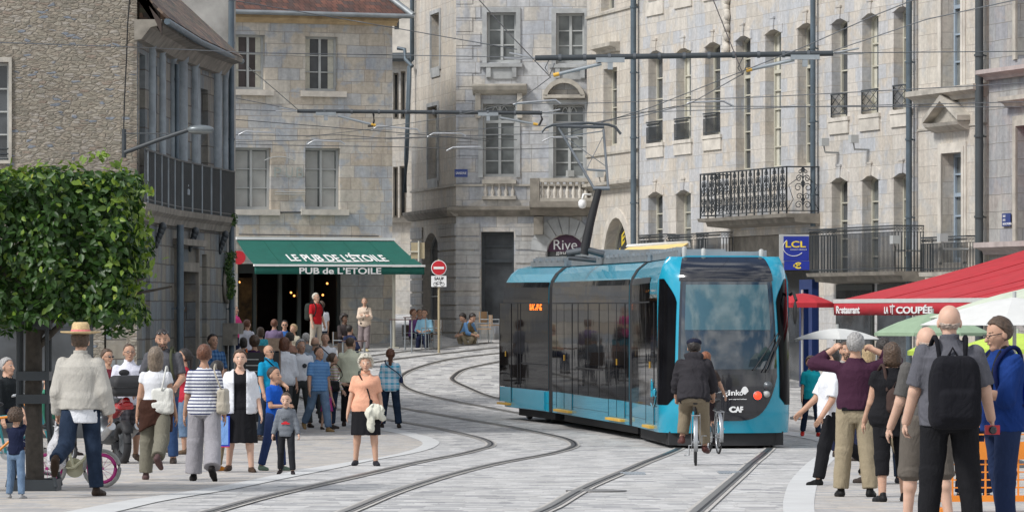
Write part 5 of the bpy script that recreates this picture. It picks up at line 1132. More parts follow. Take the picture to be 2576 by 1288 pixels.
# ------------------------------------------------------------------ figures: implicit surfaces polygonised with surface nets
V3 = lambda *a: np.array(a, dtype=np.float32)
def surf(fn, lo, hi, h):
    lo = np.array(lo, np.float32); hi = np.array(hi, np.float32); K = 4
    n = np.ceil((hi-lo)/h/K).astype(int)+1
    ax = [lo[i]+h*K*np.arange(n[i]) for i in range(3)]
    c = np.stack(np.meshgrid(*[a+h*K/2 for a in ax], indexing='ij'), -1).reshape(-1, 3).astype(np.float32)
    fc = fn(c).reshape(n); m = np.abs(fc) < h*K*1.25
    Fg = np.repeat(np.repeat(np.repeat(np.where(fc > 0, 1., -1.).astype(np.float32), K, 0), K, 1), K, 2)
    mk = np.repeat(np.repeat(np.repeat(m, K, 0), K, 1), K, 2)
    ii = np.argwhere(mk)
    if len(ii) == 0: return np.zeros((0, 3)), []
    Fg[mk] = fn((lo+ii*h).astype(np.float32))
    N_ = Fg.shape; s = Fg < 0
    cn = [s[i:N_[0]-1+i, j:N_[1]-1+j, k:N_[2]-1+k] for i in (0, 1) for j in (0, 1) for k in (0, 1)]
    a = cn[0].copy(); o = cn[0].copy()
    for q in cn[1:]: a &= q; o |= q
    cells = np.argwhere(o & ~a); idx = -np.ones(cn[0].shape, np.int64); idx[tuple(cells.T)] = np.arange(len(cells))
    acc = np.zeros((len(cells), 3)); cnt = np.zeros(len(cells))
    for ax_ in range(3):
        for j in (0, 1):
            for k in (0, 1):
                off = [0, 0, 0]; o1, o2 = [q for q in range(3) if q != ax_]; off[o1] = j; off[o2] = k
                p0 = cells+off; p1 = p0.copy(); p1[:, ax_] += 1
                f0 = Fg[tuple(p0.T)]; f1 = Fg[tuple(p1.T)]; x = (f0 < 0) != (f1 < 0)
                t = np.where(x, f0/(f0-f1+1e-12), 0)
                q = p0.astype(float); q[:, ax_] += t; acc += q*x[:, None]; cnt += x
    vs = lo+acc/cnt[:, None]*h
    fs = []
    for ax_ in range(3):
        o1, o2 = [(1, 2), (2, 0), (0, 1)][ax_]
        sl0 = [slice(0, -1)]*3; sl1 = [slice(0, -1)]*3; sl1[ax_] = slice(1, None)
        for q in (o1, o2): sl0[q] = slice(1, -1); sl1[q] = slice(1, -1)
        sl1[ax_] = slice(1, None); A = s[tuple(sl0)]; B = s[tuple(sl1)]; e = np.argwhere(A != B)
        if len(e) == 0: continue
        fl = A[tuple(e.T)]; e = e.copy(); e[:, o1] += 1; e[:, o2] += 1
        def g(d1, d2):
            q = e.copy(); q[:, o1] -= d1; q[:, o2] -= d2; return idx[tuple(q.T)]
        quad = np.stack([g(1, 1), g(0, 1), g(0, 0), g(1, 0)], 1)
        quad = np.where(fl[:, None], quad, quad[:, ::-1]); quad = quad[(quad >= 0).all(1)]
        fs.append(quad)
    return vs, (np.concatenate(fs) if fs else [])
def mesh_of(name, parts, mats, parent, pick=None):
    """parts: list of (verts, quads, material index)"""
    vs, fs, mi = [], [], []; b = 0
    for v, f, m in parts:
        if len(v) == 0 or len(f) == 0: continue
        vs.append(v); fs.append(np.asarray(f)+b); mi.append(np.full(len(f), m)); b += len(v)
    if not vs: return None
    v = np.concatenate(vs).astype(np.float32); f = np.concatenate(fs).astype(np.int32); mi = np.concatenate(mi)
    if pick is not None: mi = pick(v[f].mean(1), mi)
    me = bpy.data.meshes.new(name); me.vertices.add(len(v)); me.vertices.foreach_set('co', v.ravel())
    me.loops.add(f.size); me.loops.foreach_set('vertex_index', f.ravel()); me.polygons.add(len(f))
    me.polygons.foreach_set('loop_start', np.arange(0, f.size, 4, dtype=np.int32)); me.polygons.foreach_set('loop_total', np.full(len(f), 4, np.int32))
    me.polygons.foreach_set('material_index', mi.astype(np.int32)); me.polygons.foreach_set('use_smooth', np.ones(len(f), bool))
    me.update(calc_edges=True); return link(name, me, parent, mats)
def cap(p, a, b, ra, rb, ext=None):
    a = np.asarray(a, np.float32); b = np.asarray(b, np.float32); ab = b-a; l2 = float(ab@ab)+1e-9
    t = ((p-a)@ab)/l2; tc = np.clip(t, 0, 1); d = np.linalg.norm(p-a-tc[:, None]*ab, axis=1)-(ra+(rb-ra)*tc)
    if ext is not None: d = np.maximum(d, (t-ext)*math.sqrt(l2))
    return d
def ell(p, c, r): q = (p-np.asarray(c, np.float32))/np.asarray(r, np.float32); k = np.linalg.norm(q, axis=1); return (k-1)*min(r)
def smin(a, b, k): h = np.clip(.5+.5*(b-a)/k, 0, 1); return b+(a-b)*h-k*h*(1-h)
def rbox(p, c, r, rd): q = np.abs(p-np.asarray(c, np.float32))-(np.asarray(r, np.float32)-rd); return np.linalg.norm(np.maximum(q, 0), axis=1)+np.minimum(q.max(1), 0)-rd
def fold(p, amp, sc=1.): x, y, z = p[:, 0]*sc, p[:, 1]*sc, p[:, 2]*sc; w_ = np.sin(13*x+17*y+2.5*np.sin(7*z)); return amp*.9*(np.sin(15*z+22*x*w_+4*np.sin(9*y+5*x))*w_+.35*np.sin(34*z+26*x+9*w_))
def rotm(ax, deg):
    a = R(deg); c, s = math.cos(a), math.sin(a)
    return np.array({'x': [[1, 0, 0], [0, c, -s], [0, s, c]], 'y': [[c, 0, s], [0, 1, 0], [-s, 0, c]], 'z': [[c, -s, 0], [s, c, 0], [0, 0, 1]]}[ax], np.float32)
def skinmat(tone):
    nm_ = 'skin_%d' % tone
    if nm_ in M: return M[nm_]
    c = [(.50, .30, .21), (.43, .25, .17), (.55, .35, .26), (.36, .20, .13), (.12, .065, .04)][tone]
    m = plain(nm_, c, .55, var=.10, scale=9, spec=.35); m.node_tree.nodes['Principled BSDF'].inputs['Subsurface Weight'].default_value = .08
    m.node_tree.nodes['Principled BSDF'].inputs['Subsurface Radius'].default_value = (.02, .008, .004); return m
def fab(c, pat=None, c2=None, k=1., rough=.85):
    """cloth: solid, or woven pattern in the cloth itself; soft wrinkles in the bump"""
    key = 'fab_%s_%s_%s_%s' % ('_'.join('%d' % (x*1000) for x in c), pat, c2, k)
    if key in M: return M[key]
    m, n, b = nodes(key); MT[key] = m; L = n.links.new; t = N(n, 'ShaderNodeTexCoord').outputs['Object']; col_ = c
    sp = N(n, 'ShaderNodeSeparateXYZ'); L(t, sp.inputs[0])
    def st(axis, fr, th): q = mth(n, 'FRACT', mth(n, 'MULTIPLY', sp.outputs[axis], fr)); return mth(n, 'LESS_THAN', q, th)
    if pat == 'stripe': cc = mix(n, st(2, 28*k, .38), c, c2)
    elif pat == 'fine': cc = mix(n, st(2, 45*k, .45), c, c2)
    elif pat == 'plaid':
        a = mix(n, mth(n, 'MULTIPLY', mth(n, 'ADD', st(0, 9*k, .5), st(2, 9*k, .5)), .5), c, c2); cc = mix(n, st(2, 18*k, .12), a, (.75, .8, .85))
    elif pat == 'check': cc = mix(n, mth(n, 'MULTIPLY', mth(n, 'ADD', st(0, 14*k, .5), st(2, 14*k, .5)), .5), c, c2)
    elif pat == 'print':
        v = N(n, 'ShaderNodeTexVoronoi'); v.inputs['Scale'].default_value = 26*k; L(t, v.inputs['Vector']); cc = mix(n, ramp(n, v.outputs['Distance'], [(.3, 0), (.4, 1)]), c2, c)
    elif pat == 'denim':
        cc = mix(n, ramp(n, noise(n, t, 5, 4, .6), [(.35, 0), (.75, 1)]), c, c2)
    elif pat == 'multi':
        cc = ramp(n, mth(n, 'FRACT', mth(n, 'MULTIPLY', sp.outputs[2], 12*k)), [(0, c), (.2, (.5, .1, .1)), (.35, (.6, .6, .55)), (.5, (.1, .1, .12)), (.65, (.5, .45, .1)), (.8, (.55, .55, .55))], True)
    else: cc = mix(n, 0., c, c)
    cc = mix(n, 1, cc, ramp(n, noise(n, t, 60, 3), [(.3, .94), (.7, 1.05)]), 'MULTIPLY')
    L(cc, b.inputs['Base Color']); b.inputs['Roughness'].default_value = rough; b.inputs['Specular IOR Level'].default_value = .12
    w1 = noise(n, t, 5, 4, .55, sc=(1.8, 1.8, .7), dist=2.2); bump(n, b, w1, .45, .035); return m
HAIR = dict(stubble=(.38, .30, .25), grey=(.30, .29, .28), white=(.46, .43, .36), brown=(.065, .038, .022), dark=(.018, .013, .011), blond=(.36, .26, .14), red=(.20, .07, .03), ash=(.17, .13, .095), auburn=(.12, .045, .022))
def hairmat(c):
    k = 'hair_'+c
    if k in M: return M[k]
    m, n, b = nodes(k); t = N(n, 'ShaderNodeTexCoord').outputs['Object']; q = HAIR[c]
    f = noise(n, t, 40, 5, .7, sc=(1.5, 1.5, .35)); n.links.new(mix(n, 1, q, ramp(n, f, [(.3, .5), (.7, 1.5)]), 'MULTIPLY'), b.inputs['Base Color']); b.inputs['Roughness'].default_value = .5; bump(n, b, f, .9, .01); return m
def grp(v): return v
PEOPLE = []
def person(u, v, tv, rot, label, skin=0, female=False, hair='short', hc='brown', top=None, bottom=None, shoe=(.04, .03, .025), legs=((4, 4, 3), (-4, 4, 3)), arms=((6, 8, 14, 0), (6, 8, 14, 0)),
           lean=0, turn=0, nod=0, belly=0, wide=1., H=None, d=None, seat=None, child=0, extra=None, group=None, grip=(0, 0), mustache=False, legskin=None, name='person', zoff=0, worldz=None, roll=0):
    """legs/arms: (person's left, person's right). legs=(swing, knee, abduction[, toe drop]); arms=(swing, abduction, elbow, forearm inward)"""
    if d is None: q = onG(u, v); d = q.y
    else: q = Vector(((u-CX)*d/F, d, G(d)))
    Hr = H or (v-tv)*d/F
    sc = Hr/1.75; near = d < 66; h = min(.022, max(.0095, d/F*2.5*.95/sc*(1 if near else 1.0)))
    ksc = 1+child*.0
    # ---- skeleton (forward is -y)
    L_th, L_sh, hipz = .43, .42, 0
    ank, kne, hips, toes = [], [], [], []
    for sgn, lg in zip((1, -1), legs):
        a, k_, ab = lg[:3]; td = lg[3] if len(lg) > 3 else None
        hp = V3(sgn*.092*wide**.5, 0, 0); th = rotm('y', sgn*-ab) @ rotm('x', -a) @ V3(0, 0, -1)
        kn = hp+th*L_th; shn = rotm('y', sgn*-ab) @ rotm('x', -(a-k_)) @ V3(0, 0, -1); an = kn+shn*L_sh
        fd = td if td is not None else 0; out_ = sgn*14
        ft = rotm('z', -out_ if False else out_*-1*-1) @ rotm('x', fd) @ V3(0, -1, 0)
        hips.append(hp); kne.append(kn); ank.append(an); toes.append((an, ft, rotm('x', fd) @ V3(0, 0, -1)))
    low = min(min((an+dn*.075)[2], (an+dn*.075+ft*.17)[2]) for an, ft, dn in toes)
    if seat is not None: rz_ = seat/sc+.10
    else: rz_ = -low
    RT = V3(0, 0, rz_)
    hips = [x+RT for x in hips]; kne = [x+RT for x in kne]; ank = [x+RT for x in ank]; toes = [(a+RT, b, c) for a, b, c in toes]
    Rt = rotm('y', roll) @ rotm('x', lean)           # torso tilt (positive = bends forward)
    Ti = Rt.T; T_ = .53-(.02 if female else 0)
    tw = lambda p: Rt @ p+RT
    shx = (.155 if female else .176)*wide**.6
    if child: shx *= .86
    sh = [tw(V3(s*shx, .01, T_-.085)) for s in (1, -1)]
    el, wr, hd_ = [], [], []
    for sgn, S0, ar in zip((1, -1), sh, arms):
        a, ab, e, c = ar
        Rm = Rt @ rotm('y', -sgn*ab) @ rotm('x', -a); u_ = Rm @ V3(0, 0, -1); f_ = Rm @ V3(0, -1, 0); i_ = Rm @ V3(-sgn, 0, 0)
        E_ = S0+u_*.29; fd = math.cos(R(e))*u_+math.sin(R(e))*(math.cos(R(c))*f_+math.sin(R(c))*i_); Wp = E_+fd*.25
        nrm = math.cos(R(c))*i_-math.sin(R(c))*f_; nrm = nrm-fd*(nrm@fd); nrm /= np.linalg.norm(nrm)+1e-6
        el.append(E_); wr.append(Wp); hd_.append((Wp, fd, nrm, np.cross(fd, nrm)*sgn))
    neck = tw(V3(0, .012, T_+.015)); Hm = Rt @ rotm('x', -lean*.6+nod) @ rotm('z', turn)
    hs = 1.05+.30*child; hcn = neck+Hm @ V3(0, -.018, .128*hs-(.02 if child else 0))
    # ---- body
    tz = np.array([-.16, -.08, 0, .12, .22, .34, .42, .465, .50, .545]); 
    if female: tw_ = np.array([.10, .165, .178, .145, .132, .150, .148, .118, .078, .052]); td_ = np.array([.08, .115, .122, .105, .100, .118, .105, .080, .060, .05])
    else: tw_ = np.array([.10, .155, .160, .150, .150, .170, .172, .135, .085, .056]); td_ = np.array([.08, .11, .112, .112, .112, .122, .115, .090, .068, .055])
    tw_ = tw_*wide; td_ = td_*wide**.7
    if child: tw_ = tw_*.88; td_ = td_*.92
    bl = belly*np.exp(-((tz-.13)/.13)**2)
    Tp = T_/.53
    def torso(p, e=0, boxy=0, lo=-.12, hi=.55):
        q = (p-RT) @ Ti.T; z = q[:, 2]/Tp; ww = np.interp(z, tz, tw_); dd = np.interp(z, tz, td_)+np.interp(z, tz, bl)*.5
        if boxy: ww = np.where(z < .34, np.maximum(ww, tw_[5]*boxy), ww); dd = np.where(z < .34, np.maximum(dd, td_[5]*boxy), dd)
        y0 = -np.interp(z, tz, bl)*.5; bu = 0
        if female: yy = q[:, 1]+.0; bu = .028*np.exp(-((z-.355)/.06)**2)*(q[:, 1] < 0)
        lw = .014*np.clip((.16-z)/.06, 0, 1) if boxy else 0; dd = dd+bu+e+lw; ww = ww+e+lw
        f = (np.sqrt((q[:, 0]/ww)**2+((q[:, 1]-y0)/dd)**2)-1)*np.minimum(ww, dd)
        return np.maximum(f, np.maximum(z-hi, lo-z)*Tp)
    ar_r = (.042, .037, .028) if female or child else (.048, .043, .033)
    ar_r = [x*wide**.5 for x in ar_r]; lg_r = (.088, .056, .036) if not child else (.075, .05, .036); lg_r = [x*wide**.5 for x in lg_r]
    def arm(p, i, e=(0, 0, 0), ext=2.):
        f = cap(p, sh[i], el[i], ar_r[0]+e[0], ar_r[1]+e[1], ext if ext < 1 else None)
        if ext > 1: f = smin(f, cap(p, el[i], wr[i], ar_r[1]+e[1], ar_r[2]+e[2], ext-1 if ext < 2 else None), .015)
        return f
    def leg(p, i, e=(0, 0, 0), ext=2.):
        f = cap(p, hips[i], kne[i], lg_r[0]+e[0], lg_r[1]+e[1], ext if ext < 1 else None)
        if ext > 1:
            cf = kne[i]*.68+ank[i]*.32+Rt @ V3(0, .012, 0)
            f = smin(f, cap(p, kne[i], ank[i], lg_r[1]+e[1], lg_r[2]+e[2], ext-1 if ext < 2 else None), .02); 
            if e[0] < .01: f = smin(f, cap(p, kne[i], cf, lg_r[1]*.9, lg_r[1]*.98), .02)
        return f
    def hq(p): return ((p-hcn) @ Hm)/hs                  # into head space
    def headf(p):
        q = hq(p); f = ell(q, (0, .012, .025), (.078, .095, .094))
        f = smin(f, cap(q, V3(0, -.028, -.035), V3(0, -.054, -.086), .062, .040 if not female else .034), .03)
        f = smin(f, ell(q, (0, -.068, -.02), (.046, .03, .04)), .02)
        f = smin(f, cap(q, V3(0, -.090, .012), V3(0, -.112, -.024), .008, .014), .010); f = smin(f, ell(q, (0, -.095, -.052), (.024, .012, .010)), .008)
        for s in (1, -1):
            f = np.maximum(f, -ell(q, (s*.031, -.108, .008), (.018, .020, .012))+.0); f = smin(f, ell(q, (s*.079, .010, -.012), (.012, .020, .032)), .006)
        return f*hs
    def body(p):
        f = torso(p); 
        for i in (0, 1): f = smin(f, arm(p, i), .035); f = smin(f, leg(p, i), .03)
        f = smin(f, cap(p, neck-(Rt @ V3(0, 0, .05)), neck+Hm @ V3(0, .0, .09), .056 if not female else .048, .052 if not female else .044), .035)
        return np.minimum(f, headf(p)+.004)
    alls = np.stack(hips+kne+ank+sh+el+wr+[hcn, neck]); lo, hi = alls.min(0)-.24, alls.max(0)+.24; lo[2] = min(lo[2], -.02); lo[2] = max(lo[2], alls.min(0)[2]-.16)
    parts = []; v_, f_ = surf(body, lo, hi, h*1.25); parts.append((v_, f_, 0))
    hh = max(.0055, h*.62)
    v_, f_ = surf(headf, hcn-.17*hs, hcn+.17*hs, hh); parts.append((v_, f_, 0))
    for i in (0, 1):                                     # hands: palm, four bent fingers, thumb
        Wp, fd, nr, sd_ = hd_[i]; cur_ = 18+grip[i]*60; L2 = (.036, .041, .038, .030)
        def hand(p, Wp=Wp, fd=fd, nr=nr, sd_=sd_, cur_=cur_):
            p = Wp+(p-Wp)/.88; cpm = Wp+fd*.052; q = np.stack([(p-cpm) @ sd_, (p-cpm) @ nr, (p-cpm) @ fd], 1)
            f = rbox(q, (0, 0, 0), (.040, .015, .046), .013); f = smin(f, cap(p, Wp-fd*.03, Wp+fd*.02, .028, .026), .02)
            for k in range(4):
                b0 = cpm+sd_*(.030-.020*k)+fd*.040; d1 = math.cos(R(cur_))*fd+math.sin(R(cur_))*nr; b1 = b0+d1*L2[k]
                d2 = math.cos(R(cur_*2.1))*fd+math.sin(R(cur_*2.1))*nr; f = np.minimum(f, smin(cap(p, b0, b1, .0098, .009), cap(p, b1, b1+d2*L2[k]*1.05, .009, .0075), .003))
            t0 = cpm-fd*.022+sd_*.032; t1 = t0+(fd*.6+sd_*.75+nr*.35)*.036; return smin(f, smin(cap(p, t0, t1, .013, .011), cap(p, t1, t1+(fd*.9+sd_*.2+nr*.4)*.032, .011, .008), .004), .01)
        v_, f_ = surf(hand, Wp-.16, Wp+.16, max(.0065, h*.62)); parts.append((v_, f_, 0))
    def pick(c, mi):
        q = (c-hcn) @ Hm/hs; mi = mi.copy()
        lip = (np.abs(q[:, 0]) < .018) & (np.abs(q[:, 2]+.053) < .005) & (q[:, 1] < -.085); mi[lip] = 1
        eye = (((np.abs(q[:, 0])-.031)/.013)**2+((q[:, 2]-.008)/.0065)**2 < 1) & (q[:, 1] < -.06); mi[eye] = 2
        br = (np.abs(np.abs(q[:, 0])-.031) < .018) & (np.abs(q[:, 2]-.028) < .0045) & (q[:, 1] < -.06); mi[br] = 3
        if mustache: st_ = (q[:, 1] < -.03) & (q[:, 2] < -.028) & ~lip & (q[:, 2] > -.13) & (np.abs(q[:, 0]) < .07); mi[st_ & (np.random.RandomState(1).rand(len(q)) < .75)] = 3
        if legskin is not None: mi[(c[:, 2] < rz_-.1)] = 4
        return mi
    mats = [skinmat(skin), M['lips'] if 'lips' in M else plain('lips', (.40, .18, .14), .5), M['eye_dark'] if 'eye_dark' in M else plain('eye_dark', (.035, .025, .02), .25), hairmat(hc)]
    if legskin is not None: mats.append(fab(legskin))
    bo = mesh_of(name, parts, mats, None, pick)
    bo.location = (q.x, q.y, (q.z if worldz is None else worldz)+zoff); bo.rotation_euler = (0, 0, R(rot)); bo.scale = (sc, sc, sc); tag(bo, label, 'person', group)
    ORG[bo.name] = (Matrix.Translation(bo.location) @ Matrix.Rotation(R(rot), 4, 'Z') @ Matrix.Scale(sc, 4)).inverted()
    def part(nm_, fn, c, lo_=None, hi_=None, hf=1., mats_=None, pk=None):
        v_, f_ = surf(fn, lo if lo_ is None else lo_, hi if hi_ is None else hi_, h*hf)
        return mesh_of(nm_, [(v_, f_, 0)], mats_ or [c], bo, pk)
    # ---- hair
    if hair not in ('bald', None):
        hn = lambda p, a=.006, s=1: a*(np.sin(95*s*p[:, 0]+3*np.sin(60*s*p[:, 2]))*np.sin(80*s*p[:, 2]+50*s*p[:, 1]))
        def hf_(p):
            q = hq(p); x, y, z = q.T; th = {'fringe': .003, 'short': .012, 'crop': .004, 'curly': .040, 'full': .020}.get(hair, .014)
            f = ell(q, (0, .018, .028), (.080+th, .098+th, .096+th))
            face = np.minimum(np.maximum(y+.052+.25*(z-.03), z-(.072+th*.3)), 9); f = np.maximum(f, -np.maximum(y-(-.050+.30*np.maximum(0, .07-z)*0-.0), z-.070) if False else f)
            cutf = np.maximum(y+.012+.70*np.maximum(z-.050, -.03)+(.012 if hair == 'curly' else 0), z-.094)  # negative inside the face opening
            f = np.maximum(f, -cutf)
            bot = {'short': -.055, 'crop': -.045, 'fringe': -.05, 'curly': -.06, 'full': -.075}.get(hair, -.075)
            f = np.maximum(f, bot-z-.45*np.maximum(0, -y))
            if hair == 'fringe': f = np.maximum(f, z-.012+.25*y)
            if hair in ('bob', 'long', 'longwavy'):
                L3 = {'bob': .09, 'long': .17, 'longwavy': .20}[hair]; g_ = ell(q, (0, .030, -.045), (.098, .085, L3)); g_ = np.maximum(g_, -(y+.020)); f = smin(f, g_, .02)
            if hair in ('tail', 'curlytail'):
                w_ = .030 if hair == 'tail' else .055; f = smin(f, cap(q, V3(0, .10, .045), V3(0, .135, .0), .025, w_*.9), .02); f = smin(f, cap(q, V3(0, .135, .0), V3(.01, .12, -.19), w_, w_*.6), .02)
            if hair == 'bun': f = smin(f, ell(q, (0, .115, .03), (.04, .035, .04)), .01)
            return f*hs+(hn(p, .011, 1.) if 'curly' in hair or hair == 'longwavy' else hn(p, .0035, 1.2))
        part('hair', hf_, hairmat(hc), hcn-.38*hs, hcn+.2*hs, .62)
    # ---- clothes
    J = dict(o=bo, sc=sc, d=d, h=h, sh=sh, el=el, wr=wr, hd=hd_, neck=neck, hcn=hcn, Hm=Hm, hs=hs, Rt=Rt, RT=RT, hips=hips, kne=kne, ank=ank, rot=rot, tw=tw, part=part, hq=hq, torso=torso, T=T_, near=near)
    nl = .062 if not female else .075
    if top:
        c, sl, hem = top[0], top[1], top[2]; o = top[3] if len(top) > 3 else {}
        e = o.get('ease', .014); bx = o.get('boxy', .93 if not female else .86); fa = o.get('fold', .0035)
        def tf(p):
            f = torso(p, e, bx, hem, .548)
            for i in (0, 1):
                if sl > 0: f = smin(f, arm(p, i, (e*.7, e+.008, e*.8+.004), sl), .035)
                else: f = smin(f, ell(p, sh[i]-Rt @ V3((1, -1)[i]*.02, 0, .01), (.052, .05, .055)), .02)
            f = np.maximum(f, -cap(p, neck+Rt @ V3(0, -.02, -.015-o.get('vneck', 0)), neck+Rt @ V3(0, 0, .3), nl, .09))
            if o.get('open'): q = (p-RT) @ Ti.T; f = np.maximum(f, -np.maximum(np.abs(q[:, 0])-o['open']-.04*np.maximum(0, .3-q[:, 2]), q[:, 1]+.0))
            if o.get('collar'): cq = (p-neck) @ Rt; ring = np.maximum(np.abs(np.sqrt(cq[:, 0]**2+(cq[:, 1]-.0)**2)-.066)-.008, np.abs(cq[:, 2]-.018+.35*np.maximum(0, -cq[:, 1]))-.028); f = np.minimum(f, ring)
            if o.get('hood'): f = smin(f, ell(p, neck+Rt @ V3(0, .085, -.02), (.13, .06, .075)), .03)
            return f+fold(p, fa)
        nm_ = o.get('name', 'shirt'); part(nm_, tf, c)
        if o.get('inner'):
            ic, ih = o['inner']; part('undershirt', lambda p: torso(p, .007, .96, ih, .53)+fold(p, .002), ic)
    if bottom:
        kd, c = bottom[0], bottom[1]; o = bottom[2] if len(bottom) > 2 else {}
        if kd == 'trousers':
            ln_ = o.get('len', 1.95); e = o.get('ease', (.012, .018, .026))
            def bf_(p):
                f = torso(p, .030 if o.get('tuck') else .008, 0, -.14, o.get('waist', .10))
                for i in (0, 1): f = smin(f, leg(p, i, e, ln_), .018)
                return f+fold(p, .004, .9)
            part('trousers' if ln_ > 1.3 else 'shorts', bf_, c)
        else:
            zl = o.get('len', -.5); fl = o.get('flare', .05); kn_ = (kne[0]+kne[1])/2; dirv = (kn_-RT); dirv = dirv/(-dirv[2]+1e-6)
            def sf(p):
                q = p-RT; t = np.clip(-q[:, 2]/.5, 0, 1.6); cx_ = dirv[0]*t*.5; cy_ = dirv[1]*t*.5
                ww = np.interp(q[:, 2], [-.9, -.10, 0, .12], [tw_[2]+fl*1.6, tw_[2]+.02, tw_[2]+.014, tw_[3]+.012]); dd = np.interp(q[:, 2], [-.9, -.10, .12], [td_[2]+fl*1.6+.04, td_[2]+.03, td_[3]+.012])
                f = (np.sqrt(((q[:, 0]-cx_)/ww)**2+((q[:, 1]-cy_)/dd)**2)-1)*np.minimum(ww, dd)
                return np.maximum(np.maximum(f, q[:, 2]-o.get('top', .12)), zl-q[:, 2]+o.get('ragged', 0)*np.sin(q[:, 0]*18))+.005*np.sin(np.arctan2(q[:, 1], q[:, 0])*11)*np.clip(-q[:, 2]*2, 0, 1)
            part('skirt', sf, c)
    for i, (an, ft, dn) in enumerate(toes):
        if shoe is None: continue
        sm_ = shoe if hasattr(shoe, 'node_tree') else fab(shoe, rough=.5); hl_ = an+dn*.045-ft*.035; to_ = an+dn*.052+ft*.155; rt_ = np.cross(ft, dn)
        def shf(p, hl_=hl_, to_=to_, ft=ft, dn=dn, an=an, rt_=rt_):
            q = np.stack([(p-an) @ rt_, (p-an) @ ft, (p-an) @ dn], 1); a = (an @ rt_, an @ ft, an @ dn)
            f = cap(q, V3(0, -.03, .040), V3(0, .06, .042), .040, .043); f = smin(f, cap(q, V3(0, .06, .05), V3(0, .15, .055), .043, .034), .02); f = smin(f, cap(q, V3(0, -.01, -.01), V3(0, 0, .03), .038, .042), .02)
            return np.maximum(f, q[:, 2]-.078)
        nm2 = part('shoe', shf, sm_, an-.22, an+.22, .85)
    if extra: extra(J)
    PEOPLE.append(J); return J
def item(J, name, label, cat, group=None):
    """a thing carried by a person: its own root standing at the person's frame"""
    b = J['o']; t = thing(name, label, cat, tuple(b.location), b.rotation_euler[2], group, b.scale[0]); return t
def sd(J, parent, name, fn, mat, c, r, hf=.8):
    v_, f_ = surf(fn, np.asarray(c, np.float32)-r, np.asarray(c, np.float32)+r, max(.007, J['h']*hf)); return mesh_of(name, [(v_, f_, 0)], [mat], parent)
def ltube(parent, name, pts, r, mat, n=6): return MB().tube([tuple(float(x) for x in p) for p in pts], r, n).build(name, mat, parent, local=True)
def backpack(J, label, c, c2=None, w=.16, hgt=.24, dp=.10, z=.28):
    t = item(J, 'backpack', label, 'backpack'); tw = J['tw']; cen = tw(V3(0, .14+dp*.9, z)); Rt = J['Rt']
    def fn(p):
        q = (p-cen) @ Rt; w_ = 1-.25*np.clip(q[:, 2]/hgt, 0, 1)**2; q2 = q.copy(); q2[:, 0] /= w_
        f = rbox(q2, (0, 0, 0), (w, dp, hgt), .07); f = smin(f, rbox(q2, (0, dp*.8, -hgt*.35), (w*.75, dp*.45, hgt*.45), .05), .01); return f+fold(p, .004)
    sd(J, t, 'pack_body', fn, fab(c), cen, hgt+.12)
    for s in (1, -1):
        pts = [tw(V3(s*.09, .14, z+hgt*.75)), tw(V3(s*.11, .08, J['T']+.02)), tw(V3(s*.12, -.03, J['T']+.015)), tw(V3(s*.14, -.14, J['T']-.13)), tw(V3(s*.16, -.10, .2)), tw(V3(s*.15, .10, .1))]
        ltube(t, 'strap', spline(pts, 5), .019, fab(c2 or c))
    ltube(t, 'grab_loop', [tw(V3(-.04, .16, z+hgt*.95)), tw(V3(0, .15, z+hgt+.06)), tw(V3(.04, .16, z+hgt*.95))], .01, fab(c))
    return t
def shoulderbag(J, label, c, side=1, w=.14, hgt=.14, dp=.05, z=-.02, y=.05, cross=False, strap=None, x=None):
    t = item(J, 'handbag', label, 'handbag'); tw = J['tw']; x = x if x is not None else side*.24; cen = tw(V3(x, y, z)); Rt = J['Rt']
    sd(J, t, 'bag_body', lambda p: smin(rbox((p-cen) @ Rt @ rotm('z', 8*side), (0, 0, 0), (dp if abs(x) > .2 else w, w if abs(x) > .2 else dp, hgt), .045), rbox((p-cen) @ Rt, (0, 0, -hgt*.5), (dp*1.2 if abs(x) > .2 else w*1.05, w*1.05 if abs(x) > .2 else dp*1.2, hgt*.45), .04), .02)+fold(p, .004), fab(c, rough=.5), cen, max(w, hgt)+.1)
    top_ = J['T']
    sx = -side*.10 if cross else side*.14
    ltube(t, 'strap', spline([tw(V3(x, y-.05, z+hgt*.8)), tw(V3(x*.7+sx*.3, -.15, .28)), tw(V3(sx, -.09, top_-.02)), tw(V3(sx, .02, top_+.035)), tw(V3(sx, .12, top_-.05)), tw(V3(x*.7+sx*.3, .17, .28)), tw(V3(x, y+.05, z+hgt*.8))], 5), .011, fab(strap or c, rough=.5))
    return t
def glasses(J, dark=True, up=0):
    b = J['o']; P = lambda x, y, z: J['hcn']+J['Hm'] @ (V3(x, y, z+up)*J['hs']); m = MB()
    for s in (1, -1):
        if dark: 
            c = P(s*.032, -.104+(.03 if up else 0), .008); m.ball(tuple(float(q) for q in c), (.024*J['hs'], .012, .017*J['hs']), 8)
        else: m.tube([tuple(float(q) for q in P(s*.032+.021*math.cos(a), -.108, .008+.014*math.sin(a))) for a in [k*math.pi/4 for k in range(9)]], .0028, 4)
        m.tube([tuple(float(q) for q in P(s*.054, -.10, .012)), tuple(float(q) for q in P(s*.080, 0, .008))], .0035, 4)
    m.tube([tuple(float(q) for q in P(-.012, -.11, .012)), tuple(float(q) for q in P(.012, -.11, .012))], .003, 4)
    return m.build('glasses', M['black_gloss'], b, local=True)
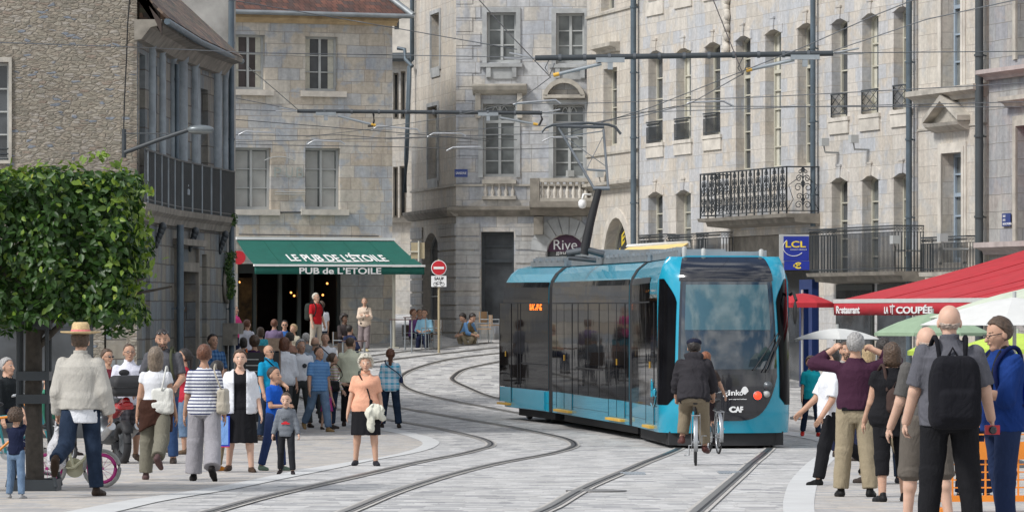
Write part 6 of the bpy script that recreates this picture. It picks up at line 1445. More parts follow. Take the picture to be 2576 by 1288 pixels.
# ------------------------------------------------------------------ the crowd
jeans = fab((.022, .036, .065), 'denim', (.008, .014, .028)); jeans_l = fab((.15, .22, .32), 'denim', (.08, .13, .21)); blk = fab((.012, .012, .014)); navy = fab((.012, .016, .04)); khaki = fab((.30, .25, .17)); dgrey = fab((.05, .052, .055)); wht = fab((.66, .67, .70))
WALK = ((20, 8, 2), (-22, 22, 2, 30)); WALK2 = ((-22, 26, 2, 32), (18, 8, 2)); ST = ((4, 4, 3), (-4, 4, 3)); SIT = ((82, 84, 6), (78, 80, 6))
T = lambda c, sl=.55, hem=-.07, **o: (c if hasattr(c, 'node_tree') else fab(c), sl, hem, o)
B = lambda c, **o: ('trousers', c if hasattr(c, 'node_tree') else fab(c), o)
SK = lambda c, **o: ('skirt', c if hasattr(c, 'node_tree') else fab(c), o)
# man in a straw hat, walking away on the left
J = person(203, 1248, 822, 172, 'man in a straw hat, beige jacket and dark jeans walking away at the left', hair='short', hc='brown', top=T((.42, .40, .36), 1.97, -.02, name='jacket', ease=.036, fold=.003, collar=1, inner=(wht, -.16)), bottom=B(jeans, ease=(.014, .026, .036)), legs=((-24, 48, 3, 52), (6, 4, 4)), arms=((-2, 10, 22, 10), (0, 12, 16, 0)), shoe=(.035, .022, .015), grip=(1, .3), wide=1.06)
def strawhat(J):
    c = J['hcn']+J['Hm'] @ V3(0, .01, .075); m = MB(); cx = tuple(float(q) for q in c)
    m.lathe(cx, [(.09, .0), (.205, .015), (.21, .03), (.20, .03), (.10, .012), (.098, .03), (.088, .10), (.07, .125), (.03, .11), (.005, .112)], 28); o = m.build('straw_hat', M['straw'] if 'straw' in M else plain('straw', (.52, .38, .20), .8, var=.25, scale=40, bm=.5), J['o'], local=True)
    MB().lathe(cx, [(.1005, .012), (.101, .045), (.099, .046)], 28).build('hat_band', fab((.62, .17, .20)), o, local=True)
strawhat(J)
t = item(J, 'plastic_bag', 'white translucent carrier bag hanging from the hand of the man in the straw hat', 'plastic bag'); w0 = J['wr'][0]+V3(0, 0, -.10); cb_ = w0+V3(.02, 0, -.30)
m, n, b = nodes('bag_film'); b.inputs['Base Color'].default_value = (.62, .62, .64, 1); b.inputs['Roughness'].default_value = .35; b.inputs['Alpha'].default_value = .72; bump(n, b, noise(n, N(n, 'ShaderNodeTexCoord').outputs['Object'], 18, 5), .9, .02)
sd(J, t, 'bag_body', lambda p: smin(rbox(p-cb_, (0, 0, -.04), (.09, .075, .14), .07), cap(p, cb_+V3(0, 0, .1), w0+V3(0, 0, -.05), .055, .02), .06)+fold(p, .012, 1.3), m, cb_, .32)
for s in (-.02, .02): ltube(t, 'handle', [w0+V3(s, 0, .03), w0+V3(s*1.6, 0, -.1), cb_+V3(s*2.4, 0, .12)], .010, m)
bt_ = MB(); bt_.ball(tuple(float(x) for x in cb_+V3(.02, -.0, -.12)), (.05, .05, .045), 10).ball(tuple(float(x) for x in cb_+V3(-.03, 0, -.03)), (.04, .04, .06), 8); bt_.build('groceries', fab((.45, .15, .12)), t, local=True)
# toddler at the tree
J = person(40, 1243, 1022, 165, 'curly haired toddler in a navy t-shirt and jeans clinging to the tree guard', child=1, hair='curly', hc='brown', top=T(navy, .6, -.04), bottom=B(jeans_l, ease=(.02, .03, .03)), arms=((70, 10, 40, 0), (120, 20, 30, 0)), legs=((10, 12, 5), (-4, 4, 4)), shoe=(.3, .3, .3), d=44.3)
# woman in white tee, brown wrap
def brownwrap(J): pass
J = person(392, 1207, 866, 175, 'woman with grey-blonde hair, white t-shirt and brown wrap at her waist, from behind', female=True, hair='long', hc='ash', skin=1, top=T(wht, .35, -.0, fold=.003), bottom=B((.17, .16, .125), ease=(.016, .040, .05)), legs=((5, 3, 3), (-24, 34, 2, 38)), arms=((-4, 9, 16, 0), (4, 9, 18, 0)), wide=1.04, shoe=(.10, .06, .06))
J['part']('wrap', lambda p: np.maximum(np.maximum(J['torso'](np.stack([p[:, 0]*.93, p[:, 1]*.9, np.maximum(p[:, 2], J['RT'][2]-.05)], 1), .026, 0, -.3, .14), p[:, 2]-J['RT'][2]-.12), (J['RT'][2]-.20-.10*np.abs(p[:, 0])/.2)-p[:, 2])+fold(p, .005), fab((.045, .020, .014)))
shoulderbag(J, 'white perforated tote bag on the shoulder of the woman with the brown wrap', (.62, .62, .58), -1, .14, .17, .055, z=.10, y=.10, x=-.10)
# striped top woman
J = person(514, 1210, 860, 178, 'short haired woman in a navy striped white top and wide grey trousers, walking away', female=True, hair='short', hc='auburn', skin=1, top=T(fab((.64, .65, .68), 'stripe', (.03, .04, .12), .85), .85, -.10, fold=.003), bottom=B((.29, .28, .30), ease=(.018, .045, .07)), legs=((4, 2, 3), (-14, 22, 3, 42)), arms=((6, 10, 10, 0), (0, 9, 18, 0)), wide=1.08, shoe=(.012, .01, .01))
shoulderbag(J, 'beige leather handbag on the shoulder of the woman in the striped top', (.42, .38, .31), -1, .13, .16, .06, z=.08, y=.04)
# woman in black with white cardigan
J = person(604, 1188, 872, 4, 'young woman in a black dress and open white shirt, facing the camera', female=True, hair='bun', hc='brown', top=T(blk, 0, -.05, ease=.012, vneck=.05), bottom=SK(blk, len=-.50, flare=.045, top=.16), legs=((9, 6, 4), (-8, 10, 4)), arms=((3, 14, 16, 5), (3, 14, 30, 10)), wide=1.12, shoe=(.05, .03, .02), skin=2, turn=0, legskin=None)
J['part']('white_shirt', lambda p: np.maximum(np.maximum(smin(J['torso'](p, .045, 1.0, -.10, .54), np.minimum(cap(p, J['sh'][0], J['el'][0], .064, .055), cap(p, J['sh'][1], J['el'][1], .064, .055)), .03)+fold(p, .006), -np.maximum(np.abs(p[:, 0])-.085, p[:, 1])), -cap(p, J['neck']+V3(0, -.02, -.03), J['neck']+V3(0, 0, .3), .078, .10)), wht)
t = item(J, 'carrier_bag', 'glossy blue and white carrier bag held by the woman in the black dress', 'carrier bag'); cb = J['wr'][1]+V3(0, -.02, -.26)
m = MB(); X = XF(tuple(float(x) for x in cb)); m.box(X, -.15, .12, -.22, .20, -.05, .05, 0).box(X, -.02, .10, -.20, .19, .0501, .052, 1).box(X, -.15, .12, -.235, -.22, -.05, .05, 2); m.build('bag_body', [fab((.02, .06, .45), rough=.4), fab((.20, .36, .68), rough=.4), fab((.5, .05, .06))], t, local=True)
ltube(t, 'handle', [cb+V3(-.06, 0, .2), J['wr'][1]+V3(0, 0, -.06), cb+V3(.05, 0, .2)], .008, fab((.02, .06, .45), rough=.4))
# boys
J = person(690, 1184, 921, 58, 'boy in a royal blue t-shirt and dark blue jeans looking to the right', child=.45, hair='crop', hc='dark', skin=1, top=T((.012, .085, .42), .75, -.10), bottom=B((.02, .035, .10), ease=(.02, .025, .03)), arms=((10, 6, 80, 30), (12, 6, 84, 30)), shoe=(.12, .17, .13), legs=((6, 4, 4), (-8, 6, 4)))
J = person(720, 1194, 990, -4, 'small boy in a grey striped racing car jumper and black trousers looking down', child=.9, hair='crop', hc='brown', skin=2, nod=14, top=T(fab((.22, .24, .27), 'stripe', (.045, .05, .06), 1.3), 1.93, -.10, ease=.02), bottom=B((.022, .023, .027), ease=(.02, .025, .03)), legs=((8, 6, 4), (-6, 14, 4, 12)), arms=((2, 14, 14, 0), (2, 14, 14, 0)), shoe=(.02, .015, .016), grip=(.7, .3))
tb = J['tw'](V3(0, -.128, .24)); X = XF((0, float(tb[1]), 0)); zc_ = float(tb[2])
sh_ = [c for c in bpy.data.objects if c.parent == J['o'] and c.name.startswith('shirt')][0]; ORG[sh_.name] = Matrix()
text(sh_, 'RACING', X, -.085, zc_+.02, .045, .012, M['iron'], .17, thick=.003); m = MB(); m.prism(X, [(-.09, zc_-.075), (.09, zc_-.075), (.095, zc_-.045), (.05, zc_-.04), (.03, zc_-.012), (-.03, zc_-.012), (-.055, zc_-.035), (-.09, zc_-.045)], .0, .014).build('car_print', M['sign_red'], sh_, local=True)
# peach woman
def peach(J):
    shoulderbag(J, 'small black handbag worn across the woman in the peach polo shirt', (.012, .012, .014), 1, .05, .11, .03, z=.02, y=-.14, x=.07, cross=True)
    t = item(J, 'cardigan', 'cream cardigan draped over the handbag of the woman in the peach shirt', 'cardigan'); c = J['tw'](V3(.13, -.16, -.08))
    sd(J, t, 'folds', lambda p: smin(smin(ell(p, c+V3(.03, 0, .02), (.13, .06, .10)), cap(p, c+V3(-.06, -.01, -.02), c+V3(-.05, 0, -.26), .065, .06), .05), cap(p, c+V3(.06, 0, -.02), c+V3(.13, .03, -.10), .06, .05), .04)+fold(p, .012, 1.4), fab((.60, .59, .50)), c, .42)
J = person(920, 1171, 888, 2, 'elderly woman with curly white hair in a peach polo shirt and black skirt', female=True, hair='curly', hc='white', skin=0, top=T((.70, .36, .24), .72, -.09, collar=1, vneck=.02, ease=.018), bottom=SK(blk, len=-.44, flare=.03), legs=((5, 2, 4), (-5, 5, 4)), arms=((0, 10, 10, 4), (0, 12, 8, 0)), wide=1.12, belly=.03, shoe=(.02, .02, .025)); peach(J)
MB().ball((float(J['wr'][0][0]), float(J['wr'][0][1]), float(J['wr'][0][2])), (.036, .036, .012), 8).build('bracelet', M['yellow'], J['o'], local=True)
J = person(982, 1076, 873, 185, 'woman with a curly ponytail in a turquoise plaid shirt and jeans, seen from behind', female=True, hair='curlytail', hc='auburn', top=T(fab((.10, .42, .60), 'plaid', (.62, .70, .76), .9), 1.3, -.13, ease=.026), bottom=B(jeans, ease=(.012, .025, .04)), arms=((5, 8, 60, 50), (20, 8, 75, 40)), legs=((2, 2, 6), (-2, 2, 6)))
shoulderbag(J, 'narrow navy strap bag across the woman in turquoise plaid', (.02, .03, .08), -1, .09, .07, .035, z=.12, y=.0, cross=True)
J = person(882, 1072, 846, 168, 'man in a pale yellow polo shirt and black trousers with his back to the camera', hair='crop', hc='brown', turn=-30, top=T((.66, .66, .50), .8, -.07, ease=.028, collar=1), bottom=B(blk), arms=((15, 10, 40, 30), (15, 10, 60, 40)), wide=1.1)
J = person(802, 1086, 868, 28, 'man in a blue striped t-shirt and faded jeans strolling with his head turned right', hair='crop', hc='brown', skin=1, turn=18, top=T(fab((.055, .16, .36), 'stripe', (.20, .36, .58), 1.2), .8, -.09, ease=.018), bottom=B(jeans_l, ease=(.016, .028, .034)), legs=((12, 6, 4), (-20, 20, 3, 26)), arms=((-4, 8, 10, 0), (8, 10, 12, 0)), shoe=(.26, .17, .08))
J = person(757, 1075, 851, 12, 'grey haired man in a white printed t-shirt and charcoal trousers', hair='full', hc='grey', skin=1, turn=16, top=T(wht, .75, .0, ease=.02), bottom=B((.05, .055, .055), tuck=1), legs=((10, 4, 4), (-10, 10, 3, 8)), arms=((8, 8, 30, 20), (4, 9, 14, 0)), wide=1.06)
MB().lathe(tuple(float(x) for x in J['tw'](V3(.05, -.150, .30))), [(.045, 0), (.045, .004), (.01, .006)], 12, ax=(0, -1, 0)).build('portrait_print', dgrey, J['o'], local=True)
J = person(676, 1108, 865, 52, 'balding man in sunglasses and a bright blue polo shirt beside the boy in blue', hair='fringe', hc='dark', skin=1, top=T((.008, .24, .42), .7, -.07, collar=1), bottom=B(jeans), arms=((10, 9, 60, 20), (4, 9, 20, 0)), wide=1.08, turn=-8); glasses(J)
shoulderbag(J, 'black strap bag on the man in the bright blue polo', (.012, .012, .012), 1, .08, .09, .04, cross=True)
J = person(838, 1078, 884, 110, 'woman in a multicoloured striped top and blue jeans behind the man in blue stripes', female=True, hair='tail', hc='brown', top=T(fab((.5, .5, .5), 'multi', None, 1.3), 1.9, -.10), bottom=B(jeans, len=1.9), arms=((10, 8, 70, 10), (5, 8, 30, 0))); shoulderbag(J, 'black handbag of the woman in multicoloured stripes', (.015, .015, .015), -1, .12, .12, .05, z=.05)
J = person(822, 1080, 990, 40, 'little girl in a pink printed dress half hidden behind the man in faded jeans', child=.8, female=True, hair='bob', hc='brown', top=T(fab((.45, .04, .18), 'print', (.05, .08, .3)), .4, -.05), bottom=SK(fab((.45, .04, .18), 'print', (.05, .08, .3)), len=-.34, flare=.10), H=1.15)
J = person(793, 1064, 845, 170, 'bald man in a grey-blue shirt seen from behind in the middle of the crowd', hair='fringe', hc='ash', skin=0, top=T((.30, .36, .44), 1.2, -.1), bottom=B(dgrey), wide=1.1)
J = person(712, 1080, 843, 160, 'brown haired woman in a loose white blouse seen from behind', female=True, hair='bob', hc='auburn', top=T(wht, 1.3, -.12, ease=.035, fold=.007), bottom=B(dgrey), wide=1.1, lean=8)
J = person(640, 1082, 838, 190, 'woman in a sleeveless purple top carrying an orange shoulder bag', female=True, hair='bun', hc='brown', skin=1, top=T((.045, .016, .055), 0, -.12, ease=.026), bottom=B(dgrey), wide=1.12, arms=((5, 12, 20, 0), (5, 12, 30, 0)))
shoulderbag(J, 'soft orange shoulder bag on the woman in purple', (.66, .16, .03), 1, .14, .16, .06, z=.05, y=.16, x=.02)
J = person(818, 1040, 835, 6, 'man with headphones round his neck and a dark strap over a white shirt', hair='crop', hc='brown', skin=0, top=T(wht, .8, -.07), bottom=B(navy), wide=1.05); shoulderbag(J, 'dark messenger bag strap across the man with headphones', (.015, .018, .03), 1, .12, .12, .05, cross=True)
J = person(536, 1082, 838, 30, 'dark haired man in a blue checked shirt standing by the old house door', hair='short', hc='dark', skin=1, top=T(fab((.02, .07, .18), 'check', (.10, .20, .36)), .9, -.1), bottom=B(jeans), wide=1.05)
J = person(410, 1166, 822, -10, 'tall man in a grey t-shirt with sunglasses pushed up on his head, looking down', hair='crop', hc='dark', skin=1, nod=16, turn=14, mustache=True, top=T((.085, .085, .095), .8, -.07), bottom=B((.03, .06, .14)), arms=((10, 14, 60, 10), (10, 14, 40, 0)), wide=1.16); glasses(J, True, .085)
backpack(J, 'olive rucksack with straps on the tall man in grey', (.07, .075, .045), w=.15)
J = person(325, 1162, 860, 14, 'man with glasses in a white shirt and plaid shorts behind the motorbike', hair='crop', hc='brown', skin=1, top=T((.62, .62, .70), .9, -.08, collar=1), bottom=B(fab((.07, .065, .075), 'check', (.16, .15, .16)), len=1.05, ease=(.03, .04, .04)), wide=1.1, belly=.05, legs=((-8, 20, 3, 14), (10, 4, 3)), shoe=(.07, .045, .03)); glasses(J, False)
J = person(270, 1146, 872, 40, 'short haired woman in dark sunglasses behind the man in the straw hat', female=True, hair='short', hc='brown', skin=1, top=T((.12, .02, .03), .5, -.06), bottom=B(dgrey)); glasses(J)
J = person(462, 1143, 872, -80, 'woman in a red top and cropped jeans photographing with raised arms', female=True, hair='tail', hc='dark', skin=1, top=T((.42, .03, .05), .7, -.10), bottom=B(jeans_l, len=1.5, ease=(.016, .03, .03)), arms=((75, 6, 60, 30), (75, 6, 60, 30)), shoe=(.12, .08, .05), legs=((2, 4, 2), (18, 4, 2)))
J = person(548, 1186, 905, 150, 'boy with orange trainers mostly hidden behind the woman in stripes', child=.4, hair='short', hc='dark', top=T((.30, .22, .05), .6, -.08), bottom=B((.25, .2, .12)), shoe=(.60, .22, .02), legs=((10, 6, 4), (-10, 10, 4)))
J = person(120, 1128, 905, 60, 'balding grey haired man in green seated at a table behind the tree trunk', hair='fringe', hc='grey', top=T((.05, .20, .13), 1.9, -.05), bottom=B(dgrey), seat=.45, legs=SIT, d=72, H=1.75)
for a in (): pass
# far terrace
fp = lambda u, tv, rot, label, d=None, H=1.72, seat=None, **k: person(u, 0, 0, rot, label, d=d, H=H, seat=seat, worldz=(CZ+(VH-tv)*d/F-(H*.985 if seat is None else seat+H*.5)) if k.pop('fit', True) else None, **k)
SUN_ = dict(legs=SIT, seat=.46)
fp(590, 768, 62, 'grey haired man with glasses in a pink shirt leaning by the pub corner', d=116, hair='short', hc='grey', top=T((.62, .06, .22), .6, -.07), bottom=B(navy), arms=((25, 8, 100, 60), (25, 8, 100, 60)))
fp(622, 803, 150, 'auburn haired woman in a white top near the pub corner', d=112, female=True, hair='short', hc='auburn', top=T((.60, .60, .66), .9, -.12, ease=.03), bottom=B(navy))
J = fp(795, 738, 48, 'white haired man in a red t-shirt standing with a rucksack in front of the pub', d=121, hair='short', hc='white', top=T((.42, .015, .02), .8, -.07), bottom=B((.42, .37, .30)), arms=((5, 8, 10, 0), (5, 8, 15, 0))); backpack(J, 'black, white and green rucksack on the man in red', (.03, .035, .03), (.02, .02, .02), w=.17); glasses(J, False)
fp(808, 758, -150, 'man in a white t-shirt beside the man in red', d=122.5, hair='short', hc='brown', top=T(wht, .7, -.05), bottom=B(jeans), arms=((5, 8, 10, 0), (5, 8, 12, 0)))
J = person(917, 880, 742, 4, 'woman in a cream cardigan and mauve trousers with crossed arms by the pub corner', d=127.6, female=True, hair='tail', hc='ash', top=T((.60, .48, .38), 1.9, -.14, ease=.024, name='cardigan'), bottom=B((.22, .18, .18), ease=(.02, .04, .055)), arms=((24, 8, 100, 62), (26, 8, 95, 60)), legs=((8, 3, -2), (-2, 3, 3)), shoe=(.45, .38, .22), turn=-6); shoulderbag(J, 'small black belt bag of the woman in the cream cardigan', (.012, .012, .014), -1, .09, .07, .04, z=.0, y=-.1, x=-.06, cross=True)
def chair(x, y, rz, label, z=None, tall=.86, mat='wicker', group='terrace chairs'):
    z = G(y) if z is None else z; t = thing('terrace_chair', label, 'chair', (x, y, z), rz, group); X = XF((0, 0, 0))
    MB().box(X, -.22, .22, .43, .46, -.22, .22).build('seat', M[mat], t, local=True); MB().box(X, -.22, .22, .52, tall, -.25, -.22).build('backrest', M[mat], t, local=True)
    for sx in (-.21, .21):
        for sy in (-.21, .21):
            top_ = (tall if sy > 0 else .62); MB().tube([(sx, -sy*-1, 0), (sx, sy, top_)], .013, 6).build('leg', M['galv'], t, local=True)
    m = MB()
    for sx in (-.22, .22): m.tube([(sx, .21, .62), (sx, -.21, .62)], .014, 6)
    m.build('armrest', M['galv'], t, local=True); return t
def table(x, y, label, z=None, h=.73, r=.35, group='terrace tables'):
    z = G(y) if z is None else z; t = thing('terrace_table', label, 'table', (x, y, z), 0, group)
    MB().box(XF(), -r, r, h-.03, h, -r, r).build('table_top', plain('table_wood', (.10, .055, .045), .5) if 'table_wood' not in M else M['table_wood'], t, local=True)
    for a, b in ((-1, -1), (1, -1), (1, 1), (-1, 1)): MB().tube([(a*(r-.05), b*(r-.05), 0), (a*(r-.05), b*(r-.05), h-.03)], .016, 6).build('leg', M['galv'], t, local=True)
    return t
seated = [(690, 797, 116, 178, 'person with auburn hair in a mauve shirt sitting back to camera at the pub', 'short', 'auburn', (.16, .12, .20), 1, 0),
 (716, 800, 121, 0, 'person in sunglasses and blue shirt sitting facing the camera at the pub', 'short', 'dark', (.03, .10, .30), 1, 0),
 (738, 808, 118, -30, 'woman in a straw-coloured sun hat sitting on the pub terrace', 'full', 'blond', (.40, .36, .28), 1, 1),
 (729, 830, 111, 175, 'person with bushy black curls sitting in front of the pub', 'curly', 'dark', (.35, .20, .15), 0, 1),
 (770, 832, 112, 178, 'grey haired person sitting back to camera below the man in red', 'full', 'grey', (.20, .22, .24), 1, 0),
 (866, 785, 124, 40, 'dark skinned person sitting in the shade near the pub wall', 'curly', 'dark', (.05, .04, .04), 1, 0),
 (880, 812, 123, 140, 'person in a dark blue top half hidden behind the mauve trousers', 'short', 'dark', (.03, .04, .09), 1, 0),
 (612, 840, 108, 190, 'dark haired person in a navy top low at the edge of the terrace', 'bob', 'dark', (.02, .04, .09), 1, 1),
 (655, 815, 114, 200, 'person in a turquoise top sitting behind the white blouse', 'bob', 'brown', (.05, .32, .40), 1, 1),
 (1040, 770, 131, 60, 'woman in a purple top laughing at the table right of the awning post', 'short', 'auburn', (.16, .07, .22), 1, 1),
 (1055, 772, 132, 30, 'ruddy faced man sitting behind the woman in purple', 'crop', 'brown', (.15, .03, .03), 1, 0),
 (1068, 772, 129.5, -10, 'dark haired man in a light blue shirt sitting right of the awning post', 'short', 'dark', (.28, .52, .66), 1, 0)]
for u, tv, d, rot, lb, hr, hc_, c, sl, fem in seated:
    z = CZ+(VH-tv)*d/F-.46-.50*1.72
    J = person(u, 0, 0, rot, lb, d=d, H=1.72, seat=.46, legs=SIT, hair=hr, hc=hc_, female=bool(fem), top=T(c, sl*1.3+.0, -.05), bottom=B(navy), arms=((20, 10, 70, 30), (20, 10, 70, 30)), worldz=z-.1, skin=4 if 'dark skinned' in lb else 1)
    x = (u-CX)*d/F; q = R(rot); chair(x-math.sin(q)*.02, d+.02*math.cos(q), q, 'wicker terrace chair under the '+lb.split(' sitting')[0].split(' low ')[0].split(' half ')[0].split(' laughing')[0], z-.1)
    if 'sunglasses' in lb: glasses(J)
for u, v, d, lb in ((1085, 815, 128.5, 'empty wicker chair with grey metal legs beside the no-entry sign'), (650, 905, 113, 'empty wicker chair at the left of the pub terrace'), (720, 925, 110, 'wicker chair with its back to the crowd below the pub door')): x = (u-CX)*d/F; chair(x, d, R(180 if u < 1000 else -60), lb)
for u, d, lb in ((1045, 128, 'dark topped table where the woman in purple sits'), (1010, 127, 'dark topped table next to the pale awning post'), (890, 121.5, 'terrace table left of the woman in the cream cardigan'), (700, 118.5, 'terrace table between the seated guests in front of the pub door')): table((u-CX)*d/F, d, lb, h=.98 if u > 1000 else .75)
for u, d, rz, lb in ((1215, 131, -80, 'cane terrace chair nearest the tram'), (1232, 133, 60, 'second cane chair partly behind the tram')): chair((u-CX)*d/F, d, R(rz), lb, mat='cane' if 'cane' in M else plain('cane', (.38, .24, .13), .6) and 'cane')
for u, tv, rot, lb, c, hc_ in ((1166, 808, 50, 'dark haired man in a blue shirt sitting on the kerb reading', (.14, .28, .50), 'dark'), (1190, 805, -60, 'person in a brown striped jumper crouched on the kerb', (.20, .15, .08), 'dark')):
    d = 131.; person(u, 0, 0, rot, lb, d=d, H=1.7, seat=.12, legs=((100, 120, 8), (80, 100, 8)), lean=32, nod=20, hair='full', hc=hc_, top=T(fab(c, 'stripe', (.05, .04, .03)) if 'striped' in lb else c, 1.5, -.05), bottom=B(khaki), arms=((50, 5, 60, 30), (50, 5, 60, 30)))
# people behind the tree on the left
J = person(18, 1125, 905, 60, 'grey haired man in a black jacket sitting at the far left edge', d=64, H=1.75, seat=.45, legs=SIT, hair='short', hc='grey', top=T((.015, .018, .02), 1.9, -.05, name='jacket'), bottom=B(navy), worldz=CZ+(VH-905)*64/F-.45-.88)
# ---------------- right hand group
person(2040, 1098, 895, 8, 'boy in a turquoise t-shirt, jeans and red trainers walking beside the tram', child=.5, hair='full', hc='brown', skin=1, top=T((.01, .30, .36), .8, -.10, ease=.022), bottom=B((.015, .025, .05)), shoe=(.50, .02, .015), legs=((12, 6, 3), (-10, 14, 3, 12)), arms=((5, 8, 20, 0), (4, 8, 20, 0)))
J = person(2088, 1220, 868, -72, 'man in a white short-sleeved shirt and black trousers stepping off the kerb to the left', hair='short', hc='dark', skin=1, top=T(wht, .85, -.06, ease=.026), bottom=B(blk, ease=(.02, .03, .04)), legs=((16, 4, 2), (-30, 26, 2, 34)), arms=((14, 6, 22, 0), (24, 6, 24, 0)), shoe=(.012, .012, .012)); glasses(J)
J = person(2152, 1250, 832, 176, 'grey haired man in an aubergine jumper and khaki trousers raising a camera above his head', hair='short', hc='grey', skin=0, nod=-8, top=T((.050, .018, .036), 1.7, -.0, ease=.018), bottom=B(khaki, ease=(.022, .034, .045)), arms=((28, 98, 128, -62), (28, 106, 132, -62)), wide=1.05, shoe=(.012, .012, .012), grip=(.7, .7), legs=((3, 2, 4), (-3, 2, 4)))
t = item(J, 'camera', 'small black camera held up by the man in the aubergine jumper', 'camera'); c = (J['wr'][0]+J['wr'][1])/2; cc = (J['wr'][0]+J['wr'][1])/2+V3(0, -.03, .10); m = MB(); m.box(XF(tuple(float(x) for x in cc)), -.07, .07, -.04, .04, -.03, .03).build('camera_body', M['black_gloss'], t, local=True); MB().lathe(tuple(float(x) for x in cc+V3(0, -.03, 0)), [(.03, 0), (.03, .05), (.01, .052)], 12, ax=(0, -1, 0)).build('lens', M['rubber'], t, local=True)
MB().box(XF(tuple(float(x) for x in J['RT'])), -.145, .145, -.012, .024, -.13, .135).build('belt', blk, J['o'], local=True)
J = person(2243, 1262, 853, -168, 'brown haired woman in black with a brown leather backpack and black trainers', female=True, hair='bob', hc='brown', skin=0, top=T(blk, .35, -.22, ease=.03), bottom=B(blk, len=1.5, ease=(.014, .022, .024)), arms=((14, 8, 20, 0), (0, 10, 18, 0)), wide=1.24, shoe=(.015, .015, .016), legs=((-4, 4, 2), (6, 4, 4)))
backpack(J, 'small brown leather backpack on the woman in black', (.055, .035, .03), w=.12, hgt=.14, dp=.07, z=.17)
J = person(2222, 1216, 842, -150, 'dark haired man in a brown shirt and khaki trousers behind the woman in black', hair='short', hc='dark', skin=1, top=T((.09, .07, .055), 1.4, -.05, collar=1), bottom=B((.26, .21, .14), ease=(.02, .03, .04)), arms=((20, 8, 120, 40), (5, 8, 20, 0)), legs=((14, 6, 4), (-16, 10, 4, 14)), turn=-30)
J = person(2235, 1216, 880, 20, 'person in blue jeans and dark trainers half hidden behind the woman in black', hair='full', hc='brown', top=T((.05, .08, .14), 1.2, -.05), bottom=B(jeans), shoe=(.02, .02, .025))
person(2127, 1150, 858, 10, 'bearded man with glasses looking over the shoulder of the photographer', hair='short', hc='brown', skin=1, mustache=True, top=T((.30, .28, .26), 1.2, -.05), bottom=B(navy))
person(2184, 1160, 862, 195, 'blonde woman hidden behind the photographer in aubergine', female=True, hair='long', hc='blond', top=T((.10, .05, .04), 1.2, -.05), bottom=B(navy))
J = person(2330, 1330, 815, -160, 'sunburnt bald man in a dark shirt and grey-brown cargo shorts', hair='fringe', hc='stubble', skin=2, top=T((.10, .095, .09), .8, -.07), bottom=B((.115, .10, .085), len=1.12, ease=(.035, .045, .05)), wide=1.12, legs=((6, 6, 4), (-6, 6, 4)), arms=((10, 8, 20, 0), (20, 8, 80, 20)))
J = person(2388, 1352, 760, 184, 'bald man in a grey polo shirt with a big black backpack in the right foreground', hair='fringe', hc='stubble', skin=2, turn=0, top=T((.10, .10, .115), .85, -.09, ease=.024, collar=1, fold=.005), bottom=B(blk, ease=(.02, .03, .035)), arms=((6, 12, 16, 0), (8, 16, 22, -4)), wide=1.2, belly=.04, grip=(.4, .8), legs=((2, 2, 4), (-2, 2, 5)))
backpack(J, 'large black backpack on the bald man in the grey polo', (.010, .010, .013), w=.19, hgt=.27, dp=.12, z=.16)
def redcam(J, i, lb):
    t = item(J, 'camera', lb, 'camera'); c = J['wr'][i]+J['hd'][i][1]*.10+J['hd'][i][2]*.02; cc = tuple(float(x) for x in c+V3(0, .03, 0)); X = XF(cc)
    MB().box(X, -.055, .055, -.035, .035, -.05, -.015).build('camera_body', plain('red_shell', (.50, .02, .03), .3), t, local=True); MB().lathe(cc, [(.03, .05), (.03, .065), (.02, .068)], 14, ax=(0, 1, 0)).build('lens', M['black_gloss'], t, local=True)
redcam(J, 1, 'red compact camera in the right hand of the bald man in grey')
J = person(2522, 1345, 790, -68, 'man with glasses and camera strap in a navy shirt at the right edge', hair='short', hc='brown', skin=0, nod=14, mustache=False, top=T((.010, .035, .16), 1.1, -.10, ease=.028, fold=.006), bottom=B((.018, .03, .075), ease=(.02, .03, .035)), arms=((20, 6, 84, 20), (8, 10, 70, 10)), wide=1.1, belly=.04, legs=((6, 4, 4), (-6, 6, 4))); glasses(J, False)
backpack(J, 'bright blue backpack on the man with the camera strap', (.010, .03, .38), (.006, .012, .06), w=.16, z=.20)
t = item(J, 'camera_strap', 'black and yellow camera strap round the neck of the man in navy', 'camera strap'); tw = J['tw']; ltube(t, 'webbing', spline([tw(V3(.10, -.16, .22)), tw(V3(.09, -.12, .42)), tw(V3(.06, -.03, .555)), tw(V3(0, .06, .57)), tw(V3(-.06, -.03, .555)), tw(V3(-.09, -.12, .42)), tw(V3(-.10, -.16, .22))], 5), .017, fab((.012, .012, .012)))
person(2452, 1260, 868, 20, 'grey haired man with glasses glimpsed between the two men at the right edge', hair='full', hc='grey', skin=2, top=T((.02, .22, .45), .8, -.10), bottom=B(navy))
